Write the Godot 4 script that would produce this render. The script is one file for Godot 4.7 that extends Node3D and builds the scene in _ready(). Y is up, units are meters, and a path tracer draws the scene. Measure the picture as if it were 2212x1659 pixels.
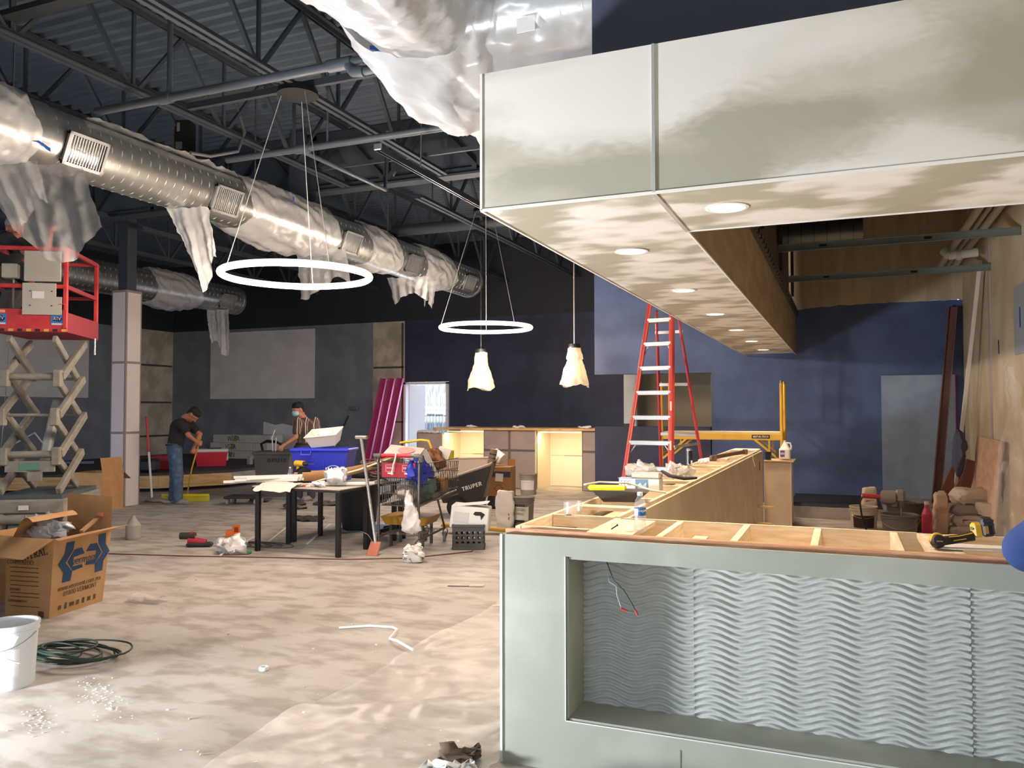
extends Node3D
# A half-finished restaurant interior: bar and soffit on the right, hall with ducts, joists and builders' clutter on the left.
var mats := {}
var used := {}
var rng := RandomNumberGenerator.new()
var fonts := {}

class B:
	var v := PackedVector3Array()
	var n := PackedVector3Array()
	var u := PackedVector2Array()
	func tri(a: Vector3, b: Vector3, c: Vector3, na: Vector3, nb = null, nc = null, ua := Vector2.ZERO, ub := Vector2.RIGHT, uc := Vector2.ONE) -> void:
		var p: Vector3 = nb if nb != null else na
		var q: Vector3 = nc if nc != null else na
		if (b - a).cross(c - a).dot(na + p + q) > 0.0:
			v.append(a); v.append(c); v.append(b); n.append(na); n.append(q); n.append(p); u.append(ua); u.append(uc); u.append(ub)
		else:
			v.append(a); v.append(b); v.append(c); n.append(na); n.append(p); n.append(q); u.append(ua); u.append(ub); u.append(uc)
	func quad(a: Vector3, b: Vector3, c: Vector3, d: Vector3, out = null) -> B:
		var k: Vector3 = (c - a).cross(d - b).normalized()
		if out != null and k.dot(out) < 0.0: k = -k
		tri(a, b, c, k, null, null, Vector2(0, 1), Vector2(1, 1), Vector2(1, 0))
		tri(a, c, d, k, null, null, Vector2(0, 1), Vector2(1, 0), Vector2(0, 0))
		return self
	func hexa(p: Array) -> B:  # 8 corners: bottom ring 0-3, top ring 4-7
		var m := Vector3.ZERO
		for q in p: m += q / 8.0
		for f in [[0, 1, 2, 3], [4, 5, 6, 7], [0, 1, 5, 4], [1, 2, 6, 5], [2, 3, 7, 6], [3, 0, 4, 7]]:
			quad(p[f[0]], p[f[1]], p[f[2]], p[f[3]], (p[f[0]] + p[f[2]]) * 0.5 - m)
		return self
	func box(c: Vector3, s: Vector3, xf := Transform3D.IDENTITY, bev := 0.0) -> B:
		var h := s * 0.5
		bev = minf(bev, minf(h.x, minf(h.y, h.z)) * 0.8)
		if bev <= 0.0:
			var p := []
			for y in [-1, 1]:
				for q in [[-1, -1], [1, -1], [1, 1], [-1, 1]]: p.append(xf * (c + Vector3(h.x * q[0], h.y * y, h.z * q[1])))
			return hexa(p)
		var pt := func(sg: Vector3, ax: int) -> Vector3:
			var r := sg * (h - Vector3.ONE * bev)
			r[ax] = sg[ax] * h[ax]
			return xf * (c + r)
		var o := xf * c
		for ax in 3:
			var b1 := (ax + 1) % 3
			var b2 := (ax + 2) % 3
			for s0 in [-1.0, 1.0]:
				var q := []
				for e in [[-1.0, -1.0], [1.0, -1.0], [1.0, 1.0], [-1.0, 1.0]]:
					var sg := Vector3.ZERO
					sg[ax] = s0; sg[b1] = e[0]; sg[b2] = e[1]
					q.append(pt.call(sg, ax))
				quad(q[0], q[1], q[2], q[3], (q[0] + q[2]) * 0.5 - o)
				for s1 in [-1.0, 1.0]:
					var g0 := Vector3.ZERO
					g0[ax] = s0; g0[b1] = s1; g0[b2] = -1
					var g1 := g0
					g1[b2] = 1
					var e0: Vector3 = pt.call(g0, ax)
					var e1: Vector3 = pt.call(g1, ax)
					var e2: Vector3 = pt.call(g1, b1)
					var e3: Vector3 = pt.call(g0, b1)
					quad(e0, e1, e2, e3, (e0 + e2) * 0.5 - o)
		for a in [-1.0, 1.0]:
			for b in [-1.0, 1.0]:
				for d in [-1.0, 1.0]:
					var sg := Vector3(a, b, d)
					var x0: Vector3 = pt.call(sg, 0)
					tri(x0, pt.call(sg, 1), pt.call(sg, 2), (x0 - o).normalized())
		return self
	func bar(a: Vector3, b: Vector3, w: float, h: float, up := Vector3.UP, bev := 0.0) -> B:
		var z := (b - a).normalized()
		if absf(z.dot(up)) > 0.98: up = Vector3.FORWARD if absf(z.z) < 0.9 else Vector3.RIGHT
		var x := up.cross(z).normalized()
		return box(Vector3.ZERO, Vector3(w, h, (b - a).length()), Transform3D(Basis(x, z.cross(x), z), (a + b) * 0.5), bev)
	func tube(pts: Array, r, seg := 8, closed := false, flat_r := 1.0) -> B:
		var rings := []
		var cnt := pts.size()
		var x := Vector3.ZERO
		for i in cnt:
			var p: Vector3 = pts[i]
			var t: Vector3
			if closed: t = (pts[(i + 1) % cnt] - pts[(i + cnt - 1) % cnt]).normalized()
			elif i == 0: t = (pts[1] - pts[0]).normalized()
			elif i == cnt - 1: t = (pts[i] - pts[i - 1]).normalized()
			else: t = (pts[i + 1] - pts[i - 1]).normalized()
			if x == Vector3.ZERO: x = (Vector3.RIGHT if absf(t.y) > 0.9 else Vector3.UP).cross(t).normalized()
			x = (x - t * x.dot(t)).normalized()
			var y := t.cross(x)
			var rr: float = r[i] if r is Array else r
			var ring := []
			for k in seg:
				var an := TAU * k / seg
				ring.append([p + (x * cos(an) + y * sin(an) * flat_r) * rr, x * cos(an) + y * sin(an)])
			rings.append(ring)
		for i in (cnt if closed else cnt - 1):
			var r0: Array = rings[i]
			var r1: Array = rings[(i + 1) % cnt]
			for k in seg:
				var k2 := (k + 1) % seg
				tri(r0[k][0], r1[k][0], r1[k2][0], r0[k][1], r1[k][1], r1[k2][1])
				tri(r0[k][0], r1[k2][0], r0[k2][0], r0[k][1], r1[k2][1], r0[k2][1])
		if not closed:
			for e in [0, cnt - 1]:
				var nn: Vector3 = (pts[0] - pts[1]).normalized() if e == 0 else (pts[e] - pts[e - 1]).normalized()
				for k in range(1, seg - 1): tri(rings[e][0][0], rings[e][k][0], rings[e][k + 1][0], nn)
		return self
	func lathe(prof: Array, xf := Transform3D.IDENTITY, seg := 24) -> B:  # [r, y] pairs; a repeated point makes a crease
		for i in prof.size() - 1:
			var a: Vector2 = Vector2(prof[i][0], prof[i][1])
			var b: Vector2 = Vector2(prof[i + 1][0], prof[i + 1][1])
			if a.is_equal_approx(b): continue
			var d := (b - a).normalized()
			var n0 := Vector2(d.y, -d.x)
			for k in seg:
				var c0 := TAU * k / seg
				var c1 := TAU * (k + 1) / seg
				var P := func(q: Vector2, an: float) -> Vector3: return xf * Vector3(q.x * cos(an), q.y, q.x * sin(an))
				var N := func(an: float) -> Vector3: return (xf.basis * Vector3(n0.x * cos(an), n0.y, n0.x * sin(an))).normalized()
				if b.x > 1e-5: tri(P.call(a, c0), P.call(b, c0), P.call(b, c1), N.call(c0), N.call(c0), N.call(c1))
				if a.x > 1e-5: tri(P.call(a, c0), P.call(b, c1), P.call(a, c1), N.call(c0), N.call(c1), N.call(c1))
		return self
	func prism(poly: Array, depth: float, xf := Transform3D.IDENTITY) -> B:  # polygon in xy, extruded along z
		var pl := PackedVector2Array(poly)
		var ix := Geometry2D.triangulate_polygon(pl)
		for s in [-0.5, 0.5]:
			var nn: Vector3 = (xf.basis * Vector3(0, 0, signf(s))).normalized()
			for i in range(0, ix.size(), 3):
				tri(xf * Vector3(pl[ix[i]].x, pl[ix[i]].y, s * depth), xf * Vector3(pl[ix[i + 1]].x, pl[ix[i + 1]].y, s * depth), xf * Vector3(pl[ix[i + 2]].x, pl[ix[i + 2]].y, s * depth), nn)
		var cw := 1.0 if Geometry2D.is_polygon_clockwise(pl) else -1.0
		for i in pl.size():
			var a := pl[i]
			var b := pl[(i + 1) % pl.size()]
			var e := (b - a).normalized()
			var nn := xf.basis * Vector3(-e.y * cw, e.x * cw, 0)
			quad(xf * Vector3(a.x, a.y, -depth / 2), xf * Vector3(b.x, b.y, -depth / 2), xf * Vector3(b.x, b.y, depth / 2), xf * Vector3(a.x, a.y, depth / 2), nn)
		return self
	func grid(rows: Array, closed := false, up := Vector3.ZERO) -> B:  # rows of equal length; smooth; closed joins the row ends
		var h := rows.size()
		var w: int = rows[0].size()
		var nr := []
		for i in h:
			var line := []
			for j in w:
				var a: Vector3 = rows[mini(i + 1, h - 1)][j] - rows[maxi(i - 1, 0)][j]
				var b: Vector3 = (rows[i][(j + 1) % w] - rows[i][(j + w - 1) % w]) if closed else (rows[i][mini(j + 1, w - 1)] - rows[i][maxi(j - 1, 0)])
				var k := a.cross(b).normalized()
				if k == Vector3.ZERO: k = Vector3.UP
				if up != Vector3.ZERO and k.dot(up) < 0: k = -k
				line.append(k)
			nr.append(line)
		for i in h - 1:
			for j in (w if closed else w - 1):
				var j2 := (j + 1) % w
				var ua := Vector2(float(j) / (w - 1), float(i) / (h - 1))
				var uc := Vector2(float(j + 1) / (w - 1), float(i + 1) / (h - 1))
				tri(rows[i][j], rows[i + 1][j], rows[i + 1][j2], nr[i][j], nr[i + 1][j], nr[i + 1][j2], ua, Vector2(ua.x, uc.y), uc)
				tri(rows[i][j], rows[i + 1][j2], rows[i][j2], nr[i][j], nr[i + 1][j2], nr[i][j2], ua, uc, Vector2(uc.x, ua.y))
		return self
	func mesh() -> ArrayMesh:
		var a := []
		a.resize(Mesh.ARRAY_MAX)
		a[Mesh.ARRAY_VERTEX] = v
		a[Mesh.ARRAY_NORMAL] = n
		a[Mesh.ARRAY_TEX_UV] = u
		var m := ArrayMesh.new()
		if v.size() > 0: m.add_surface_from_arrays(Mesh.PRIMITIVE_TRIANGLES, a)
		return m

func V(x: float, y: float, z: float) -> Vector3: return Vector3(x, y, z)
func XF(p: Vector3, rx := 0.0, ry := 0.0, rz := 0.0) -> Transform3D: return Transform3D(Basis.from_euler(Vector3(deg_to_rad(rx), deg_to_rad(ry), deg_to_rad(rz))), p)
func c(hex: String, rough := 0.8, metal := 0.0) -> StandardMaterial3D:
	var key := "%s %s %s" % [hex, rough, metal]
	if not mats.has(key):
		var m := StandardMaterial3D.new()
		m.albedo_color = Color(hex); m.roughness = rough; m.metallic = metal
		mats[key] = m
	return mats[key]
func film(alpha: float, hex := "#eef0f2", rough := 0.32) -> StandardMaterial3D:
	var key := "film %s %s %s" % [alpha, hex, rough]
	if not mats.has(key):
		var m := StandardMaterial3D.new()
		m.albedo_color = Color(Color(hex), alpha); m.roughness = rough; m.metallic_specular = 0.7
		m.transparency = BaseMaterial3D.TRANSPARENCY_ALPHA
		mats[key] = m
	return mats[key]
func ntex(freq: float, ramp: Array, sd := 1, size := 256, kind := FastNoiseLite.TYPE_SIMPLEX_SMOOTH, oct := 4, warp := 0.0) -> NoiseTexture2D:
	var fn := FastNoiseLite.new()
	fn.noise_type = kind; fn.frequency = freq; fn.seed = sd; fn.fractal_octaves = oct
	if warp > 0.0:
		fn.domain_warp_enabled = true; fn.domain_warp_amplitude = warp; fn.domain_warp_frequency = freq * 0.7
	var g := Gradient.new()
	var off := PackedFloat32Array()
	var cols := PackedColorArray()
	for r in ramp: off.append(r[0]); cols.append(Color(r[1]))
	g.offsets = off; g.colors = cols
	var t := NoiseTexture2D.new()
	t.width = size; t.height = size; t.seamless = true; t.noise = fn; t.color_ramp = g
	return t
func nm(key: String, tex: Texture2D, scale: Vector3, rough := 0.8, world := true, bump: Texture2D = null, depth := 0.0, metal := 0.0) -> StandardMaterial3D:
	if not mats.has(key):
		var m := StandardMaterial3D.new()
		m.albedo_texture = tex; m.roughness = rough; m.metallic = metal
		m.uv1_triplanar = true; m.uv1_world_triplanar = world; m.uv1_scale = scale
		if bump: m.heightmap_enabled = true; m.heightmap_texture = bump; m.heightmap_scale = depth
		mats[key] = m
	return mats[key]
func glow(hex: String, e: float) -> StandardMaterial3D:
	var m := StandardMaterial3D.new()
	m.albedo_color = Color("#ffffff"); m.emission_enabled = true; m.emission = Color(hex); m.emission_energy_multiplier = e; m.roughness = 0.5
	return m
func numbered(s: String) -> String:
	used[s] = used.get(s, -1) + 1
	return s if used[s] == 0 else "%s_%03d" % [s, used[s]]
func tag(o: Node, label: String, cat: String, group := "") -> Node:
	o.set_meta("label", label); o.set_meta("category", cat)
	if group != "": o.set_meta("group", group)
	return o
func put(b, called: String, m: Material, parent: Node = self) -> MeshInstance3D:
	var o := MeshInstance3D.new()
	o.mesh = b.mesh() if b is B else b
	o.material_override = m
	o.name = numbered(called) if parent == self else called
	parent.add_child(o, true)
	return o
func struct(b, called: String, m: Material, label := "") -> MeshInstance3D:
	var o := put(b, called, m)
	o.set_meta("kind", "structure")
	if label != "": o.set_meta("label", label)
	return o
func thing(called: String, label: String, cat: String, at := Vector3.ZERO, yaw := 0.0, group := "") -> Node3D:
	var o := Node3D.new()
	o.name = numbered(called)
	add_child(o)
	o.position = at; o.rotation.y = deg_to_rad(yaw)
	tag(o, label, cat, group)
	return o
func one(b, called: String, m: Material, label: String, cat: String, at := Vector3.ZERO, yaw := 0.0, group := "") -> MeshInstance3D:
	var o := put(b, called, m)
	o.position = at; o.rotation.y = deg_to_rad(yaw)
	tag(o, label, cat, group)
	return o
func text(s: String, size: float, m: Material, parent: Node, xf: Transform3D, called := "lettering", family := "Droid Sans", weight := 400) -> MeshInstance3D:
	var f := family + str(weight)
	if not fonts.has(f):
		var sf := SystemFont.new()
		sf.font_names = PackedStringArray([family]); sf.font_weight = weight
		fonts[f] = sf
	var t := TextMesh.new()
	t.text = s; t.font = fonts[f]; t.font_size = 32; t.pixel_size = size / 32.0; t.depth = 0.0012; t.curve_step = 2.0
	var o := MeshInstance3D.new()
	o.mesh = t; o.material_override = m; o.name = called; o.transform = xf
	parent.add_child(o, true)
	return o
func area(at: Vector3, toward: Vector3, size: Vector2, e: float, hex: String, called: String) -> AreaLight3D:
	var l := AreaLight3D.new()
	l.name = called; l.area_size = size; l.light_energy = e; l.light_color = Color(hex); l.shadow_enabled = true
	l.area_normalize_energy = true
	l.area_range = 40.0; l.area_attenuation = 2.0
	add_child(l)
	l.look_at_from_position(at, at + toward, Vector3.UP if absf(toward.normalized().y) < 0.95 else Vector3.FORWARD)
	return l
func omni(at: Vector3, e: float, hex: String, size: float, parent: Node = self) -> OmniLight3D:
	var l := OmniLight3D.new()
	l.name = "lamp_light"; l.light_energy = e; l.light_color = Color(hex); l.light_size = size; l.omni_range = 40; l.omni_attenuation = 2.0; l.shadow_enabled = true
	parent.add_child(l, true); l.position = at
	return l
func spot(at: Vector3, dir: Vector3, e: float, hex: String, ang: float, size: float, parent: Node = self) -> SpotLight3D:
	var l := SpotLight3D.new()
	l.name = "lamp_light"; l.light_energy = e; l.light_color = Color(hex); l.light_size = size; l.spot_angle = ang; l.spot_angle_attenuation = 0.9; l.spot_range = 40; l.spot_attenuation = 2.0; l.shadow_enabled = true
	parent.add_child(l, true)
	l.position = at
	l.basis = Basis.looking_at(dir, Vector3.FORWARD if absf(dir.normalized().y) > 0.9 else Vector3.UP)
	return l
func rnd(a: float, b: float) -> float: return rng.randf_range(a, b)
# a wrinkled sheet: p(u, w) gives the smooth point; noise pushes it along n
func sheet(nu: int, nw: int, p: Callable, amp: float, freq: float, sd: int, closed := false) -> B:
	var fn := FastNoiseLite.new()
	fn.seed = sd; fn.frequency = freq; fn.fractal_octaves = 3
	var rf := FastNoiseLite.new()
	rf.seed = sd + 9; rf.frequency = freq * 1.3; rf.fractal_type = FastNoiseLite.FRACTAL_RIDGED; rf.fractal_octaves = 2
	var base := []
	for i in nu + 1:
		var row := []
		for j in (nw if closed else nw + 1): row.append(p.call(float(i) / nu, float(j) / nw))
		base.append(row)
	var rows := []
	for i in nu + 1:
		var row := []
		for j in base[i].size():
			var q: Vector3 = base[i][j]
			var d := Vector3(fn.get_noise_3dv(q), fn.get_noise_3dv(q + Vector3(31, 7, 3)), fn.get_noise_3dv(q + Vector3(5, 63, 17)))
			row.append(q + d * amp + Vector3(rf.get_noise_3dv(q), rf.get_noise_3dv(q + Vector3(13, 5, 41)), rf.get_noise_3dv(q + Vector3(3, 47, 11))) * amp * 0.45)
		rows.append(row)
	return B.new().grid(rows, closed)
func lump(r: Vector3, amp: float, freq: float, sd: int, nu := 14, nw := 20) -> B:
	return sheet(nu, nw, func(a: float, b: float) -> Vector3:
		var t := PI * a
		return Vector3(r.x * sin(t) * cos(TAU * b), -r.y * cos(t), r.z * sin(t) * sin(TAU * b)), amp, freq, sd, true)

func _ready() -> void:
	rng.seed = 7
	camera_and_light()
	setting()
	ceiling_steel()
	ducts()
	lamps()
	soffit()
	bar_counter()
	back_of_room()
	right_side()
	left_side()
	centre_clutter()
	bar_top_things()
	floor_things()
	people()

func camera_and_light() -> void:
	var cam := Camera3D.new()
	cam.name = "camera"
	cam.fov = 50.898; cam.near = 0.05; cam.far = 200
	add_child(cam)
	cam.position = V(0, 1.62, 0)
	cam.basis = Basis.from_euler(Vector3(0.03226, 0.38988, -0.00123))
	cam.current = true
	var env := Environment.new()
	var sky := Sky.new()
	var sm := ProceduralSkyMaterial.new()
	sm.sky_top_color = Color("#9db9e0"); sm.sky_horizon_color = Color("#dfe8f2"); sm.ground_bottom_color = Color("#a8a59c"); sm.ground_horizon_color = Color("#cfd2d2")
	sm.sky_energy_multiplier = 2.2; sm.ground_energy_multiplier = 1.0
	sky.sky_material = sm
	env.background_mode = Environment.BG_SKY
	env.sky = sky
	env.tonemap_mode = Environment.TONE_MAPPER_LINEAR
	env.tonemap_exposure = 1.0
	env.sdfgi_enabled = true; env.ssao_enabled = true; env.ssil_enabled = true
	var we := WorldEnvironment.new()
	we.name = "world_environment"
	we.environment = env
	add_child(we)
	# the sun stands outside on the left and lights the yard and the fence
	var sun := DirectionalLight3D.new()
	sun.name = "sun"
	sun.light_energy = 4.5; sun.light_color = Color("#fff4e2"); sun.shadow_enabled = true; sun.light_angular_distance = 0.5
	add_child(sun)
	sun.basis = Basis.looking_at(V(-0.25, -0.8, -0.35), Vector3.UP)
	# daylight through the half-raised shutter on the left (out of frame) and through the shop window behind
	area(V(-5.2, 0.34, -1.5), V(1, 0.75, -0.35), Vector2(0.55, 0.46), 55.0, "#f3f6fc", "shutter_daylight")
	area(V(-1.9, 1.9, 3.35), V(-0.15, 0.05, -1), Vector2(4.6, 2.2), 1.9, "#dce8ff", "shop_window_daylight")
	area(V(-11.2, 2.0, -3.14), V(-0.1, 0.1, -1), Vector2(3.6, 1.8), 7.0, "#dfe9fb", "side_window_daylight")
	area(V(-9.72, 1.4, -17.95), V(0, -0.1, 1), Vector2(1.0, 1.6), 3.0, "#e6f0ff", "yard_door_daylight")

func setting() -> void:
	var blot := ntex(0.006, [[0.25, "#aca69e"], [0.45, "#b4aea6"], [0.6, "#b8b2aa"], [0.8, "#bfbab2"]], 4, 512, FastNoiseLite.TYPE_SIMPLEX_SMOOTH, 5, 40)
	var fm := nm("concrete", blot, V(0.22, 0.22, 0.3), 0.62, true, ntex(0.02, [[0.2, "#000000"], [0.8, "#ffffff"]], 9, 256), 0.35)
	fm.detail_enabled = true
	fm.detail_albedo = ntex(0.012, [[0.2, "#d9d4cf"], [0.42, "#eeebe8"], [0.6, "#ffffff"]], 23, 512, FastNoiseLite.TYPE_SIMPLEX, 6, 25)
	fm.detail_blend_mode = BaseMaterial3D.BLEND_MODE_MUL
	fm.detail_uv_layer = BaseMaterial3D.DETAIL_UV_2
	fm.uv2_triplanar = true; fm.uv2_world_triplanar = true; fm.uv2_scale = V(0.3, 0.3, 0.55)
	struct(B.new().box(V(-8.15, -0.1, -7.25), V(19.9, 0.2, 21.9)), "floor", fm, "dusty grey concrete slab floor")
	# corrugated steel roof deck, ribs running left to right
	var deck := c("#566370", 0.6)
	var b := B.new()
	var z := 3.6
	var pts := []
	while z > -18.3:
		for q in [[0.0, 0.0], [0.03, 0.045], [0.095, 0.045], [0.125, 0.0]]: pts.append(V(0, 5.8 + q[1], z - q[0]))
		z -= 0.165
	for i in pts.size() - 1:
		b.quad(pts[i] + V(-18.3, 0, 0), pts[i] + V(2.0, 0, 0), pts[i + 1] + V(2.0, 0, 0), pts[i + 1] + V(-18.3, 0, 0), V(0, -1, 0))
	b.box(V(-8.15, 5.95, -7.4), V(20.3, 0.2, 22.2))
	struct(b, "ceiling", deck, "dark painted corrugated steel roof deck")
	var grey := nm("greywall", ntex(0.01, [[0.3, "#747b85"], [0.7, "#808791"]], 3), V(0.4, 0.4, 0.4), 0.75)
	var black := c("#292c33", 0.7)
	var navy := nm("navywall", ntex(0.012, [[0.3, "#2b2f47"], [0.7, "#323750"]], 5), V(0.4, 0.4, 0.4), 0.6)
	var blue := nm("bluewall", ntex(0.012, [[0.3, "#43557e"], [0.7, "#4c5f88"]], 6), V(0.4, 0.4, 0.4), 0.55)
	var primer := nm("primer", ntex(0.01, [[0.3, "#d5d5d8"], [0.7, "#dedee0"]], 8), V(0.5, 0.5, 0.5), 0.8)
	mats["navy"] = navy; mats["blue"] = blue; mats["primer"] = primer; mats["grey"] = grey
	# back wall: grey left, navy right, black paint above, with the yard door
	var w := Node3D.new()
	w.name = "wall_back"; w.set_meta("kind", "structure"); w.set_meta("label", "tall back wall, grey and navy below, black above")
	add_child(w)
	put(B.new().box(V(-14.75, 1.95, -18.1), V(6.9, 3.9, 0.2)), "grey_paint", grey, w)
	put(B.new().box(V(-10.83, 1.95, -18.1), V(0.94, 3.9, 0.2)), "unpainted_board", nm("skim", ntex(0.01, [[0.3, "#a89f8e"], [0.7, "#c6bfae"]], 12, 256), V(0.5, 0.5, 0.5)), w)
	put(B.new().box(V(-6.69, 1.95, -18.1), V(4.8, 3.9, 0.2)).box(V(-9.72, 3.12, -18.1), V(1.26, 1.56, 0.2)).box(V(-1.1, 1.95, -18.1), V(6.4, 3.9, 0.2)), "navy_paint", navy, w)
	put(B.new().box(V(-8.15, 4.95, -18.1), V(20.1, 2.1, 0.2)), "black_paint", black, w)
	put(B.new().box(V(-14.9, 2.88, -17.99), V(3.57, 1.87, 0.012)), "primed_patch", primer, w)
	# ragged primed patch behind the boxes on the stage
	var rag := [Vector2(-0.75, -0.42), Vector2(-0.75, 0.33), Vector2(-0.6, 0.3), Vector2(-0.35, 0.24), Vector2(-0.1, 0.28), Vector2(0.2, 0.22), Vector2(0.5, 0.2), Vector2(0.75, 0.14), Vector2(0.75, -0.42)]
	put(B.new().prism(rag, 0.008, XF(V(-14.05, 0.98, -17.99))), "primed_patch", primer, w)
	# joint strips of the unpainted board by the door
	put(B.new().box(V(-10.83, 2.72, -17.992), V(0.9, 0.05, 0.012)).box(V(-10.83, 1.32, -17.992), V(0.9, 0.04, 0.012)).box(V(-10.42, 1.95, -17.992), V(0.05, 3.8, 0.012)), "joint_strip", c("#4e4743"), w)
	# left wall with a primed patch and a bare bay
	var wl := Node3D.new()
	wl.name = "wall_left"; wl.set_meta("kind", "structure"); wl.set_meta("label", "left hall wall, grey below and black above")
	add_child(wl)
	put(B.new().box(V(-18.2, 1.95, -9.0), V(0.2, 3.9, 14.0)), "grey_paint", grey, wl)
	put(B.new().box(V(-18.2, 1.95, -17.05), V(0.2, 3.9, 2.1)), "unpainted_board", mats["skim"], wl)
	put(B.new().box(V(-18.2, 4.95, -10.5), V(0.2, 2.1, 15.2)), "black_paint", black, wl)
	put(B.new().box(V(-18.09, 2.85, -13.6), V(0.012, 1.8, 3.1)), "primed_patch", primer, wl)
	var js := B.new()
	for y in [0.9, 1.85, 2.9]: js.box(V(-18.09, y, -17.1), V(0.014, 0.05, 1.7))
	js.box(V(-18.09, 2.0, -16.8), V(0.014, 3.8, 0.06))
	put(js, "joint_strip", c("#4e4743"), wl)
	# far left return, and the shop front zone (behind and left of the camera)
	struct(B.new().box(V(-11.7, 0.5, -3.0), V(12.8, 1.0, 0.2)).box(V(-11.7, 4.45, -3.0), V(12.8, 2.9, 0.2)).box(V(-15.6, 2.0, -3.0), V(5.0, 2.0, 0.2)).box(V(-7.3, 2.0, -3.0), V(4.0, 2.0, 0.2)), "wall_front", grey)
	var w2 := thing("window_2", "wide side window out of the picture on the left", "window")
	w2.remove_meta("category"); w2.set_meta("kind", "structure")
	for x in [-13.05, -11.2, -9.35]: put(B.new().box(V(x, 2.0, -3.0), V(0.07, 2.0, 0.1)), "window_frame", c("#3a3d40", 0.5, 0.4), w2)
	struct(B.new().box(V(-1.75, 3.35, 4.5), V(9.0, 0.1, 1.7)), "roof_awning", c("#6a6d70"), "metal awning over the shop window outside")
	b = B.new()
	b.box(V(-5.3, 3.25, 0.3), V(0.2, 5.3, 6.6)).box(V(-5.3, 0.31, 1.3), V(0.2, 0.62, 4.6)).box(V(-5.3, 0.31, -2.5), V(0.2, 0.62, 1.0))
	struct(b, "wall_shopfront_left", c("#8a8780"))
	struct(B.new().box(V(-1.75, 0.3, 3.6), V(7.1, 0.6, 0.2)).box(V(-1.75, 4.55, 3.6), V(7.1, 2.7, 0.2)).box(V(-4.75, 1.9, 3.6), V(1.1, 2.7, 0.2)).box(V(1.3, 1.9, 3.6), V(1.1, 2.7, 0.2)), "wall_shopfront", c("#8a8780"))
	var win := thing("window_1", "wide shop window behind the camera", "window")
	win.remove_meta("category"); win.set_meta("kind", "structure")
	var fr := B.new()
	for x in [-4.2, -2.53, -0.87, 0.75]: fr.box(V(x, 1.9, 3.6), V(0.07, 2.7, 0.1))
	fr.box(V(-1.72, 0.64, 3.6), V(5.0, 0.07, 0.1)).box(V(-1.72, 3.18, 3.6), V(5.0, 0.07, 0.1))
	put(fr, "window_frame", c("#3a3d40", 0.5, 0.4), win)
	var gl := StandardMaterial3D.new()
	gl.albedo_color = Color(0.9, 0.95, 0.95, 0.08); gl.roughness = 0.03; gl.transparency = BaseMaterial3D.TRANSPARENCY_ALPHA
	mats["glass"] = gl
	for x in [-12.12, -10.27]: put(B.new().box(V(x, 2.0, -3.0), V(1.78, 1.96, 0.01)), "pane", gl, w2)
	for x in [-3.36, -1.7, -0.06]: put(B.new().box(V(x, 1.91, 3.6), V(1.6, 2.5, 0.01)), "pane", gl, win)
	var sh := thing("roller_shutter", "ribbed steel roller shutter raised a little above the floor", "shutter")
	for i in 9: put(B.new().box(V(-5.18, 0.68 + i * 0.12, -1.5), V(0.03, 0.11, 1.1), Transform3D.IDENTITY, 0.01), "slat", c("#9a9d9f", 0.45, 0.6), sh)
	# right wall, primed board
	var beige := nm("beige", ntex(0.008, [[0.3, "#c2b190"], [0.7, "#d3c6aa"]], 14), V(0.4, 0.4, 0.4), 0.75)
	mats["beige"] = beige
	struct(B.new().box(V(1.9, 2.95, -5.7), V(0.2, 5.9, 18.6)), "wall_right", beige, "bare tan plasterboard wall on the right")
	# outside: yard ground and fence
	struct(B.new().box(V(-9, -0.15, -24), V(30, 0.2, 11.6)).box(V(-9.5, -0.15, 0.5), V(8.2, 0.2, 7.0)).box(V(-2, -0.15, 8), V(30, 0.2, 8.6)), "ground_outside", c("#b5b1a8"))
	var fe := thing("wooden_fence", "pale weathered board fence in the yard outside the back door", "fence", V(-9.9, -0.05, -20.6))
	var fmat := nm("fencewood", ntex(0.02, [[0.3, "#8f999b"], [0.55, "#b9c2c2"], [0.8, "#d7dddb"]], 31), V(5, 0.5, 5), 0.85)
	for i in 15:
		var x := -1.9 + i * 0.27
		put(B.new().box(V(x, 0.75, 0), V(0.245, 1.6 + 0.05 * sin(i * 2.3), 0.025)), "board", fmat, fe)
		put(B.new().box(V(x, 2.2, 0.03), V(0.25, 0.85, 0.025)), "board", fmat, fe)
	put(B.new().box(V(0, 1.66, 0.04), V(4.1, 0.09, 0.05)), "rail", fmat, fe)
	put(B.new().box(V(0, 0.5, -0.04), V(4.1, 0.09, 0.05)), "rail", fmat, fe)
	# yard door: frame and an open leaf
	var d := thing("door_1", "white metal door standing open to the bright yard", "door", V(-9.72, 0, -18))
	d.remove_meta("category"); d.set_meta("kind", "structure")
	var wh := c("#e9eaea", 0.5)
	put(B.new().box(V(-0.6, 1.16, -0.06), V(0.06, 2.32, 0.26)).box(V(0.6, 1.16, -0.06), V(0.06, 2.32, 0.26)).box(V(0, 2.3, -0.06), V(1.26, 0.05, 0.26)), "door_frame", wh, d)
	put(B.new().box(V(0.22, 1.14, 0), V(0.44, 2.24, 0.045), XF(V(-0.57, 0, -0.1), 0, 50)), "leaf", wh, d)
	put(B.new().box(V(0.4, 1.05, 0.05), V(0.03, 0.12, 0.04), XF(V(-0.57, 0, -0.1), 0, 50)), "door_handle", c("#9a9a9a", 0.4, 0.8), d)
	# pass-through wall in blue on the right, with its opening, the wall ends behind it and the low slab
	var p := Node3D.new()
	p.name = "wall_blue"; p.set_meta("kind", "structure"); p.set_meta("label", "blue painted partition wall with an opening")
	add_child(p)
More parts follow.
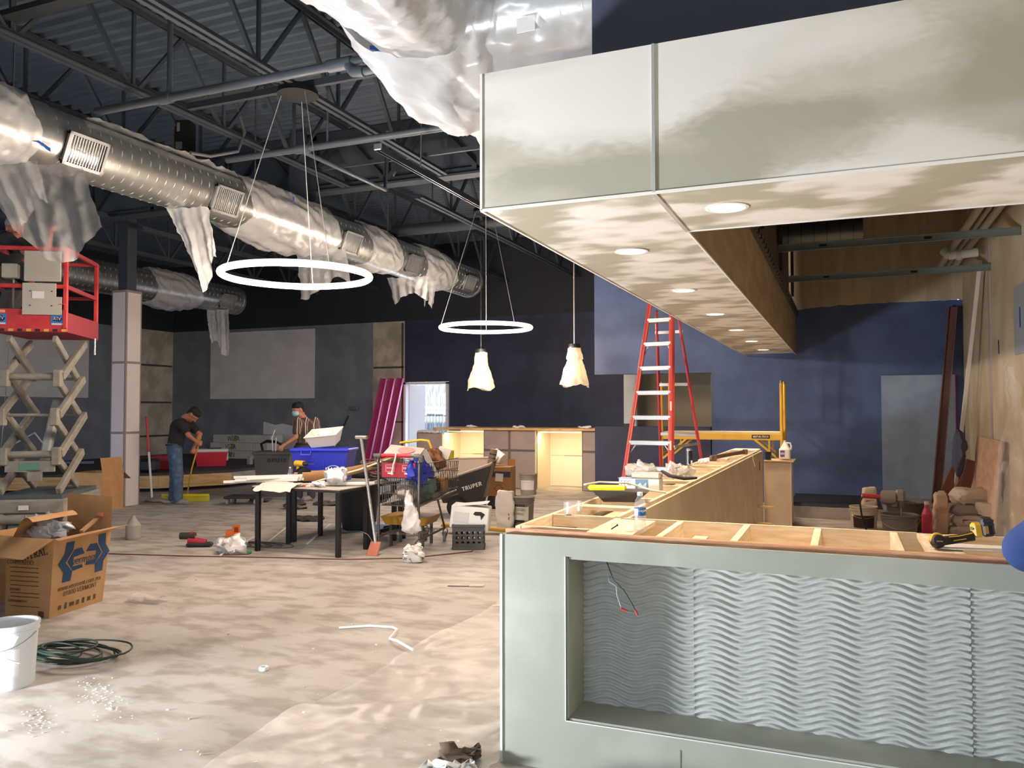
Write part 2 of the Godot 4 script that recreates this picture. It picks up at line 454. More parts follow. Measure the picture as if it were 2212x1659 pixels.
	put(B.new().box(V(-3.29, 4.04, -14.9), V(2.18, 3.5, 0.2)).box(V(-0.2, 1.7, -14.9), V(4.0, 3.4, 0.2)), "blue_paint", blue, p)
	put(B.new().box(V(-3.3, 0.66, -14.95), V(2.16, 1.3, 0.3)), "half_wall", navy, p)
	# bare upper strip with a ragged paint line
	var line := [Vector2(-2.2, 2.35)]
	for i in 30: line.append(Vector2(-0.76 + i * 0.0883, (3.34 + 0.06 * minf(1.0, i / 8.0) + rnd(-0.012, 0.012))))
	line.append(Vector2(1.8, 5.8)); line.append(Vector2(-2.2, 5.8))
	put(B.new().prism([Vector2(-2.2, 3.36)] + line.slice(1), 0.01, XF(V(0, 0, -14.795))), "unpainted_board", nm("tanboard", ntex(0.01, [[0.3, "#b3a48c"], [0.7, "#c4b59b"]], 15), V(1.2, 0.3, 1.2), 0.8), p)
	put(B.new().box(V(-4.1, 1.8, -16.45), V(0.25, 1.9, 0.12)), "wall_end", primer, p)
	put(B.new().box(V(-3.0, 2.3, -17.0), V(2.2, 4.6, 0.1)), "inner_wall", c("#94846c"), p)
	put(B.new().box(V(-2.19, 1.3, -15.8), V(0.1, 2.4, 1.6)), "inner_return", c("#8c8757"), p)
	put(B.new().box(V(-3.75, 1.31, -14.79), V(0.12, 0.11, 0.02)), "outlet_plate", c("#24262c", 0.5), p)
	struct(B.new().box(V(0.5, 0.085, -13.85), V(2.6, 0.17, 1.9)), "trim_slab", nm("slabc", ntex(0.012, [[0.3, "#8f8a86"], [0.7, "#b3aca4"]], 16), V(0.5, 0.5, 0.5), 0.45), "low concrete step along the blue wall")
	one(B.new().box(V(0, 0.004, 0), V(1.3, 0.008, 1.86)), "floor_mat", c("#1f2232", 0.8), "dark sheet lying on the concrete step against the blue wall", "sheet", V(-0.14, 0.171, -13.86))
	var dp := thing("board_panel", "pale grey blue plasterboard panel closing the doorway in the blue wall", "panel", V(1.12, 0.17, -14.76))
	put(B.new().box(V(0, 1.0, 0), V(1.08, 2.03, 0.03)), "board", nm("paleblue", ntex(0.01, [[0.3, "#8797ac"], [0.7, "#93a3b6"]], 18), V(0.5, 0.5, 0.5), 0.7), dp)
	put(B.new().box(V(0.545, 1.0, 0), V(0.012, 2.03, 0.034)), "edge_strip", c("#c2508e", 0.6), dp)

func joist(x: float, z0: float, z1: float, yb: float, label: String) -> void:
	var steel := c("#444c55", 0.5, 0.2)
	var o := thing("roof_joist", label, "joist", V(x, yb, 0), 0, "open web roof joists")
	var yt := 0.84
	var top := B.new()
	var bot := B.new()
	for s in [-1, 1]:
		bot.box(V(s * 0.045, 0.0, (z0 + z1) / 2), V(0.05, 0.012, absf(z1 - z0)))
		bot.box(V(s * 0.022, 0.03, (z0 + z1) / 2), V(0.008, 0.06, absf(z1 - z0)))
		top.box(V(s * 0.045, yt + 0.05, (z0 + z1) / 2), V(0.06, 0.012, absf(z1 - z0)))
		top.box(V(s * 0.022, yt + 0.02, (z0 + z1) / 2), V(0.008, 0.06, absf(z1 - z0)))
	put(top, "top_chord", steel, o)
	put(bot, "bottom_chord", steel, o)
	var z := -3.48
	while z > z1:
		if z < z0:
			if z + 0.62 < z0: put(B.new().bar(V(0, yt, z + 0.66), V(0, 0.03, z + 0.05), 0.035, 0.045, Vector3.RIGHT), "web_diagonal", steel, o)
			put(B.new().bar(V(0, yt, z), V(0, 0.03, z), 0.035, 0.03, Vector3.RIGHT), "web_post", steel, o)
			if z - 0.62 > z1: put(B.new().bar(V(0, 0.03, z - 0.05), V(0, yt, z - 0.66), 0.035, 0.045, Vector3.RIGHT), "web_diagonal", steel, o)
		z -= 1.312

func ceiling_steel() -> void:
	var k := ["over the lit bar side", "right above the ring pendants", "just right of the silver duct", "left of the silver duct", "near the white clad column", "beyond the white clad column", "farthest to the left"]
	var xs := [-3.52, -5.12, -6.72, -8.32, -9.92, -11.52, -13.12]
	for i in xs.size(): joist(xs[i], -3.15, -9.95, 4.9, "dark steel roof truss, " + k[i])
	for i in 6: joist([-3.9, -5.7, -7.5, -9.3, -11.1, -12.9][i], -10.3, -17.9, 4.72, "dark roof truss in the far bay, number %s from the bar side" % ["one", "two", "three", "four", "five", "six"][i])
	var steel := c("#444c55", 0.5, 0.2)
	var g := thing("girder", "dark steel girder truss crossing the hall where the near joists end", "girder", V(0, 0, -10.1))
	put(B.new().box(V(-8.5, 4.9, 0), V(13.6, 0.03, 0.22)).box(V(-8.5, 4.96, 0), V(13.6, 0.1, 0.03)), "bottom_chord", steel, g)
	put(B.new().box(V(-8.5, 5.73, 0), V(13.6, 0.1, 0.16)), "top_chord", steel, g)
	for i in 9:
		var x := -2.4 - i * 1.5
		put(B.new().bar(V(x, 5.72, 0), V(x - 0.72, 4.97, 0), 0.07, 0.05, Vector3.FORWARD), "web_diagonal", steel, g)
		put(B.new().bar(V(x - 0.75, 4.97, 0), V(x - 1.45, 5.72, 0), 0.07, 0.05, Vector3.FORWARD), "web_diagonal", steel, g)
		put(B.new().bar(V(x - 0.73, 4.95, 0), V(x - 0.73, 5.72, 0), 0.07, 0.05, Vector3.FORWARD), "web_post", steel, g)
	struct(B.new().box(V(-8.5, 5.38, -10.24), V(13.8, 0.8, 0.06)), "wall_fascia", c("#4a525c", 0.7), "dark fascia behind the girder")
	var st := thing("steel_post", "dark steel post piece hanging from the girder behind the silver duct", "post", V(-7.45, 0, -9.9))
	put(B.new().box(V(0, 5.2, 0.13), V(0.3, 1.1, 0.02)).box(V(0, 5.2, -0.13), V(0.3, 1.1, 0.02)).box(V(0, 5.2, 0), V(0.02, 1.1, 0.26)), "flange", steel, st)
	# sprinkler pipes
	var pm := c("#59626c", 0.4, 0.1)
	var p := thing("sprinkler_pipe", "grey sprinkler pipe with a tee, nearest of the pipes across the joists", "pipe", V(0, 4.75, -6.08), 0, "sprinkler pipes")
	put(B.new().tube([V(-7.2, 0, 0), V(-3.2, 0, 0)], 0.042, 12), "run", pm, p)
	put(B.new().tube([V(-6.33, 0, 0), V(-6.18, 0, 0)], 0.055, 12), "coupling", pm, p)
	put(B.new().tube([V(-4.3, 0, 0), V(-4.05, 0, 0)], 0.058, 12).tube([V(-4.1, 0, 0), V(-4.02, -0.1, 0.02), V(-3.9, -0.12, 0.03)], 0.05, 10), "coupling", pm, p)
	put(B.new().tube([V(-3.9, -0.12, 0.03), V(-3.2, -0.12, 0.03)], 0.036, 10), "branch", pm, p)
	put(B.new().tube([V(-6.2, 0, 0), V(-6.2, 0.85, 0)], 0.028, 10), "riser", pm, p)
	p = thing("sprinkler_pipe", "grey sprinkler pipe with a side branch, second across the joists", "pipe", V(0, 4.75, -7.9), 0, "sprinkler pipes")
	put(B.new().tube([V(-7.1, 0, 0), V(-3.15, 0, 0)], 0.04, 12), "run", pm, p)
	for x in [-5.95, -3.72]:
		put(B.new().tube([V(x - 0.1, 0, 0), V(x + 0.1, 0, 0)], 0.056, 12), "coupling", pm, p)
		put(B.new().tube([V(x, -0.03, -0.02), V(x + 0.35, -0.2, -1.3), V(x + 0.36, 0.6, -1.35)], 0.03, 8), "branch", pm, p)
	put(B.new().tube([V(-5.6, 0.0, 0), V(-5.6, 0.9, 0)], 0.014, 6), "hanger_rod", pm, p)
	p = one(B.new().bar(V(-6.6, 0, 0), V(-3.1, 0, 0), 0.05, 0.07), "bridging_angle", steel, "flat grey angle iron running across the joists above the ring canopy", "beam", V(0, 4.95, -6.75))
	one(B.new().bar(V(-6.9, 0, 0), V(-3.1, 0, 0), 0.04, 0.05), "bridging_angle", steel, "thin angle iron across the joists, higher than the second sprinkler pipe", "beam", V(0, 5.0, -9.35))
	one(B.new().bar(V(-8.5, 0, 0), V(-4.5, 0, 0), 0.14, 0.05), "bridging_angle", c("#3a3f42", 0.35, 0.3), "wide dark strut crossing the top left corner of the roof", "beam", V(0, 5.06, -4.75))
	p = thing("painted_pipe", "thick dark painted pipe hanging across the far bay", "pipe", V(0, 4.85, -12.6))
	put(B.new().tube([V(-7.5, 0, 0), V(-2.5, 0, 0)], 0.1, 14), "run", c("#3c424a", 0.5), p)
	for x in [-6.7, -5.4, -4.2]: put(B.new().tube([V(x, 0.08, 0), V(x, 1.0, 0)], 0.012, 6), "hanger_rod", steel, p)
	p = thing("strut_channel", "slim shiny strut channel hung on one rod below the joists", "channel", V(-4.35, 4.3, 0))
	put(B.new().box(V(0, 0, -8.5), V(0.05, 0.045, 3.0)).box(V(-0.02, -0.03, -8.5), V(0.012, 0.03, 3.0)).box(V(0.02, -0.03, -8.5), V(0.012, 0.03, 3.0)), "channel", c("#5c6066", 0.3, 0.8), p)
	put(B.new().box(V(0, 0.0, -7.0), V(0.09, 0.07, 0.02), Transform3D.IDENTITY, 0.01), "end_cap", c("#b8babd", 0.3, 0.8), p)
	put(B.new().tube([V(0, 0.02, -7.9), V(0.02, 1.45, -7.9)], 0.008, 6), "hanger_rod", c("#9a9ea3", 0.3, 0.8), p)
	p = thing("heater_box", "dark hanging equipment box with two pale plates up in the joists", "box", V(-8.26, 5.05, -8.38), 22)
	put(B.new().box(V(0, 0.25, 0), V(0.22, 0.5, 0.2), Transform3D.IDENTITY, 0.01), "box_body", c("#24211f", 0.4), p)
	put(B.new().box(V(-0.05, 0.4, 0.102), V(0.04, 0.12, 0.004)), "pale_plate", c("#8d8a80"), p)
	put(B.new().box(V(-0.04, 0.15, 0.102), V(0.09, 0.1, 0.004), Transform3D.IDENTITY, 0.001), "pale_plate", c("#7d7a70"), p)
	p = thing("cable_loop", "thin cable sagging in a loop below the joist left of the ring canopy", "cable", V(-6.72, 0, 0))
	put(B.new().tube([V(-0.05, 5.5, -7.6), V(0.02, 5.0, -7.75), V(0.05, 4.72, -7.6), V(0, 4.55, -7.2), V(0, 4.5, -6.9)], 0.02, 8), "cable", c("#565b60", 0.6), p)

func duct_run(o: Node3D, z0: float, z1: float, r: float, m: Material, step := 0.125, alongx := false) -> void:
	var tub := B.new()
	var n := int(absf(z1 - z0) / 0.5)
	var prof := []
	var pts := []
	for i in n + 1: pts.append(V(lerpf(z0, z1, float(i) / n), 0, 0) if alongx else V(0, 0, lerpf(z0, z1, float(i) / n)))
	tub.tube(pts, r, 36)
	put(tub, "duct_wall", m, o)
	# spiral lock seam
	var turns := int(absf(z1 - z0) / step)
	var sp := []
	for i in turns * 14 + 1:
		var t := float(i) / (turns * 14)
		var an := TAU * turns * t
		var l := lerpf(z0, z1, t)
		sp.append(V(l, cos(an) * r, sin(an) * r) if alongx else V(cos(an) * r, sin(an) * r, l))
	put(B.new().tube(sp, 0.006, 5), "spiral_seam", c("#dfe0de", 0.35, 0.4), o)

func grille(o: Node3D, z: float, r: float, an: float) -> void:
	# a louvred register on the flank of a duct that runs along z
	var g := Node3D.new()
	g.name = "grille"
	o.add_child(g, true)
	g.transform = Transform3D(Basis(Vector3(0, 0, 1), Vector3(-sin(an), cos(an), 0), Vector3(cos(an), sin(an), 0)) * Basis.from_scale(Vector3(-1, 1, -1)) if false else Basis(Vector3(0, 0, -1), Vector3(-sin(an), cos(an), 0), Vector3(cos(an), sin(an), 0)), V(cos(an) * r * 0.99, sin(an) * r * 0.99, z))
	var m := c("#8b8e8f", 0.4, 0.6)
	put(B.new().box(V(0, 0.15, 0.02), V(0.46, 0.03, 0.03)).box(V(0, -0.15, 0.02), V(0.46, 0.03, 0.03)).box(V(-0.215, 0, 0.02), V(0.03, 0.33, 0.03)).box(V(0.215, 0, 0.02), V(0.03, 0.33, 0.03)), "grille_frame", m, g)
	put(B.new().box(V(0, 0, -0.03), V(0.44, 0.3, 0.01)), "grille_back", c("#1d1f20"), g)
	var lv := B.new()
	for i in 13: lv.box(V(-0.186 + i * 0.031, 0, 0.02), V(0.011, 0.28, 0.006), Transform3D(Basis(Vector3.UP, 0.0), Vector3.ZERO))
	for i in 5: lv.box(V(0, -0.12 + i * 0.06, 0.008), V(0.42, 0.006, 0.01))
	put(lv, "louvre", c("#aaadad", 0.35, 0.6), g)

func sleeve(at: Vector3, z0: float, z1: float, r: float, sag: float, sd: int, label: String, a := 0.5, open0 := 0.0, group := "") -> void:
	# a loose plastic sleeve round a duct that runs along z
	var b := sheet(int(absf(z1 - z0) / 0.035) + 4, 80, func(u: float, w: float) -> Vector3:
		var an := TAU * w
		var rr := r * (1.06 + 0.05 * sin(u * PI)) + 0.018 * sin(an * 11.0 + u * 14.0 + 2.0 * sin(u * 9.0)) * sin(u * PI)
		var y := sin(an) * rr
		if y < 0.0: y *= 1.0 + sag * sin(u * PI)
		return V(cos(an) * rr, y, lerpf(z0, z1, u) + open0 * sin(an * 2.0)), 0.028, 3.8, sd, true)
	one(b, "plastic_wrap", film(a), label, "plastic sheet", at, 0, group)

func flap(at: Vector3, w: float, h: float, yaw: float, sd: int, label: String, taper := 0.4, a := 0.5, lean := 0.1) -> void:
	var b := sheet(int(h / 0.025) + 4, int(w / 0.025) + 4, func(u: float, q: float) -> Vector3:
		var ww := w * (1.0 - taper * u)
		var edge := h * (1.0 - 0.22 * sin(q * 5.0 + sd) - 0.1 * q)
		return V((q - 0.5) * ww + lean * u * h, -u * edge, (0.035 * sin(q * 13.0 + sd) + 0.02 * sin(q * 29.0 + u * 2.0 + sd)) * (0.35 + u)), 0.022, 4.0, sd)
	one(b, "plastic_flap", film(a), label, "plastic sheet", at, yaw)

func tape(at: Vector3, l: float, yaw: float, roll: float, label: String) -> void:
	var b := sheet(10, 3, func(u: float, q: float) -> Vector3: return V((u - 0.5) * l, 0.02 * sin(u * 5.0), (q - 0.5) * 0.05), 0.004, 8.0, 3)
	var o := one(b, "blue_tape", c("#2f6fd6", 0.6), label, "tape", at)
	o.rotation = Vector3(deg_to_rad(60), deg_to_rad(yaw), deg_to_rad(roll))

func ducts() -> void:
	var galv := nm("galv", ntex(0.02, [[0.2, "#a3a6a4"], [0.5, "#aaada9"], [0.8, "#b2b4b1"]], 41), V(1.4, 1.4, 1.4), 0.3, true, null, 0, 0.85)
	var o := thing("spiral_duct", "long silver spiral duct crossing the hall with louvred grilles", "duct", V(-7.25, 4.3, 0))
	duct_run(o, -3.3, -15.2, 0.31, galv)
	put(B.new().tube([V(0, 0, -5.2), V(0, 0, -5.42)], 0.325, 36), "collar", galv, o)
	put(B.new().tube([V(0, 0, -15.22), V(0, 0, -15.28)], 0.325, 36), "end_rim", galv, o)
	for z in [-5.75, -7.74, -10.45, -12.4, -14.7]: grille(o, z, 0.31, -0.38)
	put(B.new().box(V(0.29, -0.14, -5.32), V(0.012, 0.1, 0.09), XF(Vector3.ZERO)), "sticker", c("#e8e6e0"), o)
	for z in [-5.2, -8.6, -12.0]: put(B.new().tube([V(0.0, 0.3, z), V(0.0, 1.5, z)], 0.01, 6), "hanger_rod", c("#6a6f74", 0.4, 0.6), o)
	sleeve(V(-7.25, 4.3, 0), -3.4, -5.2, 0.34, 0.35, 5, "plastic bag wrapped round the near left end of the long silver duct", 0.45, 0.06)
	sleeve(V(-7.25, 4.3, 0), -8.1, -10.05, 0.34, 0.3, 8, "plastic sleeve bunched round the long duct behind the near ring lamp", 0.4, 0.1)
	sleeve(V(-7.25, 4.3, 0), -10.95, -11.9, 0.33, 0.05, 11, "short torn plastic sleeve on the long duct between two grilles", 0.3, 0.12)
	sleeve(V(-7.25, 4.3, 0), -12.8, -14.0, 0.33, 0.15, 14, "plastic sleeve near the far end of the long duct", 0.38, 0.1)
	flap(V(-7.1, 3.96, -5.3), 0.85, 0.8, 35, 21, "big torn plastic flap hanging over the red lift from the near duct", 0.1, 0.33, 0.3)
	flap(V(-7.3, 4.05, -5.1), 0.6, 0.6, 50, 29, "narrow fold of plastic hanging beside the big flap under the duct", 0.5, 0.36, 0.45)
	flap(V(-7.1, 4.0, -7.25), 0.5, 0.85, 20, 22, "pointed plastic flap hanging from the middle of the long duct", 0.6, 0.5, 0.3)
	flap(V(-7.2, 4.02, -10.0), 0.8, 0.62, 10, 23, "torn plastic flap with a hole hanging behind the near ring lamp", 0.0, 0.4, 0.1)
	flap(V(-7.2, 4.0, -12.6), 0.8, 0.4, 10, 24, "wide plastic flap under the far part of the long duct", 0.3, 0.4, 0.1)
	flap(V(-7.1, 4.0, -13.2), 0.3, 0.45, 10, 25, "small twisted plastic tail under the far part of the long duct", 0.5, 0.4, 0.0)
	# plastic strip lying along the top of the long duct
	one(sheet(60, 6, func(u: float, w: float) -> Vector3: return V(0.12 + (w - 0.5) * 0.28, 0.315 - 0.05 * absf(w - 0.3), lerpf(-5.9, -8.2, u)), 0.05, 3.0, 33), "plastic_strip", film(0.35), "thin plastic strip draped along the top of the long silver duct", "plastic sheet", V(-7.25, 4.3, 0))
	tape(V(-6.93, 4.12, -5.25), 0.2, 60, -20, "strip of blue tape on plastic over the red lift")
	tape(V(-6.95, 4.5, -9.0), 0.3, 70, -60, "strip of blue tape on the plastic sleeve of the long duct")
	# lower duct at the left
	o = thing("spiral_duct", "lower silver duct ending over the stage, behind the white clad column", "duct", V(-13.5, 4.25, 0))
	duct_run(o, -10.0, -15.3, 0.32, galv)
	put(B.new().tube([V(0, 0, -15.3), V(0, 0, -15.36)], 0.335, 30), "end_rim", galv, o)
	grille(o, -14.75, 0.32, -0.3)
	sleeve(V(-13.5, 4.25, 0), -12.6, -13.9, 0.35, 0.2, 17, "plastic sleeve round the lower duct over the stage", 0.4, 0.06)
	flap(V(-13.35, 3.95, -14.6), 0.55, 0.95, 15, 26, "crumpled plastic rag hanging from the end of the lower duct", 0.2, 0.45, 0.1)
	# white wrapped tee at the top
	o = thing("spiral_duct", "bright spiral duct tee under clear plastic at the top of the picture", "duct", V(-2.8, 4.62, 0))
	var bright := nm("galvb", ntex(0.02, [[0.3, "#c3c7c8"], [0.7, "#d2d6d6"]], 42), V(1.2, 1.2, 1.2), 0.24, true, null, 0, 0.75)
	duct_run(o, -0.6, -9.0, 0.33, bright, 0.16)
	var br := Node3D.new()
	br.name = "branch_duct"
	o.add_child(br, true)
	br.position = V(0, 0, -5.55)
	duct_run(br, 0.1, 2.6, 0.33, bright, 0.16, true)
	sleeve(V(-2.82, 4.6, 0), -0.7, -5.1, 0.42, 0.15, 41, "white plastic sleeve on the duct run above the camera", 0.55, 0.1)
	sleeve(V(-2.82, 4.6, 0), -4.9, -6.4, 0.48, 0.45, 44, "baggy white plastic gathered round the duct tee", 0.6, 0.2)
	sleeve(V(-2.8, 4.6, 0), -6.2, -8.6, 0.42, 0.6, 47, "sagging white plastic sleeve behind the soffit corner", 0.6, 0.05)
	var b := sheet(40, 40, func(u: float, w: float) -> Vector3:
		var an := TAU * w
		var rr := 0.36 + 0.025 * sin(an * 8.0 + u * 11.0)
		var y := sin(an) * rr
		if y < 0.0: y *= 1.0 + 0.25 * (1.0 - u)
		return V(lerpf(0.1, 2.5, u), y, cos(an) * rr), 0.035, 3.5, 51, true)
	one(b, "plastic_wrap", film(0.3), "clear plastic sleeve on the branch duct beside the dark wall", "plastic sheet", V(-2.8, 4.6, -5.55))
	tape(V(-3.22, 4.42, -4.62), 0.12, 40, -40, "strip of blue tape near the top end of white plastic")
	tape(V(-3.2, 4.3, -5.15), 0.16, 40, -30, "strip of blue tape at the lower fold of white plastic")
	one(B.new().box(Vector3.ZERO, V(0.14, 0.11, 0.01)), "paper_tag", c("#f1f1ee"), "white paper tag under clear plastic on the branch duct", "tag", V(-2.05, 4.36, -5.26), 0)

func lamps() -> void:
	var black := c("#141414", 0.5)
	var wire := c("#c9c9c6", 0.4, 0.5)
	var warm := "#ffe7d3"
	var rings := [[V(-5.13, 2.99, -6.72), 4.84, "larger looking glowing ring pendant hanging nearer the camera", 0.735, 11.0], [V(-5.37, 2.96, -11.95), 4.84, "farther glowing ring pendant above the wrapped lamps", 0.735, 10.0]]
	for q in rings:
		var at: Vector3 = q[0]
		var o := thing("ring_pendant", q[2], "pendant lamp", at, 0, "ring pendants")
		var pts := []
		var r: float = q[3]
		for i in 72: pts.append(V(cos(TAU * i / 72) * r, 0, sin(TAU * i / 72) * r))
		put(B.new().tube(pts, 0.034, 10, true), "light_ring", glow(warm, 2.6), o)
		var up: float = q[1] - at.y
		if at.z < -10.0: put(B.new().tube([V(0, up + 0.05, 0), V(0, 5.78 - at.y, 0)], 0.012, 8), "mount_rod", black, o)
		put(B.new().lathe([[0.0, up + 0.09], [0.16, up + 0.09], [0.2, up + 0.06], [0.2, up + 0.06], [0.21, up], [0.21, up], [0.0, up - 0.005]], Transform3D.IDENTITY, 40), "canopy", black, o)
		for an in [2.75, 0.5, 4.3]:
			put(B.new().tube([V(cos(an) * 0.17, up, sin(an) * 0.17), V(cos(an) * r, 0.03, sin(an) * r)], 0.0045, 5), "suspension_wire", wire, o)
		for i in 6: omni(V(cos(TAU * i / 6) * r, -0.09, sin(TAU * i / 6) * r), q[4] / 6.0, warm, 0.05, o)
	# two pendants wrapped in plastic
	for q in [[V(-6.05, 2.02, -13.25), "left wrapped glass pendant lamp below the farther ring", 0.9, 3], [V(-4.3, 2.06, -13.3), "right wrapped glass pendant lamp hanging on a pale rod", 1.0, 6]]:
		var o := thing("wrapped_pendant", q[1], "pendant lamp", q[0], 0, "wrapped pendants")
		var sd0: int = q[3]
		put(B.new().tube([V(0, 0.68, 0), V(0, 3.75, 0)], 0.006 if sd0 == 3 else 0.011, 8), "rod", c("#4a4846" if sd0 == 3 else "#b9b6b2", 0.4, 0.4), o)
		put(B.new().lathe([[0.0, 0.7], [0.1, 0.7], [0.11, 0.66], [0.11, 0.66], [0.11, 0.63], [0.0, 0.63]]), "cap", black, o)
		put(B.new().lathe([[0.012, 0.34], [0.05, 0.3], [0.062, 0.24], [0.04, 0.17], [0.0, 0.15]], Transform3D.IDENTITY, 16), "bulb", glow("#ffd59a", 2.5), o)
		var sd: int = q[3]
		var sw: float = q[2]
		var b := sheet(24, 48, func(u: float, w: float) -> Vector3:
			var an := TAU * w
			var rr := lerpf(0.105, 0.12, minf(u * 3.0, 1.0)) if u < 0.33 else lerpf(0.12, 0.25, pow((u - 0.33) / 0.67, 0.75))
			if sw > 0.95 and u < 0.33: rr = lerpf(0.105, 0.15, u * 3.0)
			rr *= 1.0 + 0.05 * sin(an * 11.0 + sd) * u
			var drop := 0.03 * sin(an * 3.0 + sd) * (1.0 if u > 0.9 else 0.0)
			return V(cos(an) * rr, 0.64 - 0.66 * u + drop, sin(an) * rr), 0.02, 5.0, sd, true)
		var pm := StandardMaterial3D.new()
		pm.albedo_color = Color(0.95, 0.93, 0.88, 0.8); pm.roughness = 0.5; pm.transparency = BaseMaterial3D.TRANSPARENCY_ALPHA
		pm.backlight_enabled = true; pm.backlight = Color(0.95, 0.9, 0.8)
		put(b, "plastic_cover", pm, o)
		omni(V(0, 0.24, 0), 0.1, "#ffd6a0", 0.05, o)

func soffit() -> void:
	var skimA := ntex(0.005, [[0.3, "#aeaa98"], [0.44, "#c6c1b2"], [0.55, "#dfdad0"], [0.7, "#ebe7e0"]], 52, 512, FastNoiseLite.TYPE_SIMPLEX_SMOOTH, 3, 60)
	var sk := nm("skimcoat", skimA, V(0.16, 0.42, 0.3), 0.7)
	var sku := nm("skimcoat2", skimA, V(0.55, 0.3, 0.8), 0.7)
	var o := thing("drywall_soffit", "white skim coated plasterboard soffit hanging over the bar with downlights", "soffit", V(0, 0, 0))
	var y0 := 2.57
	var y1 := 3.228
	var zf := -3.475
	put(B.new().box(V(-1.172, 2.9, zf - 0.008), V(0.824, 0.658, 0.016)), "front_board", sk, o)
	put(B.new().box(V(0.517, 2.9, zf - 0.008), V(2.544, 0.658, 0.016)), "front_board", sk, o)
	put(B.new().box(V(-1.576, 2.9, -8.95), V(0.016, 0.658, 10.9)), "side_board", sk, o)
	for i in 9:
		var za := -3.492 - 1.2 * i
		var zb := maxf(za - 1.194, -14.75)
		if za < -14.7: break
		put(B.new().box(V(-1.165, y0 + 0.008, (za + zb) / 2), V(0.806, 0.016, za - zb)), "underside_board", sku, o)
	put(B.new().box(V(0.517, y0 + 0.006, -3.885), V(2.544, 0.016, 0.79)), "underside_board", sku, o)
	put(B.new().box(V(0.517, 2.9, -4.29), V(2.544, 0.658, 0.016)), "back_board", c("#8f7f66", 0.85), o)
	for i in 4: put(B.new().box(V(-0.757, 2.905, -4.3 - 2.6 * i - 1.3), V(0.016, 0.66, 2.594)), "inner_board", nm("tanface", ntex(0.01, [[0.3, "#a08d72"], [0.7, "#ad9a7e"]], 53), V(0.5, 1.5, 0.5), 0.8), o)
	put(B.new().box(V(-1.16, 3.22, -9.1), V(0.82, 0.012, 11.2)).box(V(0.5, 3.22, -3.88), V(2.5, 0.012, 0.8)), "top_board", c("#8f7f66", 0.85), o)
	# metal corner beads
	var bead := c("#d2d3d2", 0.35, 0.5)
	put(B.new().box(V(-0.755, 2.9, zf + 0.003), V(0.014, 0.658, 0.008)), "corner_bead", bead, o)
	put(B.new().box(V(-0.755, y0 - 0.003, -3.885), V(0.02, 0.008, 0.81)), "corner_bead", bead, o)
	put(B.new().bar(V(-1.584, y0, zf), V(1.79, y0, zf), 0.012, 0.012), "edge_bead", c("#efece6"), o)
	put(B.new().bar(V(-1.584, y0, zf), V(-1.584, y0, -14.75), 0.012, 0.012), "edge_bead", c("#efece6"), o)
	put(B.new().bar(V(-1.584, y0, zf), V(-1.584, y1, zf), 0.012, 0.012), "edge_bead", c("#efece6"), o)
	put(B.new().bar(V(-0.755, y0, -4.3), V(1.79, y0, -4.3), 0.01, 0.01), "edge_bead", c("#efece6"), o)
	put(B.new().bar(V(-0.755, y0, -4.3), V(-0.755, y0, -14.75), 0.01, 0.01), "edge_bead", c("#efece6"), o)
	put(B.new().box(V(-0.86, 4.5, -9.5), V(0.016, 2.46, 10.4)), "upper_board", c("#6f6558", 0.85), o)
	# steel track along the open inner edge, with studs
	put(B.new().box(V(-0.72, 3.26, -9.5), V(0.05, 0.07, 10.3)), "steel_track", c("#70706e", 0.4, 0.7), o)
	var fl := B.new()
	for i in 40: fl.box(V(-0.695, 3.24, -4.6 - i * 0.25), V(0.03, 0.05, 0.12))
	put(fl, "track_flange", c("#5c5c5b", 0.4, 0.7), o).set_meta("kind", "stuff")
	# downlights
	var spots := [V(-0.494, 0, -3.853)]
	for i in 6: spots.append(V(-1.163, 0, -4.706 - 1.711 * i))
	var nth := ["in the short front leg of the soffit", "nearest the camera in the long soffit leg", "second along the long soffit leg", "third along the long soffit leg", "fourth along the long soffit leg", "fifth along the long soffit leg", "last in the long soffit leg, by the blue wall"]
	for i in spots.size():
		var d := thing("downlight", "round lit recessed downlight " + nth[i], "downlight", V(spots[i].x, y0, spots[i].z), 0, "soffit downlights")
		put(B.new().lathe([[0.095, -0.001], [0.1, -0.006], [0.085, -0.008], [0.08, -0.004]], Transform3D.IDENTITY, 32), "trim_ring", c("#f3f0ea"), d)
		put(B.new().lathe([[0.0, -0.006], [0.083, -0.006]], Transform3D.IDENTITY, 32), "lens_glow", glow("#ffe3c4", 3.2), d)
		spot(V(0, -0.02, 0), V(0, -1, 0), 3.4, "#ffe0c2", 68.0, 0.08, d)
	# dark wall above
	struct(B.new().box(V(0.32, 4.515, -4.0), V(2.96, 2.57, 0.2)), "wall_bulkhead", c("#4a4f66", 0.6), "dark blue grey wall rising above the soffit")

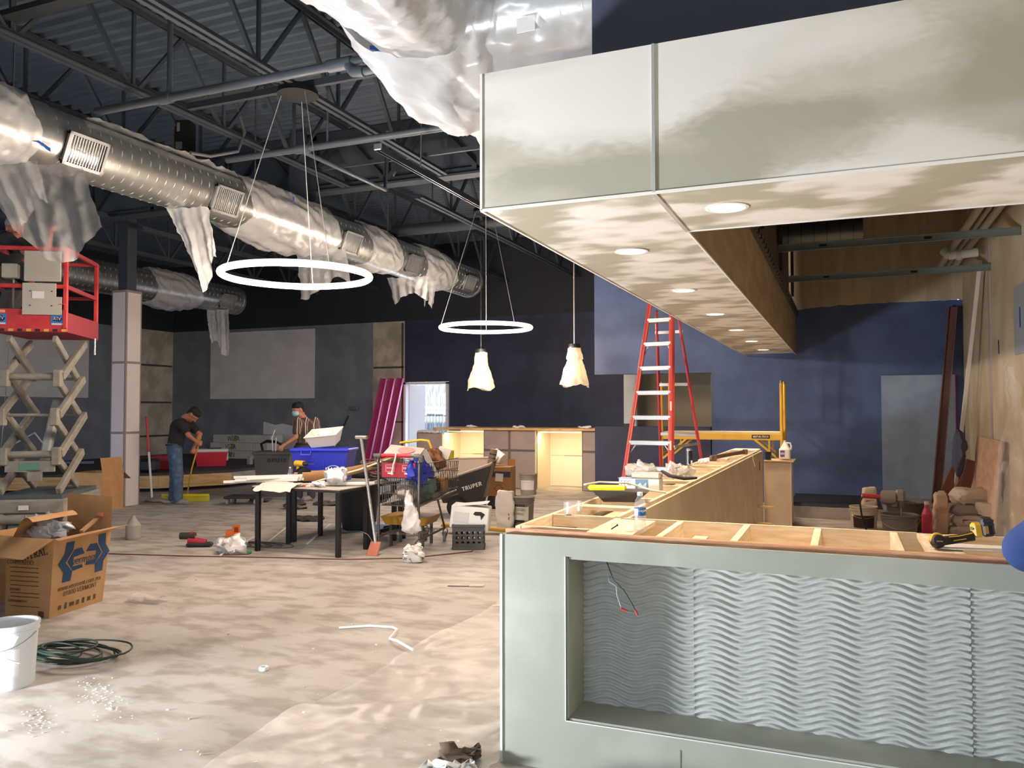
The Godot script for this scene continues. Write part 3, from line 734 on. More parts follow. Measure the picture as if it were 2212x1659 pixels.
func bar_counter() -> void:
	var green := nm("greenboard", ntex(0.008, [[0.25, "#a3a799"], [0.55, "#adb1a4"], [0.8, "#b9bdb1"]], 61, 256, FastNoiseLite.TYPE_SIMPLEX_SMOOTH, 4, 30), V(0.6, 0.6, 0.6), 0.6)
	var pine := nm("pine", ntex(0.02, [[0.2, "#dcc6a3"], [0.5, "#e8d6b8"], [0.8, "#f0e4cc"]], 62), V(0.7, 5.0, 5.0), 0.7, false)
	var pineZ := nm("pinez", ntex(0.02, [[0.2, "#dcc6a3"], [0.5, "#e8d6b8"], [0.8, "#f0e4cc"]], 63), V(5.0, 5.0, 0.7), 0.7, false)
	var mdf := nm("mdf", ntex(0.01, [[0.3, "#d9c6a8"], [0.7, "#e2d0b4"]], 64), V(0.6, 0.6, 0.6), 0.7)
	var dark := c("#b98a68", 0.7)
	mats["pine_"] = pine; mats["pinez_"] = pineZ; mats["mdf_"] = mdf
	var o := thing("bar_counter", "unfinished L shaped bar with grey green front and open pine top frame", "bar counter", V(0, 0, 0))
	var zf := -3.475
	var H := 1.044
	# front board round the recess
	put(B.new().box(V(-1.326, H / 2, zf - 0.008), V(0.312, H, 0.016)), "front_board", green, o)
	put(B.new().box(V(0.307, 1.002, zf - 0.008), V(2.954, 0.084, 0.016)), "front_board", green, o)
	put(B.new().box(V(0.31, 0.115, zf - 0.008), V(2.96, 0.23, 0.016)), "front_board", green, o)
	put(B.new().box(V(-1.162, 0.595, zf - 0.126), V(0.012, 0.73, 0.236)), "recess_side", green, o)
	put(B.new().box(V(0.32, 0.236, zf - 0.126), V(2.96, 0.012, 0.236)), "recess_shelf", green, o)
	put(B.new().box(V(0.32, 0.954, zf - 0.126), V(2.96, 0.012, 0.236)), "recess_head", green, o)
	put(B.new().bar(V(-1.482, 0, zf), V(-1.482, H, zf), 0.012, 0.012), "corner_bead", c("#d9ddd8", 0.5), o)
	put(B.new().bar(V(-1.17, 0.23, zf + 0.001), V(1.8, 0.23, zf + 0.001), 0.005, 0.005).bar(V(-1.17, 0.23, zf + 0.001), V(-1.17, 0.96, zf + 0.001), 0.005, 0.005), "edge_bead", c("#dfe3de", 0.5), o)
	put(B.new().box(V(-0.66, 0.1, zf + 0.001), V(0.004, 0.16, 0.003)), "board_joint", c("#8e978d"), o)
	# wave panels
	var wp := nm("wavepaint", ntex(0.03, [[0.3, "#b5bab5"], [0.7, "#c0c5c0"]], 65), V(1.2, 1.2, 1.2), 0.6)
	for pn in [[-1.16, -0.637, 0.0], [-0.637, 0.458, 0.01], [0.458, 1.56, 0.07]]:
		put(wave(pn[0], pn[1], 0.242, 0.948, -3.713, pn[2]), "wave_panel", wp, o)
	# long leg
	put(B.new().box(V(-1.474, H / 2, -7.65), V(0.016, H, 8.32)), "outer_board", green, o)
	for q in [[-4.09, -6.6], [-6.606, -9.0], [-9.006, -11.8]]: put(B.new().box(V(-1.072, H / 2, (q[0] + q[1]) / 2), V(0.016, H, q[0] - q[1])), "inner_board", mdf, o)
	put(B.new().box(V(0.37, H / 2, -4.088), V(2.86, H, 0.016)), "back_board", mdf, o)
	put(B.new().box(V(-1.27, H / 2, -11.81), V(0.42, H, 0.016)), "end_board", mdf, o)
	put(B.new().box(V(0.31, 0.5, zf - 0.3), V(2.96, 1.0, 0.012)), "core_board", mdf, o)
	# top frames: boards on edge with cross pieces
	var T := 1.066
	put(B.new().box(V(0.16, T - 0.05, zf - 0.045), V(3.27, 0.1, 0.03), Transform3D.IDENTITY, 0.002), "front_rail", nm("pinkpine", ntex(0.02, [[0.2, "#b98562"], [0.6, "#cb9a76"], [0.85, "#dcb592"]], 66), V(0.6, 5.0, 5.0), 0.7, false), o)
	put(B.new().box(V(0.37, T - 0.06, -4.07), V(2.84, 0.12, 0.02)), "back_rail", pine, o)
	put(B.new().box(V(0.16, 0.95, -3.8), V(3.27, 0.012, 0.55)), "bottom_sheet", pine, o)
	for x in [-1.08, -0.76, -0.44, -0.12, 0.2, 0.86, 1.2, 1.5]: put(B.new().box(V(x, T - 0.06, -3.8), V(0.03, 0.115, 0.53)), "cross_rib", pineZ, o)
	put(B.new().box(V(0.36, T - 0.01, -3.8), V(0.13, 0.02, 0.56)), "cross_board", pineZ, o)
	put(B.new().box(V(-0.98, T - 0.012, -3.78), V(0.2, 0.02, 0.5)), "cross_board", pineZ, o)
	put(B.new().box(V(-0.6, T - 0.045, -3.66), V(0.06, 0.06, 0.1)), "block", pine, o)
	put(B.new().box(V(-1.45, T - 0.045, -7.7), V(0.025, 0.09, 8.2)), "side_rail", pineZ, o)
	put(B.new().box(V(-1.095, T - 0.045, -7.95), V(0.025, 0.09, 7.7)), "side_rail", pineZ, o)
	put(B.new().box(V(-1.27, 0.93, -7.7), V(0.35, 0.012, 8.2)), "bottom_sheet", pineZ, o)
	var z := -3.62
	var k := 0
	while z > -11.75:
		put(B.new().box(V(-1.27, T - (0.03 if k % 4 != 2 else 0.012), z), V(0.33, 0.06 if k % 4 != 2 else 0.02, 0.035 if k % 4 != 2 else 0.11)), "cross_rib", pine, o)
		z -= 0.46
		k += 1
	put(B.new().box(V(-1.26, T + 0.003, -11.55), V(0.34, 0.012, 0.5)), "cross_board", c("#efe3cf"), o)
	put(B.new().box(V(-1.3, T - 0.05, -3.66), V(0.24, 0.01, 0.12)).box(V(-1.3, T - 0.035, -4.2), V(0.26, 0.012, 0.22)), "ply_scrap", c("#a8744d"), o)
	# screws standing on the rails
	for p in [V(-0.99, T + 0.01, -3.6), V(0.1, T - 0.08, -3.7), V(-0.2, T - 0.08, -3.75)]:
		put(B.new().tube([p, p + V(0.03, 0.02, 0)], 0.003, 5).tube([p + V(0.028, 0.019, 0), p + V(0.031, 0.021, 0)], 0.006, 6), "screw", c("#2a2624", 0.5, 0.5), o)
	# outlets and dowels on the inner side
	put(B.new().box(V(-1.06, 0.66, -10.9), V(0.012, 0.12, 0.07)), "outlet_plate", c("#d8d0bd"), o)
	put(B.new().box(V(-1.062, 0.86, -11.4), V(0.01, 0.12, 0.02)), "slot", c("#6d5230"), o)
	for q in [[0.35, -11.1], [0.2, -10.6], [0.15, -10.5]]: put(B.new().bar(V(-1.07, q[0], q[1]), V(-0.85, q[0] - 0.01, q[1]), 0.03, 0.025), "dowel", c("#e3c48f"), o)
	# small return cabinet at the far end
	var p := thing("end_cabinet", "low tan board cabinet standing beyond the far end of the bar", "cabinet", V(-0.87, 0, -12.1))
	put(B.new().box(V(0, 0.445, 0), V(0.36, 0.89, 0.5), Transform3D.IDENTITY, 0.006), "body", mdf, p)
	put(B.new().box(V(0.18, 0.45, 0.252), V(0.012, 0.9, 0.012)), "corner_bead", c("#e6e2da"), p)
	put(B.new().box(V(0.02, 0.9, 0), V(0.4, 0.016, 0.54)), "top", c("#cbb08a"), p)
	# wires hanging in the recess
	var w := thing("loose_wire", "two thin electrical wires with red caps hanging in the bar recess", "wire", V(-1.02, 0.945, -3.6))
	put(B.new().tube([V(0, 0, 0), V(0.05, -0.09, 0.04), V(0.1, -0.13, 0.05), V(0.14, -0.19, 0.05), V(0.155, -0.22, 0.05)], 0.0022, 6), "black_wire", c("#17181a", 0.5), w)
	put(B.new().tube([V(-0.005, 0, 0), V(0.03, -0.1, 0.04), V(0.065, -0.115, 0.05), V(0.07, -0.16, 0.05), V(0.09, -0.215, 0.05)], 0.002, 6), "grey_wire", c("#b9bcc0", 0.5), w)
	put(B.new().tube([V(0.087, -0.213, 0.05), V(0.115, -0.222, 0.05)], [0.006, 0.004], 8), "wire_cap", c("#c63a2b", 0.5), w)
	put(B.new().tube([V(0.153, -0.215, 0.05), V(0.162, -0.235, 0.05)], [0.006, 0.004], 8), "wire_cap", c("#c63a2b", 0.5), w)

func wave(x0: float, x1: float, y0: float, y1: float, z: float, ph: float) -> ArrayMesh:
	var nx := int((x1 - x0) / 0.008) + 1
	var ny := int((y1 - y0) / 0.0024) + 1
	var vs := PackedVector3Array()
	var ns := PackedVector3Array()
	var ix := PackedInt32Array()
	var hgt := func(x: float, y: float) -> float:
		var f := fposmod((y + 0.0155 * sin(TAU * (x + ph) / 0.245)) / 0.0305, 1.0)
		return 0.0145 * (pow(sin(PI * pow(f, 2.5)), 0.7))
	for j in ny + 1:
		for i in nx + 1:
			var x := x0 + (x1 - x0) * i / nx
			var y := y0 + (y1 - y0) * j / ny
			var h: float = hgt.call(x, y)
			vs.append(Vector3(x, y, z + h))
			var dx: float = (hgt.call(x + 0.003, y) - hgt.call(x - 0.003, y)) / 0.006
			var dy: float = (hgt.call(x, y + 0.001) - hgt.call(x, y - 0.001)) / 0.002
			ns.append(Vector3(-dx, -dy, 1).normalized())
	for j in ny:
		for i in nx:
			var a := j * (nx + 1) + i
			ix.append_array([a, a + nx + 1, a + 1, a + 1, a + nx + 1, a + nx + 2])
	var ar := []
	ar.resize(Mesh.ARRAY_MAX)
	ar[Mesh.ARRAY_VERTEX] = vs
	ar[Mesh.ARRAY_NORMAL] = ns
	ar[Mesh.ARRAY_INDEX] = ix
	var m := ArrayMesh.new()
	m.add_surface_from_arrays(Mesh.PRIMITIVE_TRIANGLES, ar)
	return m

func back_of_room() -> void:
	# low niche counter against the back wall
	var cream := c("#eadfc6", 0.75)
	var greyb := nm("greyboard", ntex(0.01, [[0.3, "#a3938d"], [0.7, "#ad9d96"]], 71), V(0.5, 0.5, 0.5), 0.8)
	var strip := c("#7b6d6a", 0.8)
	var o := thing("niche_counter", "long low plasterboard counter with two lit cream niches under a pine top", "counter", V(0, 0, -15.5))
	for q in [[-8.62, -7.97, 1.13], [-7.02, -5.83, 1.2], [-4.86, -4.42, 1.2]]:
		var w: float = q[1] - q[0]
		var n := 2 if w > 1.0 else 1
		put(B.new().box(V((q[0] + q[1]) / 2, q[2] / 2, -0.03), V(w, q[2], 0.04)), "joint_strip", strip, o)
		for i in n:
			for j in 2:
				var pw := w / n
				var ya: float = 0.0 if j == 0 else q[2] * 0.66
				var yb: float = q[2] * 0.64 if j == 0 else q[2]
				put(B.new().box(V(q[0] + pw * (i + 0.5), (ya + yb) / 2, 0), V(pw - 0.05, yb - ya - 0.02, 0.03), Transform3D.IDENTITY, 0.004), "front_board", greyb, o)
		put(B.new().box(V(q[0] + 0.01, q[2] / 2, -0.45), V(0.02, q[2], 0.85)), "side_board", cream, o)
		put(B.new().box(V(q[1] - 0.01, q[2] / 2, -0.45), V(0.02, q[2], 0.85)), "side_board", cream, o)
		put(B.new().box(V(q[1] - 0.012, q[2] / 2, 0.002), V(0.024, q[2], 0.036)), "edge_bead", c("#ece2c4"), o)
	for q in [[-7.97, -7.02], [-5.83, -4.86]]:
		put(B.new().box(V((q[0] + q[1]) / 2, 0.93, -0.86), V(q[1] - q[0], 0.56, 0.02)), "niche_back", cream, o)
		put(B.new().box(V((q[0] + q[1]) / 2, 0.325, -0.86), V(q[1] - q[0], 0.64, 0.02)), "niche_back", cream, o)
		put(B.new().box(V((q[0] + q[1]) / 2 + 0.1, 0.65, -0.845), V((q[1] - q[0]) * 0.55, 0.012, 0.01)), "joint_gap", c("#9c6a4c"), o)
		# the strip light under the counter top
		put(B.new().box(V((q[0] + q[1]) / 2, 1.165, -0.1), V((q[1] - q[0]) - 0.1, 0.014, 0.03)), "strip_light", glow("#ffe2b0", 3.0), o)
		area(V((q[0] + q[1]) / 2, 1.15, -15.6), V(0, -1, -0.35), Vector2((q[1] - q[0]) - 0.1, 0.05), 1.0, "#ffe5bd", "niche_strip_light")
	put(B.new().box(V(-6.3, 1.225, -0.42), V(3.76, 0.05, 1.0), Transform3D.IDENTITY, 0.006), "counter_top", nm("topwood", ntex(0.02, [[0.2, "#c99a5f"], [0.8, "#e2bd86"]], 72), V(0.7, 4, 4), 0.6), o)
	for i in 5:
		var b := lump(V(0.14, 0.025, 0.05), 0.03, 9.0, 70 + i)
		one(b, "paper_scrap", c("#e9e6dd"), ["crumpled white paper on the low left end of the niche counter", "paper scrap beside the yard door on the niche counter", "torn masking paper on the niche counter above the left niche", "flat paper scrap on the niche counter above the grey boards", "pale tape scrap on the right end of the niche counter"][i], "paper", V([-8.45, -8.2, -7.3, -6.2, -4.8][i], 1.27 if i > 1 else 1.155, -15.48))
	# pink metal studs leaning by the yard door
	var pink := c("#b23a72", 0.5, 0.1)
	for i in 3:
		var s := thing("metal_stud", ["pink metal stud leaning by the yard door, left of three", "middle of three pink metal studs leaning by the yard door", "pink metal stud leaning by the yard door, right of three"][i], "stud", V(-11.0 + i * 0.24, 0, -17.15), 0, "pink metal studs")
		var bs := Basis.from_euler(V(deg_to_rad(-10), 0, deg_to_rad(-7)))
		put(B.new().box(V(0, 1.24, 0), V(0.16, 2.46, 0.008), Transform3D(bs, Vector3.ZERO)), "web", pink, s)
		for e in [-1, 1]: put(B.new().box(V(e * 0.08, 1.24, 0.03), V(0.012, 2.46, 0.06), Transform3D(bs, Vector3.ZERO)), "flange", c("#c95a90", 0.5, 0.1), s)
	# paint roller leaning on the grey wall
	var r := thing("paint_roller", "long handled paint roller leaning against the grey back wall", "paint roller", V(-12.15, 0.376, -17.3))
	put(B.new().tube([V(0, 0, 0), V(0.2, 0.78, -0.3)], 0.012, 8), "pole", c("#a9adb0", 0.35, 0.7), r)
	put(B.new().tube([V(0.2, 0.78, -0.3), V(0.29, 1.1, -0.42)], 0.02, 8), "grip", c("#1c1e22", 0.6), r)
	put(B.new().tube([V(0.29, 1.1, -0.42), V(0.3, 1.18, -0.45), V(0.22, 1.22, -0.46), V(0.22, 1.27, -0.46), V(0.3, 1.3, -0.46)], 0.006, 6), "wire_frame", c("#8f9396", 0.35, 0.8), r)
	put(B.new().tube([V(0.26, 1.3, -0.5), V(0.5, 1.3, -0.5)], 0.045, 14), "roller_sleeve", c("#6a6f75", 0.9), r)
	# stage
	var st := Node3D.new()
	st.name = "floor_stage"; st.set_meta("kind", "structure"); st.set_meta("label", "low dark stage platform with plywood front in the back left corner")
	add_child(st)
	var pl := [V(-17.95, 0, -9.3), V(-14.2, 0, -11.15), V(-12.6, 0, -12.2), V(-12.3, 0, -12.6), V(-11.85, 0, -13.4), V(-11.9, 0, -14.6), V(-11.95, 0, -17.95)]
	var ply := nm("plyface", ntex(0.012, [[0.2, "#b18a58"], [0.5, "#c8a26c"], [0.8, "#d8b684"]], 75), V(0.5, 4.0, 0.5), 0.7)
	var top := []
	for p in pl: top.append(Vector2(p.x, -p.z))
	top.append(Vector2(-17.95, 17.95))
	put(B.new().prism(top, 0.06, Transform3D(Basis(Vector3.RIGHT, Vector3(0, 0, -1), Vector3.UP), V(0, 0.345, 0))), "stage_deck", c("#3d3a3b", 0.7), st)
	for i in pl.size() - 1: put(B.new().bar(pl[i] + V(0, 0.2, 0), pl[i + 1] + V(0, 0.2, 0), 0.02, 0.25), "ply_front", ply if i != 4 else nm("greyply", ntex(0.012, [[0.3, "#9d9084"], [0.7, "#ada195"]], 76), V(0.5, 3.0, 0.5), 0.7), st)
	for i in pl.size() - 1: put(B.new().bar(pl[i] + V(-0.12, 0.04, -0.1), pl[i + 1] + V(-0.12, 0.04, -0.1), 0.02, 0.08), "kick_board", c("#2a2828"), st)
	# long cartons with a leaf mark stacked on the stage
	var cb := c("#b7b2ae", 0.7)
	for i in 3:
		var q := thing("long_carton", ["topmost of three long grey white cartons on the stage", "middle long grey white carton in the stack on the stage", "bottom long grey white carton in the stack on the stage"][i], "carton", V(-14.5 + [0.05, 0, -0.05][i], 0.375 + [0.41, 0.205, 0.0][i], -16.95 + 0.05 * i), 0, "long cartons on the stage")
		put(B.new().box(V(0, 0.1, 0), V(1.85, 0.2, 0.5), Transform3D.IDENTITY, 0.004), "carton_body", cb, q)
		put(B.new().box(V(0.42, 0.1, 0.2525), V(0.012, 0.2, 0.004)), "tape_band", c("#d9d6d0"), q)
		text(["WITA", "VITA", "NDAN"][i], 0.17, c("#1f211d"), q, XF(V(-0.25, 0.1, 0.252)), "lettering", "Droid Sans", 400)
		put(B.new().prism([Vector2(-0.09, -0.06), Vector2(0.0, 0.08), Vector2(0.1, 0.06), Vector2(0.06, -0.07)], 0.002, XF(V(-0.2, 0.1, 0.251))), "leaf_mark", c("#6b9a4a"), q)
	# red cooler on the stage
	var k := thing("cooler", "red picnic cooler with a white lid on the stage edge", "cooler", V(-13.2, 0.376, -14.3), 40)
	put(B.new().hexa([V(-0.3, 0, -0.18), V(0.3, 0, -0.18), V(0.3, 0, 0.18), V(-0.3, 0, 0.18), V(-0.34, 0.31, -0.22), V(0.34, 0.31, -0.22), V(0.34, 0.31, 0.22), V(-0.34, 0.31, 0.22)]), "body", c("#c2233a", 0.45), k)
	put(B.new().box(V(0, 0.345, 0), V(0.7, 0.07, 0.46), Transform3D.IDENTITY, 0.02), "lid", c("#dcd8d4", 0.5), k)
	var fr := B.new()
	for s in [-0.07, 0.07]: fr.box(V(0.335, 0.2, s), V(0.03, 0.15, 0.025)).box(V(0.335, 0.2 + s, 0), V(0.03, 0.025, 0.15))
	put(fr, "handle", c("#e9e6e2", 0.5), k)
	put(B.new().box(V(0.05, 0.39, 0.0), V(0.3, 0.02, 0.06), Transform3D.IDENTITY, 0.008), "lid_grip", c("#3a3436"), k)
	one(B.new().box(V(0, 0.1, 0), V(0.12, 0.2, 0.1), Transform3D.IDENTITY, 0.02), "small_jar", c("#8a8c8c", 0.4), "small grey jar on the stage between cooler and cartons", "jar", V(-12.55, 0.376, -14.8))
	# black chair half hidden on the stage
	var ch := thing("office_chair", "black office chair with a curved arm on the stage before the cartons", "chair", V(-12.55, 0.376, -15.6), 20)
	put(B.new().box(V(0, 0.22, 0), V(0.42, 0.07, 0.42), Transform3D.IDENTITY, 0.03), "seat", c("#17181a", 0.7), ch)
	put(B.new().tube([V(-0.2, 0.25, 0.1), V(-0.24, 0.45, 0.12), V(-0.1, 0.52, 0.14), V(0.12, 0.5, 0.14), V(0.24, 0.44, 0.12)], [0.03, 0.03, 0.035, 0.035, 0.02], 10), "armrest", c("#121315", 0.5), ch)
	put(B.new().tube([V(0, 0, 0), V(0, 0.2, 0)], 0.03, 10), "post", c("#121315", 0.5), ch)
	for i in 5: put(B.new().bar(V(0, 0.04, 0), V(cos(i * TAU / 5) * 0.25, 0.02, sin(i * TAU / 5) * 0.25), 0.04, 0.03), "foot", c("#121315", 0.5), ch)
	# grey rubbish bin in front of the stage
	var g := thing("waste_bin", "big grey square waste bin standing in front of the stage", "waste bin", V(-10.0, 0, -12.55), 22)
	put(B.new().hexa([V(-0.27, 0, -0.27), V(0.27, 0, -0.27), V(0.27, 0, 0.27), V(-0.27, 0, 0.27), V(-0.34, 0.8, -0.34), V(0.34, 0.8, -0.34), V(0.34, 0.8, 0.34), V(-0.34, 0.8, 0.34)]), "body", c("#585452", 0.7), g)
	put(B.new().box(V(0, 0.82, 0), V(0.74, 0.05, 0.74), Transform3D.IDENTITY, 0.015), "rim", c("#63605e", 0.7), g)
	text("BRUTE", 0.12, c("#2a2827"), g, XF(V(0.1, 0.7, 0.335), -5), "lettering", "Droid Sans", 700)
	put(B.new().tube([V(-0.05, 0.85, 0.1), V(-0.06, 1.1, 0.12), V(0.0, 1.25, 0.14)], 0.01, 6).tube([V(0.0, 0.85, 0.1), V(0.02, 1.1, 0.12)], 0.01, 6), "cable_end", c("#dcdad6", 0.5), g)
	# broom and small roller behind the white clad column
	var br := thing("scraper_pole", "red and white pole leaning beside the white clad column", "pole", V(-11.72, 0, -11.2))
	put(B.new().tube([V(0, 0, 0), V(-0.2, 0.85, -0.1)], 0.02, 8), "pole", c("#d9d7d3", 0.5), br)
	put(B.new().tube([V(-0.2, 0.85, -0.1), V(-0.33, 1.5, -0.16)], 0.02, 8), "grip", c("#c02a3a", 0.5), br)
	one(B.new().box(V(0, 0.13, 0), V(0.09, 0.26, 0.06), Transform3D.IDENTITY, 0.01), "small_carton", c("#d8d6d2"), "small white carton on the stage behind the red pole", "carton", V(-12.75, 0.376, -12.9))

func right_side() -> void:
	var galv: StandardMaterial3D = mats["galv"]
	var d := thing("short_duct", "short dark silver duct seen through the gap above the soffit", "duct", V(-0.2, 4.1, -12.2))
	put(B.new().tube([V(-0.62, 0, 0), V(0.48, 0, 0)], 0.19, 28), "duct_wall", c("#7d7f7c", 0.35, 0.8), d)
	for i in 6: put(B.new().tube([V(-0.5 + i * 0.17, 0, 0), V(-0.488 + i * 0.17, 0, 0)], 0.196, 28), "spiral_seam", c("#5a5c5b", 0.35, 0.8), d)
	for x in [-0.35, 0.4]: put(B.new().bar(V(x, 0.18, 0), V(x + 0.08, 1.7, 0), 0.03, 0.012), "hanger_strap", c("#3a3532"), d)
	# loose steel studs from the soffit to the right wall
	var sm := c("#8f9a99", 0.35, 0.75)
	var k := 0
	for q in [[-10.1, 3.545, 1.79], [-12.05, 3.47, 1.795]]:
		var s := thing("steel_stud", ["nearer galvanised stud spanning from soffit to right wall", "farther galvanised stud spanning from soffit to right wall"][k], "stud", V(0, q[1], q[0]), 0, "galvanised studs under the high ceiling")
		var x1: float = q[2]
		put(B.new().box(V((x1 - 0.7) / 2, 0, 0), V(x1 + 0.7, 0.08, 0.006)).box(V((x1 - 0.7) / 2, -0.04, 0.02), V(x1 + 0.7, 0.006, 0.04)).box(V((x1 - 0.7) / 2, 0.04, 0.02), V(x1 + 0.7, 0.006, 0.04)), "channel", sm, s)
		for x in [-0.2, 0.9]: put(B.new().box(V(x, 0.005, 0.004), V(0.08, 0.03, 0.002)), "punch_hole", c("#2d2a28"), s)
		k += 1
	for i in 4: put(B.new().bar(V(-0.68, 3.3, -5.4 - i * 2.4), V(-0.68, 4.6, -5.4 - i * 2.4), 0.04, 0.05), "soffit_hanger", c("#4c4d4f", 0.4, 0.6)).set_meta("kind", "structure")
	# pipes along the right wall
	for i in 3:
		var p := one(B.new().tube([V(0, 0, -7.0), V(0, 0, -14.2 - 0.3 * i)], [0.045, 0.03, 0.05][i], 12), "wall_pipe", c(["#b9b2a4", "#a8a090", "#c5bfb4"][i], 0.4), ["thin pipe along the top of the right wall, outermost", "thinnest pipe along the right wall, between two others", "thick pale pipe along the right wall, nearest the wall"][i], "pipe", V(1.42 + 0.13 * i, 3.86 + 0.04 * i, 0))
	var v := thing("pipe_elbow", "pale plastic pipe elbow at the top of the right wall", "pipe", V(1.5, 3.72, -12.4))
	put(B.new().tube([V(-0.15, 0, 0), V(0.2, 0.02, 0)], 0.06, 14).tube([V(-0.15, 0, 0), V(-0.2, 0.08, -0.05)], 0.06, 12), "pipe", c("#d9d6cf", 0.4), v)
	put(B.new().tube([V(-0.06, 0, 0), V(0.0, 0, 0)], 0.072, 14), "coupling", c("#cfccc5", 0.4), v)
	# leaning poles and boards
	var w := thing("white_pole", "long white square pole leaning against the right wall", "pole", V(1.5, 0, -13.9))
	put(B.new().bar(V(0, 0, 0), V(0.22, 3.62, 1.55), 0.05, 0.05, Vector3.RIGHT, 0.004), "pole", c("#d8d2c8", 0.6), w)
	w = thing("brown_strip", "tall brown channel strip leaning in the corner by the pale panel", "strip", V(1.3, 0.17, -14.1))
	put(B.new().bar(V(0, 0, 0), V(0.34, 3.1, -0.55), 0.12, 0.012, Vector3.BACK), "web", c("#6e4c45", 0.6), w)
	put(B.new().bar(V(-0.06, 0, 0.03), V(0.28, 3.1, -0.52), 0.012, 0.06, Vector3.BACK).bar(V(0.06, 0, 0.03), V(0.4, 3.1, -0.52), 0.012, 0.06, Vector3.BACK), "flange", c("#7a5750", 0.6), w)
	for i in 3:
		one(B.new().bar(V(0, 0, 0), V([0.3, 0.38, 0.2][i], [0.62, 0.66, 0.7][i], -0.3), 0.14, 0.03, Vector3.BACK, 0.004), "wood_offcut", c(["#8a5340", "#94604a", "#7d4a3a"][i], 0.7), ["reddish wood offcut leaning low in the right corner, left of three", "reddish wood offcut leaning low in the right corner, middle of three", "reddish wood offcut leaning in the right corner, by the plywood"][i], "offcut", V(1.28 + 0.12 * i, 0.175, -13.5 + 0.15 * i), 0, "wood offcuts in the corner")
	var ply := thing("plywood_sheet", "orange brown plywood sheet leaning against the right wall under a jacket", "plywood", V(1.62, 0, -12.0))
	put(B.new().box(V(0, 0.625, 0), V(0.018, 1.25, 1.9), XF(V(0, 0, 0), 0, 0, -5), 0.002), "sheet", nm("plysheet", ntex(0.012, [[0.2, "#c9a07c"], [0.5, "#d2ab89"], [0.8, "#dcb898"]], 81, 256, FastNoiseLite.TYPE_SIMPLEX_SMOOTH, 4, 40), V(0.8, 2.2, 0.8), 0.65), ply)
	var j := sheet(26, 26, func(u: float, w: float) -> Vector3:
		var an := TAU * w
		var t := PI * pow(u, 0.85)
		var fold := 1.0 + 0.16 * sin(an * 5.0 + u * 3.0)
		return V(-0.02 + 0.08 * pow(sin(t), 0.45) * cos(an) * fold - 0.05 * u, 0.2 - 0.6 * u + 0.05 * sin(an * 2.0) * u, (0.12 + 0.05 * u) * pow(sin(t), 0.45) * sin(an) * fold + 0.05 * u), 0.03, 5.0, 83, true)
	one(j, "jacket", c("#565a72", 0.9), "dark grey blue jacket hanging over the corner of the plywood sheet", "jacket", V(1.52, 1.13, -12.88))
	var f := sheet(50, 30, func(u: float, q: float) -> Vector3: return V(-0.05 + 0.09 * sin(q * 14.0) * u + 0.05 * sin(u * 7.0), 1.0 - 2.0 * u, (q - 0.5) * (0.5 + 1.3 * u)), 0.04, 3.0, 85)
	one(f, "plastic_drape", film(0.2, "#efe6e2", 0.27), "clear plastic drape hanging by the right wall at the picture edge", "plastic sheet", V(1.55, 1.06, -9.3))
	var wt := thing("taped_window", "small plastic covered window with blue tape high on the right wall", "window", V(1.79, 2.6, -10.2))
	put(B.new().box(V(0, 0, 0), V(0.02, 0.75, 0.6)), "plastic_cover", c("#a9b0b6", 0.4), wt)
	put(B.new().box(V(-0.012, 0.02, 0.05), V(0.004, 0.22, 0.05)), "blue_tape", c("#2b49a8"), wt)
	one(B.new().prism([Vector2(-0.03, -0.09), Vector2(0.02, -0.07), Vector2(0.01, 0.0), Vector2(0.03, 0.07), Vector2(-0.01, 0.09), Vector2(-0.03, 0.02)], 0.006, XF(Vector3.ZERO, 0, 90)), "tape_scrap", c("#2a2b66"), "small dark blue tape scrap stuck on the right wall", "tape", V(1.797, 2.4, -11.6))
	one(B.new().box(V(0, 1.9, 0), V(0.012, 3.8, 0.14)), "joint_tape", c("#b5a9a5", 0.8), "vertical grey mud strip along a board joint of the right wall", "strip", V(1.793, 0, -12.2))
	# buckets, mixer and bags on the floor behind the bar
	var bk := pail(V(0.22, 0, -11.55), 0.165, 0.36, "#c9bfae", "white bucket with a dark printed band behind the bar", "#3a2528")
	pail(V(0.62, 0, -11.1), 0.21, 0.33, "#6d6a66", "wide grey mixing tub with the mixer shaft in it", "")
	pail(V(0.75, 0, -12.1), 0.24, 0.38, "#55514d", "dark round tub behind the grey mixing tub", "")
	var m := thing("mixing_drill", "heavy dusty mixing drill with a red handle standing over the tub", "mixer", V(0.62, -0.0, -11.1))
	put(B.new().tube([V(0.02, 0.06, 0), V(0.02, 0.44, 0)], 0.011, 8), "shaft", c("#a39c92", 0.4, 0.7), m)
	put(B.new().tube([V(-0.21, 0.53, 0), V(-0.19, 0.53, 0), V(-0.06, 0.53, 0), V(-0.04, 0.53, 0)], [0.06, 0.085, 0.09, 0.075], 18).box(V(0.01, 0.55, 0), V(0.12, 0.16, 0.12), Transform3D.IDENTITY, 0.03).tube([V(-0.05, 0.5, 0), V(-0.05, 0.42, 0)], [0.04, 0.035], 10), "motor_body", c("#8b8076", 0.6), m)
	put(B.new().tube([V(0.02, 0.48, 0), V(0.02, 0.4, 0)], [0.045, 0.025], 12), "chuck", c("#6a6560", 0.4, 0.6), m)
	put(B.new().tube([V(-0.2, 0.53, 0), V(-0.42, 0.54, 0.02)], [0.026, 0.03], 10), "handle", c("#b5383a", 0.6), m)
	put(B.new().tube([V(-0.42, 0.52, 0.02), V(-0.45, 0.46, 0.03), V(-0.43, 0.3, 0.05), V(-0.38, 0.12, 0.06)], 0.011, 7), "cord", c("#1c1b1b", 0.6), m)
	put(B.new().box(V(0.12, 0.47, 0), V(0.14, 0.03, 0.03), Transform3D.IDENTITY, 0.008), "side_lever", c("#5f5a56", 0.5), m)
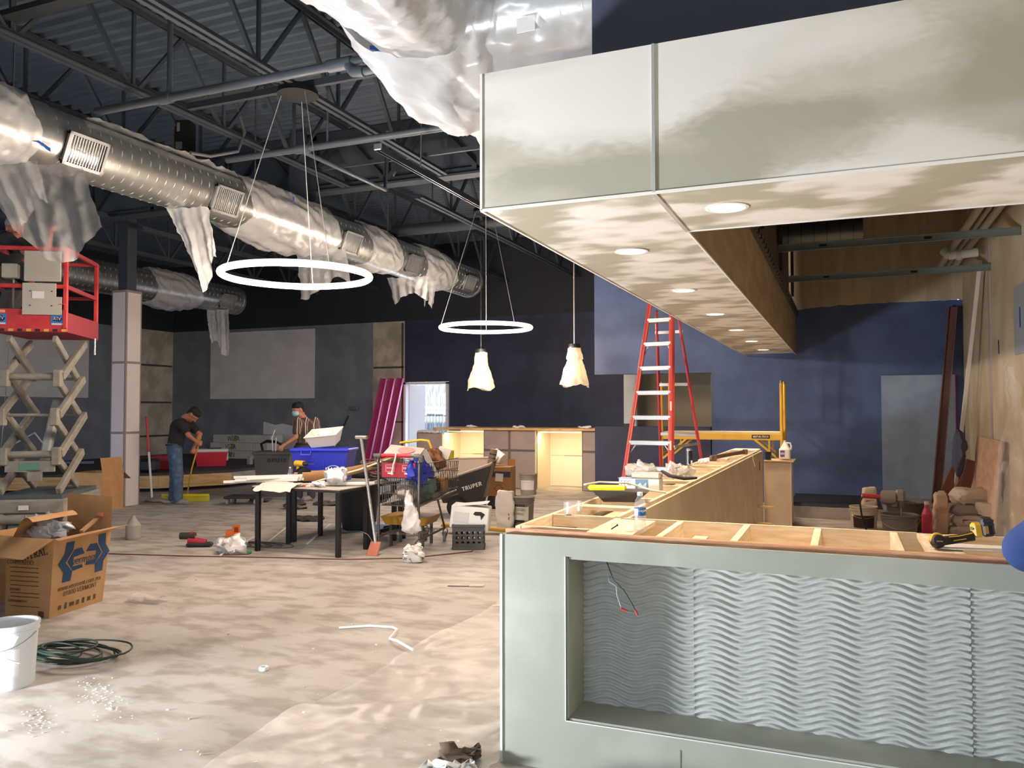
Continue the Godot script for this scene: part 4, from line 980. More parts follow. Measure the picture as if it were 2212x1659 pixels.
	bag(V(0.3, 0.0, -12.05), V(0.2, 0.56, 0.13), "#cfc4b2", "open paper mortar bag with a red mark behind the white bucket", 91, 10, "#b8404a")
	bag(V(1.12, 0.0, -11.6), V(0.17, 0.56, 0.15), "#bfa48c", "crumpled brown paper bag standing upright by a pink bottle", 92, 0, "")
	var pb := thing("pink_bottle", "red pink plastic bottle beside the crumpled brown bag", "bottle", V(0.95, 0, -11.45))
	put(B.new().lathe([[0, 0], [0.05, 0], [0.06, 0.05], [0.06, 0.3], [0.03, 0.38], [0.025, 0.42], [0, 0.42]], Transform3D.IDENTITY, 16), "body", c("#c6405a", 0.4), pb)
	put(B.new().lathe([[0, 0.42], [0.028, 0.42], [0.028, 0.46], [0, 0.46]], Transform3D.IDENTITY, 12), "cap", c("#d8d0c8"), pb)
	var n := ["lowest cement bag in the heap right of the brown bag", "second cement bag up in the heap behind the bar", "third cement bag up, grey, in the heap behind the bar", "folded empty paper bag on top of the cement heap", "small crumpled bag at the right end of the cement heap"]
	for i in 5: bag(V([1.5, 1.52, 1.46, 1.5, 1.66][i], [0.0, 0.14, 0.28, 0.4, 0.3][i], [-11.7, -11.72, -11.75, -11.9, -11.5][i]), V([0.62, 0.56, 0.5, 0.44, 0.2][i], [0.16, 0.15, 0.13, 0.2, 0.16][i], 0.4), ["#a8998e", "#b7a99b", "#8f857c", "#c8bba8", "#b8a99a"][i], n[i], 93 + i, [4, -6, 10, 14, 30][i], "#7c2f36" if i == 1 else "", i < 3)
	var sb := thing("spray_bottle", "white spray bottle nozzle standing in the corner beside the white pole", "spray bottle", V(1.3, 0.17, -13.2))
	put(B.new().lathe([[0, 0], [0.05, 0], [0.05, 0.16], [0.02, 0.22], [0, 0.22]], Transform3D.IDENTITY, 14), "body", c("#3a3a3c", 0.4), sb)
	put(B.new().box(V(-0.01, 0.25, 0), V(0.09, 0.05, 0.03), Transform3D.IDENTITY, 0.01).box(V(-0.04, 0.22, 0), V(0.015, 0.05, 0.02)), "nozzle", c("#dcd8d0"), sb)

func pail(at: Vector3, r: float, h: float, hex: String, label: String, band := "", yaw := 0.0, lid := false, tilt := 0.0) -> Node3D:
	var o := thing("bucket", label, "bucket", at, yaw)
	var t := XF(Vector3.ZERO, 0, 0, tilt)
	var pr := [[0.0, 0.0], [r * 0.86, 0.0], [r * 0.88, 0.01], [r * 0.98, h * 0.86], [r * 0.98, h * 0.86], [r * 1.04, h * 0.87], [r * 1.04, h * 0.9], [r * 0.99, h * 0.9], [r * 0.99, h * 0.94], [r * 1.05, h * 0.95], [r * 1.06, h], [r * 0.98, h]]
	if lid: pr += [[r * 0.95, h * 0.985], [0.0, h * 0.985]]
	else: pr += [[r * 0.95, h * 0.95], [r * 0.84, 0.015], [0.0, 0.015]]
	put(B.new().lathe(pr, t, 32), "bucket_body", c(hex, 0.5), o)
	var hp := []
	for i in 13:
		var an := PI * i / 12.0
		hp.append(t * V(cos(an) * r * 1.08, h * 0.86 - sin(an) * r * 0.55, sin(an) * r * 1.12 + 0.002))
	put(B.new().tube(hp, 0.003, 6), "bail_handle", c("#a8a8a6", 0.3, 0.8), o)
	if band != "":
		put(sheet(2, 16, func(u: float, w: float) -> Vector3:
			var an := -0.9 + 1.8 * w
			var rr := r * lerpf(0.905, 0.965, 1.0 - u) + 0.003
			return t * V(sin(an) * rr, h * lerpf(0.7, 0.25, u), cos(an) * rr), 0, 1, 1), "label_band", c(band, 0.6), o)
	return o

func bag(at: Vector3, s: Vector3, hex: String, label: String, sd: int, yaw := 0.0, mark := "", lying := false) -> Node3D:
	var o := thing("paper_bag", label, "bag", at, yaw)
	var b := sheet(22, 34, func(u: float, w: float) -> Vector3:
		var an := TAU * w
		var e := 0.35
		var cx := signf(cos(an)) * pow(absf(cos(an)), e)
		var cz := signf(sin(an)) * pow(absf(sin(an)), e)
		var t := clampf(u * 1.3 - 0.15, 0.0, 1.0)
		var k := 1.0
		if u < 0.115: k = u / 0.115
		elif u > 0.885: k = (1.0 - u) / 0.115
		var bulge := 0.82 + 0.18 * sin(PI * t)
		return V(cx * s.x * 0.5 * k * bulge, s.y * t, cz * s.z * 0.5 * k * bulge), minf(s.x, minf(s.y, s.z)) * 0.14, 7.0, sd, true)
	put(b, "bag_paper", c(hex, 0.85), o)
	if mark != "": put(B.new().box(V(0, s.y * 0.55, s.z * 0.5), V(s.x * 0.5, s.y * 0.3, 0.006), Transform3D.IDENTITY, 0.002), "printed_mark", c(mark, 0.8), o)
	return o

func card() -> StandardMaterial3D: return nm("card", ntex(0.012, [[0.3, "#b58a5a"], [0.7, "#c0976a"]], 101), V(0.9, 0.9, 0.9), 0.8)

func left_side() -> void:
	# column clad in white board with grey joint strips, steel post above
	var o := Node3D.new()
	o.name = "column"; o.set_meta("kind", "structure"); o.set_meta("label", "square column clad in white boards with grey joint strips")
	add_child(o)
	o.position = V(-11.445, 0, -10.335)
	put(B.new().box(V(0, 1.84, 0), V(0.33, 3.68, 0.33)), "joint_strip", c("#8b8384", 0.8), o)
	put(B.new().box(V(0, 4.75, 0), V(0.2, 2.2, 0.2)), "steel_post", c("#343b45", 0.6), o)
	var wb := c("#d3cccd", 0.8)
	for f in 2:
		for q in [[0.0, 1.22], [1.26, 2.42], [2.46, 3.64]]:
			var s := V(0.27, q[1] - q[0], 0.012)
			put(B.new().box(V(0, (q[0] + q[1]) / 2, 0.168), s, Transform3D(Basis(Vector3.UP, PI / 2 * f), Vector3.ZERO), 0.003), "white_board", wb, o)
	# open cardboard box beside the column
	var bx := thing("cardboard_box", "brown open cardboard box with one flap out standing by the white clad column", "box", V(-11.3, 0, -9.68), 10)
	carton(bx, V(0.55, 0.62, 0.5), [[2, 35.0], [3, 60.0], [1, -100.0]], false)
	one(B.new().lathe([[0, 0], [0.08, 0], [0.09, 0.03], [0.09, 0.18], [0.03, 0.27], [0.025, 0.3], [0, 0.3]], Transform3D.IDENTITY, 16), "jug", c("#9a968f", 0.4), "dusty grey plastic jug beside the lift wheel", "jug", V(-8.28, 0, -7.62))
	lift()
	# things on the stage edge behind the lift
	one(B.new().box(V(0, 0.15, 0), V(0.5, 0.3, 0.4), Transform3D.IDENTITY, 0.03), "tool_case", c("#a8383c", 0.6), "red tool case on the stage behind the scissor lift", "case", V(-13.2, 0.376, -12.9), 20)
	one(B.new().box(V(0, 0.14, 0), V(0.34, 0.28, 0.3), Transform3D.IDENTITY, 0.06), "speaker_box", c("#23252b", 0.5), "small black rounded case on the stage left of the column", "case", V(-12.95, 0.376, -12.3), 20)
	one(B.new().bar(V(-1.4, 0.05, 0), V(1.3, 0.12, -0.6), 0.05, 0.05), "blue_tube", c("#7f94c4", 0.4), "long pale blue tube lying on the stage at the far left", "tube", V(-16.4, 0.376, -12.2))
	# two printed moving boxes
	var ink := c("#24466b", 0.8)
	var dk := c("#5e4632", 0.8)
	var v := thing("moving_box", "tan moving box with a dark blue chevron logo and open flaps", "box", V(-5.745, 0, -4.49), 0)
	# local frame: right face runs along the box's own x after turning
	var rx := Vector3(cos(deg_to_rad(101.0)), 0, -sin(deg_to_rad(101.0)))
	var lx := Vector3(cos(deg_to_rad(188.0)), 0, -sin(deg_to_rad(188.0)))
	var W := 0.6
	var L := 0.42
	var Hh := 0.62
	var bow := 0.03
	var p := [Vector3.ZERO, rx * W, rx * W + lx * L, lx * L]
	var tp := []
	for i in 4: tp.append(p[i] + V(0.05, Hh, 0.0) - (p[2] * 0.5) * 0.0 + (p[i] - p[2] * 0.5).normalized() * bow)
	for i in 4:
		var a: Vector3 = p[i]
		var b: Vector3 = p[(i + 1) % 4]
		var ta: Vector3 = tp[i]
		var tb: Vector3 = tp[(i + 1) % 4]
		var nn := (b - a).cross(Vector3.UP).normalized()
		if nn.dot((a + b) * 0.5 - p[2] * 0.5) < 0: nn = -nn
		var t := nn * -0.005
		put(B.new().hexa([a, b, b + t, a + t, ta, tb, tb + t, ta + t]), "side_panel", card(), v)
	put(B.new().hexa([p[0], p[1], p[2], p[3], p[0] + V(0, 0.01, 0), p[1] + V(0, 0.01, 0), p[2] + V(0, 0.01, 0), p[3] + V(0, 0.01, 0)]), "bottom_panel", card(), v)
	# flaps: right face flap out, front-left flap out, far flap up, back flap curled in
	var fl := func(a: Vector3, b: Vector3, d1: Vector3, d2: Vector3) -> void:
		put(B.new().hexa([a, b, b + d2, a + d1, a + V(0, 0.005, 0), b + V(0, 0.005, 0), b + d2 + V(0.003, 0.005, 0), a + d1 + V(0.003, 0.005, 0)]), "flap", card(), v)
	fl.call(tp[0], tp[1], V(0.11, 0.0, 0.05), V(0.18, 0.03, -0.03))
	fl.call(tp[3], tp[0], V(-0.05, -0.11, 0.2), V(-0.08, -0.13, 0.2))
	fl.call(tp[1], tp[2], V(0.0, 0.26, 0.0), V(0.0, 0.28, 0.0))
	put(sheet(10, 6, func(u: float, q: float) -> Vector3: return tp[2].lerp(tp[3], 0.15 + 0.75 * q) + V(0.26 * u, 0.16 * sin(u * 2.2), 0.03 * u), 0.004, 3.0, 5), "flap", card(), v)
	put(B.new().bar(tp[0].lerp(tp[1], 0.45) + V(0, 0.02, 0), tp[0].lerp(tp[1], 0.95) + V(-0.12, 0.09, 0), 0.03, 0.02), "tape_roll_edge", c("#a27c58"), v)
	put(B.new().box(tp[0].lerp(tp[1], 0.97) + V(-0.11, 0.11, 0), V(0.05, 0.035, 0.03), XF(Vector3.ZERO)), "sticker", c("#f08e78"), v)
	# printing on the right face and on the left face
	var face := func(o0: Vector3, along: Vector3, topo: Vector3) -> Transform3D:
		var y := (topo - o0).normalized()
		var z := along.cross(y).normalized()
		var y2 := z.cross(along).normalized()
		return Transform3D(Basis(along, y2, z), o0 + z * 0.003)
	var fr: Transform3D = face.call(p[0], rx, (tp[0] + tp[1]) * 0.5 - rx * W * 0.5)
	if fr.basis.z.dot(V(1, 0, 0)) < 0: fr = Transform3D(Basis(fr.basis.x, fr.basis.y, -fr.basis.z), fr.origin)
	var half := [Vector2(0.101, 0.577), Vector2(0.190, 0.577), Vector2(0.181, 0.505), Vector2(0.111, 0.416), Vector2(0.195, 0.334), Vector2(0.185, 0.260), Vector2(0.098, 0.261), Vector2(0.098, 0.341), Vector2(0.032, 0.415), Vector2(0.090, 0.485)]
	var hex := [Vector2(0.132, 0.419), Vector2(0.2, 0.508), Vector2(0.277, 0.512), Vector2(0.316, 0.458), Vector2(0.197, 0.447), Vector2(0.194, 0.372), Vector2(0.298, 0.372), Vector2(0.31, 0.346), Vector2(0.2, 0.336)]
	for poly in [half, hex]:
		var mir := []
		for q in poly: mir.append(Vector2(0.65 - q.x, q.y + 0.012))
		put(B.new().prism(poly, 0.0015, fr), "logo_shape", ink, v)
		put(B.new().prism(mir, 0.0015, fr), "logo_shape", ink, v)
	text("vermont", 0.075, ink, v, fr * XF(V(0.325, 0.41, 0.001)))
	text("www.vermont.com.mx", 0.048, dk, v, fr * XF(V(0.3, 0.215, 0.001)))
	text("01800-VERMONT", 0.05, dk, v, fr * XF(V(0.31, 0.165, 0.001)))
	for i in 7: put(B.new().box(V(0.1 + i * 0.065, 0.065, 0.0), V([0.03, 0.02, 0.05, 0.03, 0.02, 0.035, 0.025][i], [0.03, 0.05, 0.03, 0.035, 0.045, 0.035, 0.04][i], 0.002), fr), "printed_icon", dk, v)
	var ff: Transform3D = face.call(p[3], -lx, tp[3])
	text("CONTENIDO:", 0.045, dk, v, ff * XF(V(0.17, 0.43, 0.002)))
	text("CENTRAL", 0.07, c("#26201c"), v, ff * XF(V(0.27, 0.49, 0.002), 0, 0, 14), "handwriting", "Droid Serif")
	for i in 5: put(B.new().box(V(0.2, 0.39 - i * 0.035, 0.002), V(0.27, 0.005, 0.002), ff), "printed_line", dk, v)
	text("DESTINO:", 0.025, dk, v, ff * XF(V(0.11, 0.215, 0.002)))
	text("CONSIGNADO A:", 0.025, dk, v, ff * XF(V(0.13, 0.125, 0.002)))
	for i in 2: put(B.new().box(V(0.2, 0.19 - i * 0.03, 0.002), V(0.27, 0.005, 0.002), ff), "printed_line", dk, v)
	put(B.new().box(V(0.2, 0.085, 0.002), V(0.27, 0.005, 0.002), ff), "printed_line", dk, v)
	put(B.new().box(V(0.35, 0.03, 0.002), V(0.05, 0.05, 0.002), ff), "printed_icon", dk, v)
	# second box at the picture edge
	v = thing("moving_box", "second moving box cut by the left picture edge, with crinkled plastic inside", "box", V(-6.62, 0, -4.98), 8)
	carton(v, V(0.62, 0.56, 0.5), [[0, 40.0], [2, 120.0]], true)
	text("PRODUCTO", 0.055, dk, v, XF(V(0.2, 0.45, 0.254)))
	text("DELICADO", 0.055, dk, v, XF(V(0.2, 0.38, 0.254)))
	var cr := lump(V(0.2, 0.12, 0.14), 0.1, 9.0, 103, 20, 28)
	var cm := StandardMaterial3D.new()
	cm.albedo_color = Color(0.9, 0.92, 0.95, 0.6); cm.roughness = 0.26; cm.metallic = 0.3; cm.transparency = BaseMaterial3D.TRANSPARENCY_ALPHA
	one(cr, "crinkled_wrap", cm, "shiny crinkled plastic wrap sticking out of the left moving box", "plastic wrap", V(-6.1, 0.6, -4.72))
	# bucket and cable coil at the lower left
	var bk := pail(V(-4.585, 0, -3.33), 0.15, 0.37, "#dfe2e6", "white plastic bucket cut by the left picture edge beside green cable", "", 20)
	put(sheet(4, 10, func(u: float, w: float) -> Vector3:
		var an := 0.1 + 0.85 * w
		var rr := 0.15 * lerpf(0.96, 0.89, u) + 0.003
		return V(sin(an) * rr, lerpf(0.24, 0.08, u), cos(an) * rr), 0.0, 1, 1), "label_patch", c("#eceef0", 0.5), bk)
	put(B.new().tube([V(0.12, 0.31, 0.1), V(0.08, 0.2, 0.15), V(0.13, 0.16, 0.1)], 0.004, 6), "bail_wire", c("#e8e8e8"), bk)
	var coil := thing("cable_coil", "loose tangle of dark green cable on the floor beside the white bucket", "cable", V(-4.72, 0, -3.85))
	for i in 9:
		var pts := []
		var r := 0.15 + 0.028 * i
		var ox := 0.02 * i
		for k in 28:
			var an := TAU * k / 28
			pts.append(V(ox - 0.08 + cos(an) * r * rnd(0.97, 1.03), 0.012 + 0.008 * i * (0.6 + 0.4 * sin(an + i)) + (0.05 if i < 3 else 0.0) * absf(sin(an * 0.5 + i)), sin(an) * r * (0.55 + 0.05 * (i % 3)) + 0.03 * sin(i * 2.0)))
		put(B.new().tube(pts, 0.0065, 6, true), "loop", c("#28332b" if i % 3 else "#2c4a3c", 0.5), coil)

func carton(o: Node3D, s: Vector3, flaps: Array, closed_bottom: bool) -> void:
	# box of four thin sides at o; flaps: [side 0 front +z, 1 right, 2 back, 3 left, degrees below horizontal]
	var t := 0.006
	var m := card()
	put(B.new().box(V(0, s.y / 2, s.z / 2), V(s.x, s.y, t)), "side_panel", m, o)
	put(B.new().box(V(0, s.y / 2, -s.z / 2), V(s.x, s.y, t)), "side_panel", m, o)
	put(B.new().box(V(s.x / 2, s.y / 2, 0), V(t, s.y, s.z)), "side_panel", m, o)
	put(B.new().box(V(-s.x / 2, s.y / 2, 0), V(t, s.y, s.z)), "side_panel", m, o)
	put(B.new().box(V(0, t, 0), V(s.x, t, s.z)), "bottom_panel", m, o)
	for q in flaps:
		var yaw: float = [0.0, 90.0, 180.0, 270.0][q[0]]
		var wide: float = s.x if int(q[0]) % 2 == 0 else s.z
		var off: float = s.z / 2 if int(q[0]) % 2 == 0 else s.x / 2
		var len := minf(s.x, s.z) * 0.48
		var t1 := Transform3D(Basis(Vector3.UP, deg_to_rad(yaw)), Vector3.ZERO) * Transform3D(Basis(Vector3.RIGHT, deg_to_rad(q[1])), V(0, s.y, off))
		put(B.new().box(V(0, 0, len / 2), V(wide * 0.98, t, len), t1), "flap", m, o)

func lift() -> void:
	var o := thing("scissor_lift", "red platform scissor lift raised on grey beige crossed arms, worker on top", "scissor lift", V(-8.32, 0, -6.2), 32.5)
	var red := nm("liftred", ntex(0.02, [[0.3, "#b8323a"], [0.75, "#cc3f42"]], 111), V(1.2, 1.2, 1.2), 0.55)
	var dred := c("#94303a", 0.6)
	var gr := nm("liftgrey", ntex(0.02, [[0.3, "#7f7a71"], [0.7, "#948f84"]], 112), V(1.2, 1.2, 1.2), 0.65)
	var dk := c("#4f5556", 0.7)
	# local: x across (-0.38..0.38), z = -depth
	put(B.new().box(V(0, 0.56, -0.62), V(0.8, 0.16, 1.24), Transform3D.IDENTITY, 0.02), "chassis", gr, o)
	put(B.new().box(V(0, 0.66, -0.62), V(0.7, 0.05, 1.15)), "chassis_deck", dk, o)
	put(B.new().box(V(0.3, 0.36, -0.05), V(0.2, 0.26, 0.14), Transform3D.IDENTITY, 0.03).box(V(-0.3, 0.36, -0.05), V(0.2, 0.26, 0.14), Transform3D.IDENTITY, 0.03), "bumper", gr, o)
	put(B.new().tube([V(-0.25, 0.43, 0.03), V(0.2, 0.43, 0.03)], 0.05, 14), "cylinder", gr, o)
	put(B.new().tube([V(-0.16, 0.3, -0.05), V(0.12, 0.3, -0.05)], 0.11, 16), "motor", c("#596568", 0.5), o)
	put(B.new().box(V(-0.02, 0.555, 0.012), V(0.1, 0.05, 0.01)), "sticker", c("#dcdcd8"), o)
	for q in [[-0.36, -0.12], [0.36, -0.12], [-0.36, -1.1], [0.36, -1.1]]:
		var wl := put(B.new().lathe([[0.0, -0.05], [0.14, -0.05], [0.15, -0.03], [0.15, 0.03], [0.14, 0.05], [0.0, 0.05]], XF(V(q[0], 0.15, q[1]), 0, 0, 90), 24), "wheel", c("#b9ae98", 0.7), o)
		put(B.new().lathe([[0.0, -0.055], [0.07, -0.055], [0.07, 0.055], [0.0, 0.055]], XF(V(q[0], 0.15, q[1]), 0, 0, 90), 16), "hub", gr, wl)
	var ys := [0.72, 1.13, 1.57, 2.0, 2.43]
	var zf := [-0.08, -0.12, -0.05, -0.12, -0.08]
	var zb := [-0.86, -0.82, -0.9, -0.82, -0.86]
	for k in 4:
		for s in [-0.3, 0.3]:
			put(B.new().bar(V(s, ys[k], zf[k]), V(s, ys[k + 1], zb[k + 1]), 0.06, 0.09, Vector3.UP, 0.01), "scissor_arm", gr, o)
			put(B.new().bar(V(s * 0.78, ys[k], zb[k]), V(s * 0.78, ys[k + 1], zf[k + 1]), 0.055, 0.085, Vector3.UP, 0.01), "scissor_arm", gr, o)
	for k in range(1, 4):
		put(B.new().tube([V(-0.3, ys[k], zf[k]), V(0.3, ys[k], zf[k])], 0.04 if k != 2 else 0.018, 12), "cross_tube", gr, o)
		put(B.new().tube([V(-0.3, ys[k], zb[k]), V(0.3, ys[k], zb[k])], 0.018, 10), "cross_tube", gr, o)
		for s in [-0.27, 0.27]: put(B.new().box(V(s, ys[k] - 0.02, zf[k] + 0.02), V(0.085, 0.2, 0.09), Transform3D.IDENTITY, 0.012), "pivot_block", gr, o)
	put(B.new().bar(V(0.05, 0.95, -0.3), V(0.1, 1.75, -0.6), 0.1, 0.1, Vector3.RIGHT, 0.02), "lift_cylinder", c("#8d8f8d", 0.5), o)
	put(B.new().box(V(0.0, 1.0, -0.1), V(0.5, 0.12, 0.05)).box(V(0.05, 0.9, -0.1), V(0.14, 0.12, 0.05)), "maintenance_bar", gr, o)
	put(B.new().box(V(0.0, 1.0, -0.072), V(0.2, 0.08, 0.006)), "green_label", c("#5c8a78"), o)
	# platform
	put(B.new().box(V(0, 2.53, -0.52), V(0.78, 0.08, 1.04)), "platform_floor", dred, o)
	put(B.new().box(V(0, 2.62, 0.0), V(0.79, 0.25, 0.02), Transform3D.IDENTITY, 0.004), "toe_board", red, o)
	for s in [-0.385, 0.385]: put(B.new().box(V(s, 2.6, -0.52), V(0.02, 0.22, 1.04)), "toe_board", dred, o)
	for i in 9: put(B.new().box(V(-0.36 + i * 0.09, 2.51, 0.011), V(0.05, 0.028, 0.003), XF(Vector3.ZERO)), "warning_stripe", c("#26221f" if i % 2 else "#d9a648"), o)
	for s in [-0.29, 0.29]:
		put(B.new().box(V(s, 2.63, 0.012), V(0.13, 0.12, 0.003)), "sticker", c("#3f79b4"), o)
		put(B.new().prism([Vector2(-0.05, -0.02), Vector2(-0.03, 0.02), Vector2(0.02, 0.035), Vector2(0.055, 0.0), Vector2(0.03, -0.03)], 0.002, XF(V(s, 2.635, 0.0145))), "sticker_mark", c("#1f2a44"), o)
		text("ATV", 0.045, c("#d7dde6"), o, XF(V(s, 2.64, 0.016)))
		put(B.new().box(V(s, 2.58, 0.014), V(0.11, 0.018, 0.002)), "sticker_line", c("#cfd6dc"), o)
		put(B.new().box(V(s, 2.715, 0.012), V(0.1, 0.03, 0.003)), "paint_chip", c("#e3b08a"), o)
	for q in [[-0.37, 0.0], [0.37, 0.0], [-0.37, -1.02], [0.37, -1.02]]: put(B.new().box(V(q[0], 2.98, q[1]), V(0.045, 0.9, 0.045), Transform3D.IDENTITY, 0.006), "rail_post", red, o)
	for y in [3.42, 3.0]:
		put(B.new().box(V(0, y, 0), V(0.78, 0.045, 0.04), Transform3D.IDENTITY, 0.006), "guard_rail", red, o)
		put(B.new().box(V(0, y, -1.02), V(0.78, 0.035, 0.035)), "guard_rail", red, o)
		for s in [-0.37, 0.37]: put(B.new().box(V(s, y, -0.51), V(0.035, 0.045, 1.0)), "guard_rail", dred, o)
	var pan := c("#b5b2a8", 0.6)
	put(B.new().box(V(0.14, 3.22, 0.03), V(0.38, 0.34, 0.015), Transform3D.IDENTITY, 0.006), "guard_panel", pan, o)
	put(B.new().prism([Vector2(-0.2, -0.18), Vector2(0.2, -0.18), Vector2(0.2, 0.02), Vector2(0.14, 0.02), Vector2(0.14, 0.17), Vector2(-0.2, 0.17)], 0.015, XF(V(0.14, 2.86, 0.03))), "guard_panel", pan, o)
	put(B.new().box(V(0.1, 2.9, 0.04), V(0.12, 0.08, 0.004)), "paper_sticker", c("#dedede"), o)
	for q in [[0.02, 2.94], [0.24, 2.94], [0.02, 2.78], [0.24, 2.78]]: put(B.new().box(V(q[0], q[1], 0.04), V(0.012, 0.012, 0.004)), "bolt", c("#333333"), o)
	put(B.new().box(V(-0.22, 3.17, -0.06), V(0.16, 0.16, 0.1), Transform3D.IDENTITY, 0.01), "control_box", pan, o)
	put(B.new().tube([V(-0.19, 3.08, -0.06), V(-0.19, 2.8, -0.06), V(-0.2, 2.6, -0.1)], 0.01, 6), "control_cable", c("#9c9c98"), o)
	for s in [-0.33, 0.34]: put(B.new().tube([V(s - 0.03, 2.74, 0.02), V(s - 0.03, 2.8, 0.03), V(s + 0.03, 2.8, 0.03), V(s + 0.03, 2.74, 0.02)], 0.01, 6), "tie_ring", red, o)
	put(B.new().tube([V(0.4, 2.5, -0.9), V(0.4, 2.3, -0.9)], 0.012, 6), "chain", c("#b9b9b9", 0.3, 0.8), o)
	# hanging thin cable beside the arms
	one(B.new().tube([V(-0.1, 2.45, 0), V(-0.12, 1.6, 0.02), V(-0.18, 0.9, 0.03)], 0.006, 5), "thin_cable", c("#80838a"), "thin cable hanging from the red platform down the left side", "cable", V(-8.75, 0, -6.35))
	one(B.new().tube([V(-0.3, 1.2, 0), V(0.1, 1.35, 0.02), V(0.35, 1.15, 0.03), V(0.2, 0.95, 0.02), V(-0.2, 0.98, 0), V(-0.4, 1.15, 0)], 0.01, 6), "thin_cable", c("#8d9094"), "grey cable loop drooping left of the scissor arms", "cable", V(-9.2, 0, -6.9))

func table(at: Vector3, w: float, d: float, label: String) -> void:
	var o := thing("work_table", label, "table", at)
	put(B.new().box(V(0, 0.742, 0), V(w, 0.016, d), Transform3D.IDENTITY, 0.003), "tabletop", nm("laminate", ntex(0.02, [[0.3, "#a8a098"], [0.7, "#bcb4aa"]], 121), V(1, 1, 1), 0.5), o)
	put(B.new().box(V(0, 0.725, 0), V(w + 0.004, 0.028, d + 0.004)), "edge_band", c("#2a2625", 0.5), o)
	for sx in [-1, 1]:
		for sz in [-1, 1]: put(B.new().box(V(sx * (w / 2 - 0.05), 0.36, sz * (d / 2 - 0.05)), V(0.055, 0.72, 0.055), Transform3D.IDENTITY, 0.008), "leg", c("#1b1a1b", 0.4), o)

func bottle(at: Vector3, label: String, full: bool) -> void:
	var o := thing("water_bottle", label, "bottle", at)
	o.scale = Vector3.ONE * 0.84
	var gl := StandardMaterial3D.new()
	gl.albedo_color = Color(0.93, 0.97, 1.0, 0.12); gl.roughness = 0.05; gl.transparency = BaseMaterial3D.TRANSPARENCY_ALPHA
	var pr := [[0.0, 0.0], [0.028, 0.0], [0.032, 0.008]]
	for i in 8:
		pr.append([0.0325 if i % 2 else 0.0305, 0.014 + i * 0.008])
	pr += [[0.0325, 0.085], [0.0325, 0.13], [0.032, 0.145], [0.025, 0.17], [0.014, 0.19], [0.0125, 0.196], [0.0125, 0.2]]
	put(B.new().lathe(pr, Transform3D.IDENTITY, 28), "bottle_body", gl, o)
	put(B.new().lathe([[0, 0.195], [0.015, 0.195], [0.0155, 0.197], [0.0155, 0.21], [0.014, 0.213], [0, 0.213]], Transform3D.IDENTITY, 20), "cap", c("#f3f3f3", 0.4), o)
	if full:
		put(B.new().lathe([[0.0, 0.004], [0.028, 0.006], [0.029, 0.075], [0.0, 0.075]], Transform3D.IDENTITY, 20), "water", gl, o)
	put(B.new().lathe([[0.0329, 0.088], [0.0329, 0.128]], Transform3D.IDENTITY, 28), "label_band", c("#2f6fb4", 0.5), o)
	put(sheet(2, 8, func(u: float, w: float) -> Vector3: return V(sin(-0.9 + 0.8 * w) * 0.0333, 0.125 - 0.035 * u, cos(-0.9 + 0.8 * w) * 0.0333), 0, 1, 1), "label_mark", c("#e9eef0"), o)
	var s := "niagara"
	for i in s.length():
		var an := -0.15 + i * 0.27
		text(s[i], 0.017, c("#ffffff"), o, XF(V(sin(an) * 0.0334, 0.116, cos(an) * 0.0334), 0, rad_to_deg(an)))

func drill(at: Vector3, yaw: float, label: String) -> Node3D:
	var o := thing("cordless_drill", label, "drill", at, yaw)
	var yl := c("#dcae2c", 0.5)
	var bl := c("#211f1e", 0.5)
	put(B.new().tube([V(-0.07, 0.2, 0), V(0.05, 0.2, 0)], [0.034, 0.032], 16), "motor_housing", yl, o)
	put(B.new().tube([V(0.05, 0.2, 0), V(0.09, 0.2, 0), V(0.11, 0.2, 0)], [0.026, 0.022, 0.012], 14), "chuck", c("#4a4642", 0.4, 0.6), o)
	put(B.new().tube([V(0.11, 0.2, 0), V(0.2, 0.2, 0)], 0.004, 6), "bit", c("#8a8580", 0.3, 0.8), o)
	put(B.new().tube([V(-0.08, 0.2, 0), V(-0.07, 0.2, 0)], 0.03, 14), "rear_cap", bl, o)
	put(B.new().bar(V(-0.03, 0.18, 0), V(-0.045, 0.06, 0), 0.036, 0.045, Vector3.RIGHT, 0.012), "grip", yl, o)
	put(B.new().box(V(-0.008, 0.15, 0), V(0.02, 0.03, 0.02), Transform3D.IDENTITY, 0.005), "trigger", bl, o)
	put(B.new().box(V(-0.035, 0.03, 0), V(0.12, 0.05, 0.07), Transform3D.IDENTITY, 0.012), "battery", bl, o)
	return o

